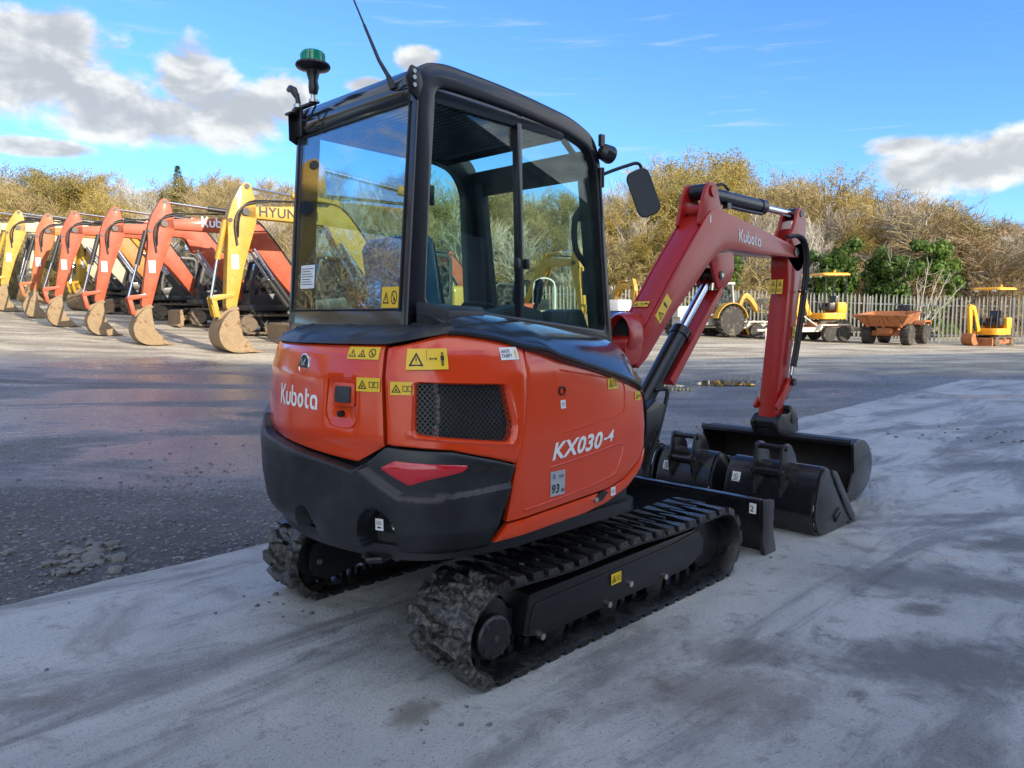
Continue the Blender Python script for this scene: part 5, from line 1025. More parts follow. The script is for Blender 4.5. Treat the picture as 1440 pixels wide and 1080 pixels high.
ac = MB(); A2, B2 = Vector((1.865, 0, 2.262)), Vector((3.245, 0, 2.225)); d2 = (B2-A2).normalized(); ac.cyl(A2+d2*.05, A2+d2*.86, .052, n=20); ac.cyl(A2+d2*.80, A2+d2*.875, .058, n=20); ac.cyl(A2+Vector((0, -.06, 0)), A2+Vector((0, .06, 0)), .055, n=18); ac.box(A2+d2*.30+Vector((0, -.03, -.06)), (.05, .04, .04)); ac.tube([A2+d2*.30+Vector((0, -.035, -.065)), A2+d2*.55+Vector((0, -.035, -.068)), A2+d2*.80+Vector((0, -.035, -.062))], .012, 8); aco = ac.obj('dipper_cylinder', M_BLACK, EX, smooth=45)
mb = MB(); mb.cyl(A2+d2*.85, B2, .027, n=14); mb.obj('rod', M_CHROME, aco); mb = MB(); mb.cyl(B2+Vector((0, -.045, 0)), B2+Vector((0, .045, 0)), .048, n=16); mb.obj('rod_eye', M_BLACK, aco)
mb = MB(); mb.tube(catmull([A2+d2*.10+Vector((0, -.045, .05)), A2+d2*.2+Vector((0, -.05, .075)), A2+d2*.3+Vector((0, -.04, .05))], 4), .010, 7); mb.obj('cylinder_hose', M_HOSE, EX)
bk_ = MB(); A3, B3 = Vector((3.30, 0, 1.70)), Vector((3.17, 0, .93)); d3 = (B3-A3).normalized(); bk_.cyl(A3, A3+d3*.55, .045, n=16); bco = bk_.obj('bucket_cylinder', M_BLACK, EX, smooth=45); mb = MB(); mb.cyl(A3+d3*.53, B3, .024, n=12); mb.obj('rod', M_CHROME, bco)
mb = MB()
for dy in (0, -.022): mb.tube(catmull([(2.95, -.10+dy*.3, 2.02), (3.10, -.118+dy, 2.03), (3.20, -.125+dy, 1.95), (3.235, -.12+dy, 1.75), (3.20, -.11+dy, 1.45), (3.14, -.105+dy, 1.15), (3.10, -.10+dy, 1.0)], 6), .016, 8)
mb.tube(catmull([(3.11, -.105, 1.02), (3.09, -.10, .92), (3.11, -.09, .84), (3.05, -.085, .74)], 5), .009, 8); hs = mb.obj('dipper_hose', M_HOSE, EX)
mb = MB(); mb.box((3.215, -.12, 1.60), (.05, .06, .02)); mb.cyl((3.10, -.107, 1.0), (3.085, -.104, .93), .014, n=10, mi=1); mb.obj('hose_clamp', [M_BLACK, M_STEEL], hs)
mb = MB()
for y in (-.092, .092): mb.prism(roundpoly([(2.85, .685), (2.90, .655), (3.13, .83), (3.155, .885), (3.11, .92), (3.06, .895)], .03, 3), y-.010, y+.010)
mb.cyl((3.115, -.105, .875), (3.115, .105, .875), .024, n=12); mb.obj('bucket_link', M_BOOM, EX, .003)
mb = MB(); mb.cyl((3.112, -.125, .873), (3.112, -.105, .873), .03, n=14); mb.obj('link_pin', M_BLACK, EX)
mb = MB(); mb.cyl((2.92, -.115, .56), (2.92, .115, .56), .055, n=18); mb.obj('link_pin', M_BLACK, EX)
mb = MB()
for y in (-.10, .10): mb.prism(roundpoly([(2.83, .56), (2.90, .46), (3.06, .40), (3.17, .46), (3.20, .58), (3.14, .66), (3.02, .62), (2.92, .63)], .03, 3), y-.014, y+.014)
mb.box((2.98, 0, .50), (.16, .18, .07)); mb.cyl((3.13, -.12, .58), (3.13, .12, .58), .05, n=16); mb.cyl((3.06, -.122, .66), (3.06, .10, .66), .028, n=14); mb.obj('quick_hitch', M_BLACK, EX, .004)
mb = MB(); mb.cyl((2.93, .085, .80), (2.93, .085, .72), .014, n=10); mb.obj('grease_canister', M_LABELG, dip)

# ------------------------------------------------------------------ undercarriage
def track(yo, yi, parent, seed):
    """rubber track: belt loop with two staggered rows of lugs, made as one moulding; y from outer to inner edge"""
    rs, rf, xs, xf = .178, .170, -.815, .822; zs, zf = .200, .195
    # path of the belt's outer face
    pts = []
    for a in np.linspace(90, 270, 26): pts.append((xs+rs*math.cos(R(a)), zs+rs*math.sin(R(a))))
    for x in np.linspace(xs, xf, 40)[1:-1]: pts.append((x, zs-rs+(zf-rf-zs+rs)*(x-xs)/(xf-xs)))
    for a in np.linspace(270, 450, 26): pts.append((xf+rf*math.cos(R(a)), zf+rf*math.sin(R(a))))
    for x in np.linspace(xf, xs, 40)[1:-1]: t = (x-xs)/(xf-xs); pts.append((x, (zs+rs)*(1-t)+(zf+rf)*t-.012*math.sin(t*math.pi*2)**2))
    P = np.array(pts); n = len(P); T = np.roll(P, -1, 0)-np.roll(P, 1, 0); T /= np.linalg.norm(T, axis=1)[:, None]; Nn = np.stack([T[:, 1], -T[:, 0]], -1); c = P.mean(0)
    if ((P-c)*Nn).sum() < 0: Nn = -Nn
    Ls = np.concatenate([[0], np.cumsum(np.linalg.norm(np.roll(P, -1, 0)-P, axis=1))]); tot = Ls[-1]; PP = np.vstack([P, P[:1]]); NN2 = np.vstack([Nn, Nn[:1]])
    def at(s, o): s = s % tot; return np.array([np.interp(s, Ls, PP[:, 0]), np.interp(s, Ls, PP[:, 1])])+np.array([np.interp(s, Ls, NN2[:, 0]), np.interp(s, Ls, NN2[:, 1])])*o
    mb = MB(); prof = [(yo, -.004), (yo, .004), (yo*.97+yi*.03, .008), (yo*.03+yi*.97, .008), (yi, .004), (yi, -.004), (yo*.12+yi*.88, -.022), (yo*.88+yi*.12, -.022)]
    rings = []
    for i in range(n): rings.append([(P[i][0]+Nn[i][0]*o, y, P[i][1]+Nn[i][1]*o) for y, o in prof])
    rings.append(rings[0]); mb.loft(rings, True, False)
    nl = 46; pitch = tot/nl; r = random.Random(seed); sg = 1 if yi > yo else -1; wd = abs(yi-yo)
    for k in range(nl):
        for row in (0, 1):
            s0 = (k+.5*row)*pitch; xm = at(s0, 0)[0]; mudq = max(0, min(1, (-xm-.55)/.4)); j = lambda q=.004: r.uniform(-q, q)*(1+.8*mudq)
            # plan outline of the lug: broad scalloped shoulder outside, tapering bar to the middle
            y0 = 0 if row == 0 else wd; dirn = 1 if row == 0 else -1
            plan = [(-.36, .0), (.28, .0), (.34, .10), (.28, .22), (.12, .32), (.11, .58), (-.05, .62), (-.15, .40), (-.31, .25), (-.40, .11)]
            h = .034+j(.002)+mudq*r.uniform(-.004, .012); ring0, ring1 = [], []
            for u, w in plan:
                y = yo+sg*(y0+dirn*w*wd); q0 = at(s0+u*pitch*1.05+j(), .006); q1 = at(s0+u*pitch*.84+j(), h+j(.002)); cy = yo+sg*(y0+dirn*.32*wd)
                ring0.append((q0[0], y, q0[1])); ring1.append((q1[0], y*.95+cy*.05+j(.003), q1[1]))
            mb.loft([ring0, ring1], True, True)
    o = mb.obj('rubber_track', M_TRACK, parent, smooth=28)
    # inner drive lugs
    mb = MB()
    for k in range(nl*1):
        q = at((k+.5)*pitch, -.035); mb.box((q[0], (yo+yi)/2-.03, q[1]), (.03, .03, .035)); mb.box((q[0], (yo+yi)/2+.03, q[1]), (.03, .03, .035))
    mb.obj('drive_lug', M_TRACK, o, kind='stuff')
    ym = (yo+yi)/2; ot = yo-sg*-.03
    side = lambda d: yo+sg*d
    # sprocket with hub, idler, rollers
    mb = MB(); mb.lathe([(.06, -.075), (.125, -.07), (.130, -.03), (.09, -.02), (.09, .03), (.13, .04), (.13, .06), (.05, .07)], (xs, ym, zs), (0, sg, 0), 28)
    for k in range(14): a = 2*math.pi*k/14; mb.box((xs+.142*math.cos(a), ym, zs+.142*math.sin(a)), (.03, .035, .022), (0, -a, 0))
    sp = mb.obj('sprocket', M_TFRAME, parent, .003)
    mb = MB(); mb.lathe([(.088, .0), (.088, .03), (.078, .04), (.055, .043), (0, .043)], (xs-.03, side(.055), zs-.004), (0, -sg, 0), 28)
    for k in range(9): a = 2*math.pi*k/9+.2; mb.cyl((xs-.03+.07*math.cos(a), side(.016), zs-.004+.07*math.sin(a)), (xs-.03+.07*math.cos(a), side(.008), zs-.004+.07*math.sin(a)), .009, n=6)
    mb.obj('hub', M_TFRAME, sp, .002)
    mb = MB(); mb.cyl((xs-.03, side(.013), zs-.004), (xs-.03, side(.009), zs-.004), .013, n=10); mb.obj('hub_plug', M_DARKIN, sp)
    mb = MB(); mb.lathe([(.04, -.06), (.145, -.055), (.150, -.02), (.120, -.012), (.120, .012), (.150, .02), (.145, .055), (.04, .06)], (xf, ym, zf), (0, sg, 0), 28); mb.obj('idler', M_TFRAME, parent, .003)
    for x in (-.42, -.05, .32):
        mb = MB(); mb.lathe([(.03, -.08), (.072, -.075), (.072, -.03), (.05, -.02), (.05, .02), (.072, .03), (.072, .075), (.03, .08)], (x, ym, .098), (0, sg, 0), 20); mb.obj('track_roller', M_TFRAME, parent)
    mb = MB(); mb.lathe([(.02, -.07), (.04, -.065), (.04, .065), (.02, .07)], (.05, ym, .325), (0, sg, 0), 16); mb.obj('carrier_roller', M_TFRAME, parent)
    # frame beam
    mb = MB(); y0, y1 = sorted((side(.05), side(.25))); mb.prism([(-.66, .13), (-.62, .30), (.62, .315), (.70, .25), (.70, .17), (.55, .12), (-.55, .10)], y0, y1); mb.prism([(-.66, .24), (-.95, .25), (-.98, .17), (-.90, .12), (-.66, .12)], y0+.06, y1-.02); fr = mb.obj('track_frame', M_TFRAME, parent, .012)
    mb = MB(); y0, y1 = sorted((side(.042), side(.055))); mb.prism(roundpoly([(-.64, .135), (-.60, .255), (.40, .285), (.64, .31), (.67, .235), (.50, .15)], .02, 3), y0, y1); mb.obj('frame_cover', M_TFRAME, fr, .004)
    for x, z in ((-.561, .107), (-.117, .12), (.043, .175), (.329, .137)):
        mb = MB(); mb.cyl((x, side(.06), z), (x, side(.030), z), .015, n=6); mb.obj('bolt', M_STEEL, fr)
    return o, fr
und = MB(); und.box((-.02, 0, .30), (.62, .95, .16)); und.hexa([(-.35, -.72, .18), (.35, -.72, .18), (.30, -.42, .24), (-.30, -.42, .24)], [(-.35, -.70, .30), (.35, -.70, .30), (.30, -.42, .38), (-.30, -.42, .38)]); und.hexa([(-.35, .42, .18), (.35, .42, .18), (.30, .72, .18), (-.30, .72, .18)], [(-.35, .42, .38), (.35, .42, .38), (.30, .70, .30), (-.30, .70, .30)]); und.cyl((0, 0, .36), (0, 0, .48), .36, n=36); und.obj('car_body', M_TFRAME, EX, .008)
o1, fr1 = track(-.836, -.496, EX, 1); o2, fr2 = track(.765, .465, EX, 2)
# inward side of the left track frame: cover with bolts
mb = MB(); mb.prism(roundpoly([(-.92, .14), (-.90, .28), (-.78, .33), (-.5, .26), (.5, .26), (.5, .13), (-.6, .13), (-.80, .085)], .04, 3), .485, .515); mb.obj('motor_guard', M_TFRAME, fr2, .006)
for x, z in ((-.858, .192), (-.592, .159)):
    mb = MB(); mb.cyl((x, .486, z), (x, .474, z), .014, n=8); mb.obj('bolt', M_STEEL, fr2)
sticker(fr1, plane_map((-.105, -.796, .205), (1, 0, .02), (0, 0, 1), (0, -1, 0), .004), .075, .052, [('trip', .005, .006, .032, .04), ('book', .038, .008, .03, .034)])
# blade
bl = [(1.345, .335), (1.375, .335), (1.405, .25), (1.405, .15), (1.47, .0), (1.435, .0), (1.36, .12), (1.355, .25)]
mb = MB(); mb.prism(bl, -.765, .745); mb.box((1.36, -.01, .325), (.05, 1.50, .025)); blade = mb.obj('dozer_blade', M_BUCK, EX, .005)
for y in (-.785, .765): mb = MB(); mb.prism(roundpoly([(1.325, .345), (1.46, .325), (1.455, .14), (1.50, .0), (1.36, .0), (1.33, .12)], .012, 2), y-.014, y+.014); mb.obj('blade_end_plate', M_BUCK, blade, .003)
for y in (-.40, .38): mb = MB(); mb.hexa([(.40, y-.05, .20), (1.37, y-.05, .10), (1.37, y+.05, .10), (.40, y+.05, .20)], [(.40, y-.05, .30), (1.37, y-.05, .22), (1.37, y+.05, .22), (.40, y+.05, .30)]); mb.obj('blade_arm', M_BUCK, blade, .006)
sk = sticker(blade, plane_map((1.342, -.705, .25), (0, -1, 0), (.04, 0, 1), (-1, 0, 0), .012), .045, .062, [], M_LABELW)
mb = MB(); V, F = text_flat('2', .05, 0, .01); lay(mb, V, F, plane_map((1.342, -.712, .262), (0, -1, 0), (.04, 0, 1), (-1, 0, 0), .0135)); mb.obj('lettering', M_INKSHADE, sk, recalc=False)

# ------------------------------------------------------------------ buckets on the pad
def shell(prof, th):
    """thick strip from an open profile in xz, thickness towards its left"""
    P = [Vector(p) for p in prof]; inner = []
    for i, p in enumerate(P):
        d = (P[min(i+1, len(P)-1)]-P[max(i-1, 0)]).normalized(); inner.append(tuple(p+Vector((-d.y, d.x))*th))
    return [tuple(p) for p in P]+inner[::-1]
def dig_bucket(y0, y1, label, rz=0., x0=1.99, sticker_at=.12):
    w = y1-y0; yc = (y0+y1)/2; o = thing('digging_bucket', label, 'bucket', (x0, yc, 0), rz, None)
    prof = [(.115, .405), (.02, .432), (-.055, .36), (-.10, .22), (-.105, .13), (-.06, .04), (.03, .004), (.25, .0), (.47, .004)]
    pr = [tuple(p) for p in catmull(prof, 4)]
    mb = MB(); mb.prism(shell(pr, -.014), -w/2+.014, w/2-.014); mb.obj('shell', [M_BUCK], o, .0, smooth=50)
    sp = pr+[(.40, .10), (.30, .19), (.20, .30)]
    for s_ in (-1, 1):
        mb = MB(); mb.prism(sp, s_*w/2-.009, s_*w/2+.009); mb.prism(roundpoly([(.09, .42), (.17, .40), (.50, .04), (.47, -.0), (.40, .06), (.18, .30)], .02, 2), s_*(w/2+.013)-.006, s_*(w/2+.013)+.006); mb.obj('side_plate', M_BUCK, o, .003)
    mb = MB(); mb.hexa([(.40, -w/2-.015, .0), (.53, -w/2-.015, .0), (.53, w/2+.015, .0), (.40, w/2+.015, .0)], [(.40, -w/2-.015, .022), (.53, -w/2-.015, .006), (.53, w/2+.015, .006), (.40, w/2+.015, .022)]); mb.obj('cutting_edge', M_BUCK, o, .003)
    for s_ in (-1, 1): mb = MB(); mb.prism(roundpoly([(.10, .41), (-.03, .36), (-.10, .20), (-.135, .30), (-.145, .40), (-.10, .56), (-.06, .585), (.0, .57), (.07, .49)], .03, 3), s_*.092-.009, s_*.092+.009); mb.obj('ear', M_BUCK, o, .003)
    for x_, z_ in ((-.065, .552), (-.115, .395)): mb = MB(); mb.cyl((x_, -.115, z_), (x_, .115, z_), .019, n=14); mb.obj('pin', M_BUCK, o)
    for s_, z in ((1, .1), (-1, .1)): mb = MB(); mb.box((.20, s_*(w/2+.016), .115), (.09, .012, .016), (0, -.5, 0)); mb.box((.22, s_*(w/2+.016), .085), (.09, .012, .016), (0, -.5, 0)); mb.obj('wear_bar', M_BUCK, o, .002)
    fm = plane_map((-.088, w/2-.045, .285), (0, -1, 0), (.045, 0, .14), (-.14, 0, .045), .010); sk = sticker(o, fm, .062, .066, [('ring', .012, .014, .036, .038)], M_LABELW, name='white_label')
    mb = MB(); mb.box((-.109, .0, .12), (.012, w-.03, .012)); mb.obj('weld_strip', M_BUCK, o, .002)
    return o
dig_bucket(-.86, -.22, 'widest black digging bucket with a white label, right end of the row behind the blade')
dig_bucket(-.105, .345, 'medium black digging bucket lying between the narrow bucket and the widest one')
dig_bucket(.405, .72, 'narrow black digging bucket half hidden behind the side door of the mini excavator', x0=2.0)
# the wide grading bucket hanging on the hitch
gb = thing('grading_bucket', 'wide black grading bucket hooked under the red dipper arm, open side towards the machine', 'bucket', (0, 0, 0))
prof = [(2.985, .445), (3.08, .462), (3.20, .45), (3.31, .375), (3.365, .26), (3.335, .14), (3.23, .055), (3.05, .018), (2.80, .006)]; pr = [tuple(p) for p in catmull(prof, 4)]
W0, W1 = -.645, .635
mb = MB(); mb.prism(shell(pr, -.012), W0, W1); mb.obj('shell', M_BUCKIN, gb, smooth=50)
mb = MB(); mb.cyl((2.985, W0, .452), (2.985, W1, .452), .026, n=16); mb.obj('top_roll', M_BUCK, gb)
for y in (W0, W1): mb = MB(); mb.prism(pr+[(2.80, .05), (2.95, .10), (3.02, .22), (3.0, .38)], y-.009, y+.009); mb.obj('side_plate', M_BUCK, gb, .003)
mb = MB(); mb.hexa([(2.70, W0-.01, .0), (2.86, W0-.01, .0), (2.86, W1+.01, .0), (2.70, W1+.01, .0)], [(2.70, W0-.01, .008), (2.86, W0-.01, .016), (2.86, W1+.01, .016), (2.70, W1+.01, .008)]); mb.obj('cutting_edge', M_BUCK, gb, .002)
for y in (-.085, .085): mb = MB(); mb.prism(roundpoly([(2.96, .46), (2.90, .54), (2.92, .60), (2.99, .60), (3.09, .50), (3.18, .60), (3.24, .58), (3.27, .45)], .03, 3), y-.01, y+.01); mb.obj('ear', M_BUCK, gb, .003)
for x_, z_ in ((2.945, .565), (3.2, .56)): mb = MB(); mb.cyl((x_, -.11, z_), (x_, .11, z_), .022, n=12); mb.obj('pin', M_BUCK, gb)

# ------------------------------------------------------------------ machines standing in the yard
def belt(L, H, y0, y1, xc=0., m=None, pads=34):
    """crawler loop with grouser pads"""
    r = H/2; P = [(xc-L/2+r+r*math.cos(R(a)), r+r*math.sin(R(a))) for a in np.linspace(90, 270, 9)]+[(xc+L/2-r+r*math.cos(R(a)), r+r*math.sin(R(a))) for a in np.linspace(270, 450, 9)]
    I_ = [((x-xc)*(1-.10/L*2)+xc, (z-r)*(1-.06/r)+r) for x, z in P]; mb = MB(); mb.plate(P, I_, y0, y1)
    per = 2*(L-2*r)+2*math.pi*r
    for k in range(pads):
        s = per*k/pads; fl_ = L-2*r
        if s < fl_: c, a = (xc-fl_/2+s, 0), -90
        elif s < fl_+math.pi*r: t = (s-fl_)/r; a = -90+math.degrees(t); c = (xc+fl_/2+r*math.cos(R(a)), r+r*math.sin(R(a)))
        elif s < 2*fl_+math.pi*r: c, a = (xc+fl_/2-(s-fl_-math.pi*r), H), 90
        else: t = (s-2*fl_-math.pi*r)/r; a = 90+math.degrees(t); c = (xc-fl_/2+r*math.cos(R(a)), r+r*math.sin(R(a)))
        mb.box((c[0], (y0+y1)/2, c[1]), (.05, abs(y1-y0), .06), (0, R(90-a), 0))
    return mb
def yard_excavator(pos, heading, sc, label, cat_grp, arm_m, boom_m, body_m, words=None, ink=None, lean=.30, rub=M_DIRTY, armlab=True):
    """crawler excavator: arm hanging plumb, bucket curled on the ground; pos is where the bucket stands"""
    hx, hy = math.cos(heading), math.sin(heading); REACH = 5.15*sc; bx, by = pos[0]-hx*REACH, pos[1]-hy*REACH
    zb, za = gz(bx, by)-.035, gz(*pos)-.035; o = thing('crawler_excavator', label, 'excavator', (bx, by, zb), 0, cat_grp, sc); o.rotation_euler = (0, -math.atan2(za-zb, REACH), heading)
    for s_ in (-1, 1):
        y0, y1 = (.68, 1.13) if s_ > 0 else (-1.13, -.68); tr0 = belt(2.9, .66, y0, y1).obj('track', M_MUDTRK, o)
        mb = MB(); mb.box((0, s_*.9, .33), (2.2, .30, .26)); mb.obj('track_frame', M_CABDK, tr0)
        for x, r_ in ((-1.10, .25), (1.10, .25), (-.5, .11), (0, .11), (.5, .11)): mb = MB(); mb.cyl((x, s_*.80, .33 if r_ > .2 else .15), (x, s_*1.10, .33 if r_ > .2 else .15), r_, n=16); mb.obj('track_wheel', M_MUDTRK, tr0)
    mb = MB(); mb.box((0, 0, .45), (1.2, 1.5, .35)); mb.cyl((0, 0, .55), (0, 0, .80), .55, n=24); mb.obj('car_body', M_CABDK, o, .01)
    mb = MB(); mb.prism([(1.72, .62), (1.80, .55), (1.80, .10), (1.95, .0), (1.70, .0), (1.66, .3)], -1.12, 1.12); mb.hexa([(.5, -.7, .3), (1.75, -.7, .2), (1.75, -.5, .2), (.5, -.5, .3)], [(.5, -.7, .42), (1.75, -.7, .38), (1.75, -.5, .38), (.5, -.5, .42)]); mb.hexa([(.5, .5, .3), (1.75, .5, .2), (1.75, .7, .2), (.5, .7, .3)], [(.5, .5, .42), (1.75, .5, .38), (1.75, .7, .38), (.5, .7, .42)]); mb.obj('dozer_blade', rub, o, .01)
    mb = MB(); hp = roundpoly([(-1.55, -.9), (-1.45, -1.08), (.95, -1.08), (1.15, -.9), (1.15, 1.05), (-1.45, 1.08), (-1.6, .7), (-1.65, 0)], .25, 4)
    mb.loft([[(x, y, z) for x, y in hp] for z in (.80, .84, 1.0)]); mb.obj('swing_frame', M_CABDK, o, .01)
    mb = MB(); hp2 = roundpoly([(-1.55, -.9), (-1.45, -1.08), (.70, -1.08), (.75, -.35), (-.35, -.3), (-.4, 1.06), (-1.45, 1.08), (-1.6, .7), (-1.65, 0)], .14, 3); mb.loft([[(x, y, 1.003) for x, y in hp2], [(x, y, 1.55) for x, y in hp2], [(x*.97, y*.97, 1.72) for x, y in hp2], [(x*.93, y*.93, 1.76) for x, y in hp2]]); bd = mb.obj('body', body_m, o, .01)
    mb = MB()
    for k in range(6): mb.box((-1.0+k*.0, -1.085, 1.15+k*.06), (.7, .012, .025))
    mb.obj('air_vent', M_CABDK, bd)
    # cab
    cp = [(-.38, 1.0), (-.38, 2.50), (-.25, 2.62), (.65, 2.62), (.82, 2.5), (1.08, 1.55), (1.10, 1.0)]; cq = [(-.28, 1.45), (-.28, 2.44), (-.2, 2.52), (.60, 2.52), (.72, 2.44), (.97, 1.60), (.98, 1.30)]
    mb = MB()
    for y0, y1 in ((.13, .19), (.98, 1.04)): mb.plate(roundpoly(cp, .06, 3), roundpoly(cq, .05, 3), y0, y1)
    mb.box((.2, .585, 2.60), (.95, .88, .07)); mb.box((-.33, .585, 1.3), (.08, .82, .6)); mb.box((1.04, .585, 1.2), (.08, .82, .4)); mb.hexa([(.70, .16, 2.50), (.70, 1.0, 2.50), (.80, 1.0, 2.56), (.80, .16, 2.56)], [(.72, .16, 2.44), (.72, 1.0, 2.44), (.82, 1.0, 2.48), (.82, .16, 2.48)]); cb = mb.obj('cab', M_CABDK, o, .01)
    for y in (.155, 1.01): mb = MB(); mb.prism(cq, y-.006, y+.006); mb.obj('cab_window', M_GLY, cb)
    mb = MB(); mb.hexa([(.735, .19, 2.47), (.735, .98, 2.47), (1.0, .98, 1.50), (1.0, .19, 1.50)], [(.745, .19, 2.47), (.745, .98, 2.47), (1.01, .98, 1.50), (1.01, .19, 1.50)]); mb.obj('windscreen', M_GLY, cb)
    mb = MB(); mb.box((0, .58, 1.25), (.5, .5, .3)); mb.box((-.22, .58, 1.7), (.14, .48, .75), (0, -.15, 0)); mb.obj('seat', M_CABDK, cb, .03)
    # boom: foot, knee, tip
    yb = -.14; tb = [(.78, 1.25), (.82, 1.52), (1.55, 2.65), (2.22, 3.52), (2.55, 3.70), (2.9, 3.72), (4.2, 3.62), (5.05, 3.54)]; ub = [(5.14, 3.42), (5.05, 3.30), (4.1, 3.28), (3.1, 3.26), (2.85, 3.20), (2.5, 2.92), (1.75, 1.95), (1.02, 1.12), (.88, 1.10)]
    mb = MB(); mb.prism([tuple(p) for p in catmull(tb, 3)]+[tuple(p) for p in catmull(ub, 3)], yb-.15, yb+.15); bmn = mb.obj('boom', boom_m, o, .012)
    for pp, ys in (([(2.30, 3.10), (2.45, 2.75), (2.62, 2.75), (2.85, 3.2)], ((-.19, -.15), (.15, .19))), ([(2.35, 3.55), (2.50, 3.95), (2.62, 3.97), (2.85, 3.68)], ((-.12, -.06), (.06, .12)))):
        for y0, y1 in ys: mb = MB(); mb.prism(roundpoly(pp, .05, 2), yb+y0, yb+y1); mb.obj('boom_bracket', boom_m, bmn, .006)
    mb = MB(); mb.tube(catmull([(1.2, yb+.1, 2.25), (1.9, yb+.1, 3.20), (2.4, yb+.1, 3.72), (2.9, yb+.12, 3.82), (4.2, yb+.14, 3.75), (4.9, yb+.18, 3.66), (5.15, yb+.2, 3.3), (5.2, yb+.19, 2.8)], 4), .026, 6); mb.tube(catmull([(4.4, yb+.15, 3.72), (5.0, yb+.20, 3.58), (5.25, yb+.2, 3.2), (5.22, yb+.19, 2.6)], 4), .026, 6); mb.obj('boom_hose', M_HOSE, o)
    for y in (yb-.26, yb+.26): 
        cy = MB(); cy.cyl((1.35, y, 1.12), (1.95, y, 1.95), .075, n=12); co_ = cy.obj('boom_cylinder', M_CABDK, o, smooth=50); mb = MB(); mb.cyl((1.95, y, 1.95), (2.52, y, 2.84), .04, n=10); mb.obj('rod', M_CHROME, co_)
    cy = MB(); cy.cyl((2.55, yb, 3.88), (3.75, yb, 3.95), .075, n=12); co_ = cy.obj('arm_cylinder', M_CABDK if boom_m is not M_EXY else M_EXY, o, smooth=50); mb = MB(); mb.cyl((3.75, yb, 3.95), (4.94, yb, 4.04), .035, n=10); mb.obj('rod', M_CHROME, co_)
    # arm
    l = lean; ap = [(4.72, 3.2), (4.72, 3.62), (4.82, 4.05), (4.93, 4.15), (5.06, 4.08), (5.30, 3.65), (5.42, 3.25), (5.42, 2.8), (5.36+l, 1.10), (5.26+l, .98), (5.12+l, 1.0), (4.97+l*.5, 2.1)]
    mb = MB(); mb.prism(roundpoly(ap, .05, 2), yb-.15, yb+.15); am = mb.obj('arm', arm_m, o, .012)
    for x_, z_, r_, w_ in ((4.98, 3.42, .09, .2), (4.94, 4.04, .06, .18), (5.36, 3.2, .05, .18)): mb = MB(); mb.cyl((x_, yb-w_, z_), (x_, yb+w_, z_), r_, n=14); mb.obj('arm_pin', M_CABDK, am)
    if armlab: mb = MB(); mb.box((5.19+l*.5, yb+.153, 2.2), (.17, .006, .34)); mb.obj('white_label', M_LABELW, am)
    cy = MB(); cy.cyl((5.44, yb, 3.20), (5.58+l*.4, yb, 2.25), .07, n=12); co_ = cy.obj('bucket_cylinder', arm_m if arm_m is M_EXY else M_CABDK, o, smooth=50); mb = MB(); mb.cyl((5.58+l*.4, yb, 2.25), (5.66+l, yb, 1.30), .036, n=10); mb.obj('rod', M_CHROME, co_)
    mb = MB()
    for y in (yb-.17, yb+.17): mb.prism(roundpoly([(5.14+l, 1.36), (5.20+l, 1.44), (5.68+l, 1.38), (5.72+l, 1.28), (5.66+l, 1.24)], .04, 2), y-.025, y+.025); mb.prism(roundpoly([(5.60+l, 1.34), (5.72+l, 1.34), (5.62+l, .86), (5.50+l, .84)], .04, 2), y-.024, y+.024)
    mb.obj('bucket_link', arm_m, o, .006)
    # bucket
    K = lambda x, z: (5.20+(x-5.20)*.74+l, z*.78+(.0))
    bp = [K(*q) for q in [(5.12, 1.30), (5.32, 1.30), (5.55, 1.10), (5.74, .75), (5.76, .45), (5.62, .18), (5.35, .03), (5.0, .0), (4.55, .02)]]; pr2 = [tuple(p) for p in catmull(bp, 4)]
    mb = MB(); mb.prism(shell(pr2, -.035), yb-.40, yb+.40); bk = mb.obj('bucket', rub, o, smooth=50)
    for y in (yb-.41, yb+.41): mb = MB(); mb.prism(pr2+[K(4.72, .22), K(5.02, .55), K(5.10, 1.0)], y-.02, y+.02); mb.obj('bucket_side', rub, bk, .005)
    tx = K(4.62, 0)[0]
    for y in np.linspace(yb-.34, yb+.34, 5): mb = MB(); mb.hexa([(tx-.2, y-.03, .0), (tx, y-.05, .0), (tx, y+.05, .0), (tx-.2, y+.03, .0)], [(tx-.2, y-.03, .02), (tx, y-.05, .07), (tx, y+.05, .07), (tx-.2, y+.03, .02)]); mb.obj('bucket_tooth', rub, bk)
    for y in (yb-.16, yb+.16): mb = MB(); mb.prism(roundpoly([K(4.98, 1.36), K(5.12, 1.48), K(5.62, 1.20), K(5.70, 1.0), K(5.5, 1.1), K(5.3, 1.22)], .04, 2), y-.03, y+.03); mb.obj('bucket_ear', rub, bk, .005)
    if words:
        u_ = plane_map((4.10, yb+.156, 3.36), (-1, 0, 0), (0, 0, 1), (0, 1, 0), .004); mb = MB()
        if words == 'logo': V, F = maker_logo(); V = V*(1.05/V[:, 0].max()); lay(mb, V, F, u_, .15, .04)
        else: V, F = text_flat(words, .34, 0, .012, 1.05); lay(mb, V, F, u_, -.55, -.02)
        mb.obj('boom_lettering', ink, bmn, recalc=False)
    return o
HD = R(171); GRP = None
P_ = lambda px, d: wxy((px-720)/FPX*d, d)
YE = dict(cat_grp='excavators parked in a row with their buckets down')
hy = yard_excavator(P_(341, 20.6), R(174), 1.10, 'yellow crawler excavator with black lettering on its boom, nearest of the parked row', arm_m=M_EXY, boom_m=M_EXY, body_m=M_EXY, words='HYUNDAI', ink=M_INKSHADE, lean=.16, **YE)
yard_excavator(P_(229, 21.4), HD, .985, 'red orange crawler excavator with white lettering on its boom, left of the nearest yellow one', arm_m=M_EXR, boom_m=M_EXR, body_m=M_EXR, words='logo', ink=M_LABELW, **YE)
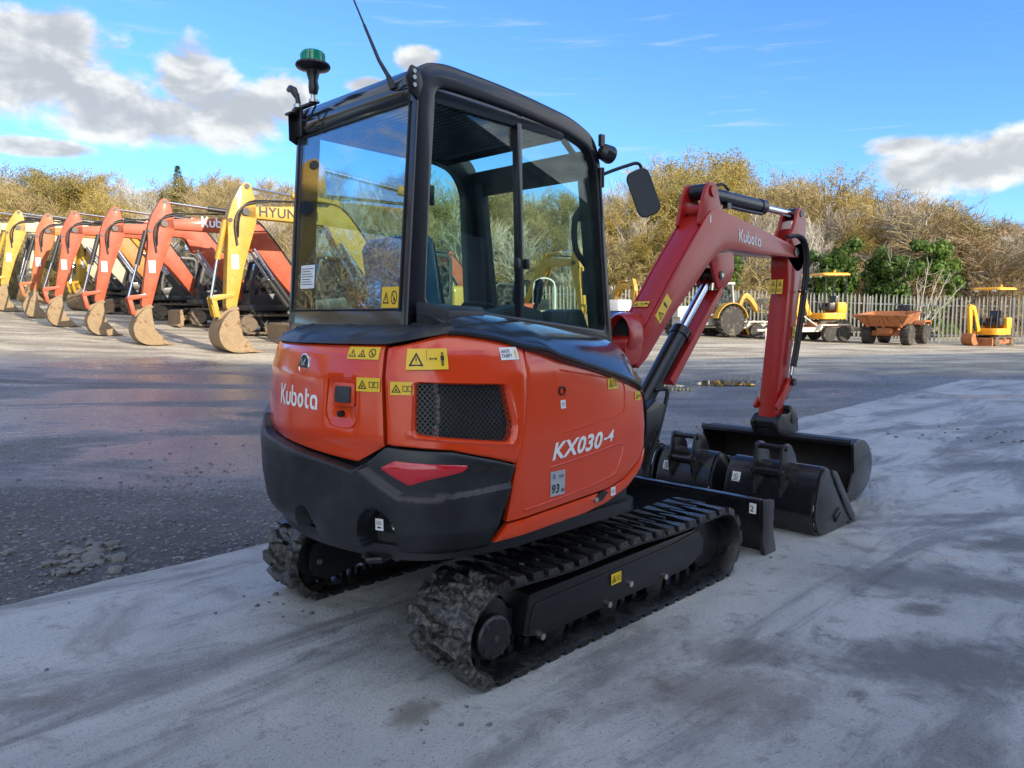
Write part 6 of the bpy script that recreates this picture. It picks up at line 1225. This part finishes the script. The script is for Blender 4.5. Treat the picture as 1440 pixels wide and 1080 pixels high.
yard_excavator(P_(162, 23.3), HD, .945, 'red orange crawler excavator third in the row counting from the cab', arm_m=M_EXR, boom_m=M_EXR, body_m=M_EXR, **YE)
yard_excavator(P_(107, 25.6), HD, .935, 'red orange crawler excavator fourth in the row, next to the amber orange one', arm_m=M_EXR, boom_m=M_EXR, body_m=M_EXR, lean=.36, **YE)
yard_excavator(P_(68, 28.2), HD, .93, 'amber orange crawler excavator fifth in the row, between a red and a yellow one', arm_m=M_EXO, boom_m=M_EXA, body_m=M_EXO, **YE)
yard_excavator(P_(27, 30.5), HD, .97, 'yellow armed crawler excavator with a pale boom, second to last of the row', arm_m=M_EXY, boom_m=M_EXP, body_m=M_EXY, **YE)
yard_excavator(P_(-6, 33.2), HD, 1.0, 'pale cream crawler excavator at the far left end of the row', arm_m=M_EXP, boom_m=M_EXP, body_m=M_EXP, **YE)
# a second line behind them, seen between the arms
yard_excavator(P_(130, 33), R(200), .90, 'yellow crawler excavator of the second line seen between the red arms', arm_m=M_EXY, boom_m=M_EXY, body_m=M_EXY, cat_grp='excavators of the second line')
yard_excavator(P_(62, 36), R(195), .95, 'cream crawler excavator of the second line behind the amber one', arm_m=M_EXP, boom_m=M_EXP, body_m=M_EXP, cat_grp='excavators of the second line')
yard_excavator(P_(560, 26.5), R(170), .80, 'red crawler excavator seen through the rear glass of the cab', arm_m=M_EXR, boom_m=M_EXR, body_m=M_EXR, cat_grp=None)
# the yellow machine left of the photographer that mirrors in the rear glass
yard_excavator((-4.62, 8.15), R(30), 1.1, 'yellow crawler excavator standing left of the pad, mirrored in the rear glass', arm_m=M_EXY, boom_m=M_EXY, body_m=M_EXY, cat_grp=None, armlab=False)

def wheel(parent, c, r_, w, hub_m, name='wheel', lug=True):
    """tyre with lugs and a dished rim, axle along y"""
    mb = MB(); mb.lathe([(r_*.55, -w/2), (r_*.9, -w/2), (r_*.97, -w*.36), (r_*.97, w*.36), (r_*.9, w/2), (r_*.55, w/2)], c, (0, 1, 0), 28)
    if lug:
        for k in range(18):
            for s_ in (-1, 1): a = 2*math.pi*(k+.5*(s_ > 0))/18; mb.box((c[0]+r_*.97*math.cos(a), c[1]+s_*w*.24, c[2]+r_*.97*math.sin(a)), (r_*.10, w*.5, r_*.09), Matrix.Rotation(-a, 3, 'Y') @ Matrix.Rotation(s_*.5, 3, 'X'))
    wh = mb.obj(name, M_TYRE, parent, smooth=40)
    mb = MB(); mb.lathe([(r_*.56, -w*.4), (r_*.52, -w*.42), (r_*.45, -w*.2), (r_*.2, -w*.18), (r_*.18, -w*.3), (0, -w*.3)], c, (0, 1, 0), 20); mb.lathe([(r_*.56, w*.4), (r_*.52, w*.42), (r_*.45, w*.2), (r_*.2, w*.18), (r_*.18, w*.3), (0, w*.3)], c, (0, 1, 0), 20); mb.obj('rim', hub_m, wh); return wh
# rusty site dumper
px_, d_ = 1256, 29.3; x, y = P_(px_, d_); du = thing('site_dumper', 'rusty orange site dumper with a wide skip in front of the fence', 'dumper', (x, y, gz(x, y)-.035), YAW+R(180-46), None, 1.06)
for sx, r_ in ((.55, .37), (-.95, .37)):
    for s_ in (-1, 1): wheel(du, (sx, s_*.66, r_), r_, .30, M_RUST)
mb = MB(); mb.box((-.2, 0, .50), (2.2, .5, .22)); mb.box((.55, 0, .42), (.25, 1.2, .2)); mb.box((-.95, 0, .42), (.25, 1.2, .2)); mb.obj('chassis', M_RUST, du, .02)
mb = MB(); lo = [(-.10, -.52), (.95, -.60), (.95, .60), (-.10, .52)]; hi = [(-.25, -.88), (1.38, -.95), (1.38, .95), (-.25, .88)]; li = [(-.06, -.48), (.90, -.56), (.90, .56), (-.06, .48)]; hi2 = [(-.20, -.83), (1.33, -.90), (1.33, .90), (-.20, .83)]
mb.loft([[(a, b, .66) for a, b in lo], [(a, b, 1.06 if a > 0 else 1.20) for a, b in hi], [(a, b, 1.06 if a > 0 else 1.20) for a, b in hi2], [(a, b, .71) for a, b in li]], True, True); sk_ = mb.obj('skip', M_RUST, du, .008)
mb = MB(); 
for yy in (-.55, .0, .55): mb.hexa([(.86, yy-.05, .62), (.97, yy-.05, .62), (.97, yy+.05, .62), (.86, yy+.05, .62)], [(1.28, yy-.05, 1.0), (1.40, yy-.05, 1.0), (1.40, yy+.05, 1.0), (1.28, yy+.05, 1.0)])
mb.box((1.375, 0, 1.05), (.06, 1.92, .06)); mb.obj('skip_rib', M_RUST, sk_, .006)
mb = MB(); mb.box((-.95, 0, .80), (.75, .85, .42)); mb.box((-.45, 0, .70), (.3, .7, .3)); mb.obj('engine_cover', M_RUST, du, .04)
for s_ in (-1, 1): mb = MB(); mb.prism(roundpoly([(-1.40, .72), (-1.25, .86), (-.65, .86), (-.52, .70), (-.60, .70), (-.70, .80), (-1.2, .80), (-1.33, .70)], .03, 2), s_*.50, s_*.84); mb.obj('mudguard', M_RUST, du)
mb = MB(); mb.box((-.75, 0, 1.06), (.42, .45, .12)); mb.box((-.95, 0, 1.25), (.10, .45, .35)); mb.obj('seat', M_CABDK, du, .03)
mb = MB(); mb.tube([(-.38, 0, .85), (-.42, 0, 1.32)], .03, 8); mb.tube([(-.44+.02*math.cos(a), .19*math.cos(a), 1.34+.0*a+.12*math.sin(a)) for a in np.linspace(0, 6.28, 17)], .018, 6); mb.box((-.34, 0, 1.18), (.06, .3, .18)); mb.obj('steering_wheel', M_CABDK, du)
# canopy mini diggers
def canopy_digger(x, y, rz, label, zup=0., boomfold=1):
    o = thing('canopy_digger', label, 'digger', (x, y, gz(x, y)-.035+zup), rz, 'small canopy diggers by the fence')
    for s_ in (-1, 1):
        y0, y1 = sorted((s_*.32, s_*.52)); tr = belt(1.35, .38, y0, y1, pads=26).obj('track', M_MUDTRK, o); mb = MB(); mb.box((0, s_*.42, .19), (1.0, .14, .16)); mb.obj('track_frame', M_RUST, tr)
        for xx in (-.49, .49): mb = MB(); mb.cyl((xx, s_*.34, .19), (xx, s_*.525, .19), .13, n=14); mb.obj('track_wheel', M_MUDTRK, tr)
    mb = MB(); mb.box((0, 0, .30), (.5, .66, .16)); mb.cyl((0, 0, .36), (0, 0, .46), .26, n=18); mb.obj('car_body', M_CABDK, o)
    mb = MB(); mb.prism([(.80, .34), (.86, .33), (.84, .08), (.90, .0), (.78, .0), (.76, .2)], -.52, .52); mb.box((.55, -.2, .2), (.6, .07, .08)); mb.box((.55, .2, .2), (.6, .07, .08)); mb.obj('dozer_blade', M_RUST, o, .005)
    hp = roundpoly([(-.60, -.35), (-.42, -.50), (.50, -.50), (.62, -.3), (.62, .3), (.50, .50), (-.42, .50), (-.60, .35)], .1, 3); mb = MB(); mb.loft([[(a, b, z) for a, b in hp] for z in (.45, .48, .60, .70)]); mb.obj('platform', M_EXA2, o, .01)
    mb = MB(); rp_ = roundpoly([(-.62, -.35), (-.44, -.51), (-.10, -.51), (-.10, -.34), (-.24, -.30), (-.24, .30), (-.10, .34), (-.10, .51), (-.44, .51), (-.62, .35)], .05, 2); mb.loft([[(a, b, .70) for a, b in rp_], [(a, b, 1.05) for a, b in rp_], [(a*.97, b*.97, 1.12) for a, b in rp_]]); mb.obj('engine_hood', M_EXA2, o, .01)
    mb = MB(); mb.box((-.05, 0, .88), (.42, .44, .14)); mb.box((-.22, 0, 1.15), (.12, .44, .48), (0, -.15, 0)); mb.box((.0, .33, .95), (.4, .14, .3)); mb.box((.0, -.33, .95), (.4, .14, .3)); mb.obj('seat', M_CABDK, o, .03)
    for s_ in (-1, 1):
        for pth in ([(-.50, s_*.44, 1.05), (-.48, s_*.45, 2.20)], [(.48, s_*.44, .7), (.42, s_*.45, 2.20)]): mb = MB(); mb.tube(pth, .024, 7); mb.obj('canopy_post', M_CABDK, o)
    mb = MB(); rp_ = roundpoly([(-.62, -.55), (.60, -.55), (.60, .55), (-.62, .55)], .12, 3); mb.loft([[(a, b, 2.19) for a, b in rp_], [(a, b, 2.24) for a, b in rp_], [(a*.9, b*.9, 2.29) for a, b in rp_]]); rf = mb.obj('canopy', M_EXA2, o, smooth=50)
    for s_ in (-1, 1): mb = MB(); mb.box((.58, s_*.34, 2.16), (.05, .12, .07)); mb.obj('canopy_lamp', M_LABELW, rf, .008)
    mb = MB(); mb.cyl((-.1, .2, 2.29), (-.1, .2, 2.40), .05, n=12); mb.obj('beacon', M_EXA2, rf)
    for s_ in (-.16, .16): mb = MB(); mb.tube([(.42, s_, .7), (.36, s_, 1.12), (.34, s_, 1.22)], .018, 6); mb.obj('control_lever', M_CABDK, o)
    yb = -.12; mb = MB(); mb.prism([tuple(p) for p in catmull([(.66, .62), (.86, 1.1), (1.02, 1.50), (1.20, 1.62), (1.34, 1.58)], 3)]+[tuple(p) for p in catmull([(1.36, 1.46), (1.22, 1.44), (1.12, 1.30), (.98, .95), (.84, .55)], 3)], yb-.07, yb+.07); mb.obj('boom', M_EXA2, o, .006)
    mb = MB(); mb.prism(roundpoly([(1.24, 1.60), (1.36, 1.66), (1.44, 1.50), (1.30, .50), (1.20, .48), (1.20, 1.0)], .03, 2), yb-.055, yb+.055); mb.obj('arm', M_EXA2, o, .006)
    mb = MB(); mb.cyl((.92, yb, .62), (1.06, yb, 1.18), .04, n=10); mb.cyl((1.02, yb, 1.62), (1.30, yb, 1.70), .035, n=10); mb.obj('hydraulic_ram', M_CABDK, o)
    bp = [(1.22, .50), (1.36, .52), (1.46, .36), (1.42, .16), (1.28, .06), (1.02, .10)]; pr2 = [tuple(p) for p in catmull(bp, 4)]; mb = MB(); mb.prism(shell(pr2, -.02), yb-.2, yb+.2); mb.prism(pr2+[(1.15, .3)], yb-.21, yb-.195); mb.prism(pr2+[(1.15, .3)], yb+.195, yb+.21); mb.obj('bucket', M_RUST, o)
    return o
M_EXA2 = paint('amber_digger_paint', (.78, .36, .015), .5, .15, grime=.16, gcol=(.32, .2, .08), fade=.08)
x, y = P_(1394, 30.0); canopy_digger(x, y, YAW+R(180-62), 'small amber digger with a canopy standing alone at the right edge by the fence')
x, y = P_(1163, 30.9); canopy_digger(x, y, YAW+R(180-80), 'small amber digger with a canopy parked behind the pale trailer', .42)
x, y = P_(1010, 35.0)
# pale flat trailer
def trailer(px, d, rz, label):
    x, y = P_(px, d); o = thing('flat_trailer', label, 'trailer', (x, y, gz(x, y)-.035), rz, None)
    mb = MB(); mb.box((0, 0, .52), (2.7, 1.5, .06)); mb.box((0, .72, .46), (2.8, .07, .14)); mb.box((0, -.72, .46), (2.8, .07, .14)); mb.box((1.38, 0, .46), (.08, 1.5, .14)); mb.box((-1.38, 0, .46), (.08, 1.5, .14)); mb.obj('deck', M_PALET, o, .01)
    mb = MB(); mb.tube([(1.4, .6, .45), (2.4, 0, .45)], .045, 7); mb.tube([(1.4, -.6, .45), (2.4, 0, .45)], .045, 7); mb.tube([(2.4, 0, .45), (2.65, 0, .45)], .05, 7); mb.tube([(2.3, .05, .0), (2.3, .05, .55)], .03, 7); mb.obj('drawbar', M_PALET, o)
    for xx in (-.55, .12): wheel(o, (xx, -.90, .30), .30, .20, M_GREYP, lug=False); wheel(o, (xx, .90, .30), .30, .20, M_GREYP, lug=False)
    for s_ in (-1, 1): mb = MB(); mb.prism(roundpoly([(-.98, .46), (-.88, .68), (.45, .68), (.55, .46), (.48, .46), (.40, .63), (-.83, .63), (-.91, .46)], .03, 2), s_*.80-.10, s_*.80+.14); mb.obj('mudguard', M_PALET, o)
    mb = MB(); mb.tube([(1.36, -.7, .55), (1.10, -.7, 1.0), (.4, -.7, .56)], .03, 6); mb.tube([(1.36, .7, .55), (1.10, .7, 1.0), (.4, .7, .56)], .03, 6); mb.obj('ramp_frame', M_PALET, o); return o
M_PALET = paint('pale_trailer_paint', (.58, .54, .44), .6, .0, grime=.3, gcol=(.3, .24, .15), fade=.1)
trailer(1148, 30.2, YAW+R(90+14), 'pale flat twin axle trailer carrying the canopied digger behind the dipper arm')
trailer(1055, 31.6, YAW+R(90+5), 'pale trailer half hidden beside the yellow backhoe tractor')
# backhoe tractor
x, y = P_(1006, 31.3); bt = thing('backhoe_tractor', 'grey cabbed yellow backhoe tractor with a big rear wheel under the boom', 'tractor', (x, y, gz(x, y)-.035), YAW+R(-70), None, .9)
for s_ in (-1, 1): wheel(bt, (.25, s_*.72, .70), .70, .42, M_EXY); wheel(bt, (-1.75, s_*.70, .45), .45, .28, M_EXY)
mb = MB(); mb.box((-.9, 0, .75), (2.4, .7, .45)); mb.box((-1.6, 0, 1.15), (1.3, .75, .5)); mb.obj('chassis', M_GREYP, bt, .03)
mb = MB(); mb.hexa([(-.75, -.6, 1.0), (.55, -.6, 1.0), (.55, .6, 1.0), (-.75, .6, 1.0)], [(-.60, -.56, 2.35), (.45, -.56, 2.35), (.45, .56, 2.35), (-.60, .56, 2.35)]); mb.obj('cab_glass', M_GLY, bt)
mb = MB()
for xx, xt in ((-.75, -.60), (.55, .45)):
    for s_ in (-1, 1): mb.tube([(xx, s_*.61, 1.0), (xt, s_*.57, 2.36)], .045, 6)
mb.box((-.08, 0, 2.40), (1.25, 1.3, .10)); mb.box((-.1, 0, 1.0), (1.35, 1.24, .08)); mb.obj('cab_frame', M_GREYP, bt, .01)
for s_ in (-1, 1): mb = MB(); mb.loft([[(.25+rr__*math.cos(R(a)), s_*.72+yy, .70+rr__*math.sin(R(a))) for yy, rr__ in ((-.24, .80), (.24, .80), (.24, .84), (-.24, .84))] for a in range(10, 171, 16)]); mb.obj('mudguard', M_EXY, bt)
mb = MB(); mb.prism([tuple(p) for p in catmull([(.95, .85), (1.3, 1.75), (1.6, 1.98), (1.95, 1.75), (2.35, 1.15)], 4)]+[tuple(p) for p in catmull([(2.22, 1.08), (1.85, 1.55), (1.6, 1.74), (1.42, 1.62), (1.15, .80)], 4)], -.12, .12); mb.obj('backhoe_boom', M_EXY, bt, .01)
mb = MB(); mb.box((.85, 0, .8), (.35, 1.3, .35)); mb.tube([(.95, -.7, .75), (1.1, -1.0, .1)], .07, 6); mb.tube([(.95, .7, .75), (1.1, 1.0, .1)], .07, 6); mb.obj('stabiliser', M_EXY, bt, .01)
mb = MB(); mb.prism([tuple(p) for p in catmull([(1.55, .55), (1.8, .58), (2.0, .35), (1.85, .06), (1.5, .02)], 4)]+[(1.58, .1), (1.75, .15), (1.85, .33), (1.72, .48)], -.65, .65); mb.obj('loader_bucket', M_RUST, bt, .01)
# blue drum with a pale top and the rest of the far clutter
x, y = P_(868, 33.0); dr = thing('liquid_tank', 'blue drum under a white tank beside the cab at the fence', 'tank', (x, y, gz(x, y)-.035)); mb = MB(); mb.lathe([(.30, 0), (.32, .03), (.31, .25), (.325, .30), (.31, .55), (.325, .60), (.30, .85), (.26, .88)], (0, 0, 0), (0, 0, 1), 20); mb.obj('drum', M_BLUE, dr); mb = MB(); mb.prism(roundpoly([(-.45, -.45), (.45, -.45), (.45, .45), (-.45, .45)], .1, 3), .882, 1.35, 'z'); mb.obj('white_tank', M_LABELW, dr, .03)
def small_digger(px, d, rz, m, label, sc=.55): return yard_excavator(P_(px, d), rz, sc, label, cat_grp=None, arm_m=m, boom_m=m, body_m=m, armlab=False)
small_digger(893, 33.2, YAW+R(200), M_EXY, 'small yellow excavator by the fence partly hidden behind the foot of the red boom')
small_digger(815, 32.5, YAW+R(215), M_EXY, 'small yellow excavator seen through the front side window of the cab', .86)
# roller with a hoop, seen through the side window
x, y = P_(766, 30.0); ro_ = thing('tandem_roller', 'pale yellow roller with a white safety hoop seen through the side window', 'roller', (x, y, gz(x, y)-.035), YAW+R(180), None)
for xx in (-.7, .7): mb = MB(); mb.cyl((xx, -.5, .33), (xx, .5, .33), .33, n=24); mb.obj('drum', M_GREYP, ro_, .01)
mb = MB(); mb.box((0, 0, .75), (1.5, .9, .45)); mb.box((.75, 0, .80), (.5, .95, .5)); mb.obj('body', M_EXP, ro_, .05)
mb = MB(); mb.tube(catmull([(-.2, -.42, .9), (-.2, -.42, 1.9), (-.2, -.33, 2.2), (-.2, 0, 2.32), (-.2, .33, 2.2), (-.2, .42, 1.9), (-.2, .42, .9)], 4), .035, 7); mb.obj('safety_hoop', M_LABELW, ro_)
mb = MB(); mb.box((-.1, 0, 1.05), (.4, .45, .15)); mb.box((-.3, 0, 1.3), (.1, .45, .4)); mb.obj('seat', M_CABDK, ro_, .03)
for s_ in (-1, 1): mb = MB(); mb.cyl((1.0, s_*.3, .85), (1.03, s_*.3, .85), .06, n=12); mb.obj('headlamp', M_LABELW, ro_)
# red dumper seen through the side window
x, y = P_(640, 29.0); rd = thing('site_dumper', 'red site dumper seen through the rear part of the side window', 'dumper', (x, y, gz(x, y)-.035), YAW+R(150), None)
for sx in (.6, -.9):
    for s_ in (-1, 1): wheel(rd, (sx, s_*.7, .42), .42, .32, M_EXR)
mb = MB(); mb.box((-.2, 0, .6), (2.2, .6, .3)); mb.box((-.9, 0, 1.0), (.9, .9, .6)); mb.obj('chassis', M_EXR, rd, .03)
mb = MB(); lo = [(-.10, -.6), (1.0, -.7), (1.0, .7), (-.10, .6)]; hi = [(-.35, -.95), (1.5, -1.0), (1.5, 1.0), (-.35, .95)]; mb.loft([[(a, b, .85) for a, b in lo], [(a, b, 1.45 if a > 0 else 1.75) for a, b in hi], [(a*.96, b*.95, 1.45 if a > 0 else 1.75) for a, b in hi], [(a*.95, b*.92, .9) for a, b in lo]], True, True); mb.obj('skip', M_EXR, rd, .01)
mb = MB(); mb.tube(catmull([(-.9, -.42, 1.2), (-.9, -.42, 2.3), (-.9, 0, 2.5), (-.9, .42, 2.3), (-.9, .42, 1.2)], 4), .035, 7); mb.obj('safety_hoop', M_CABDK, rd)
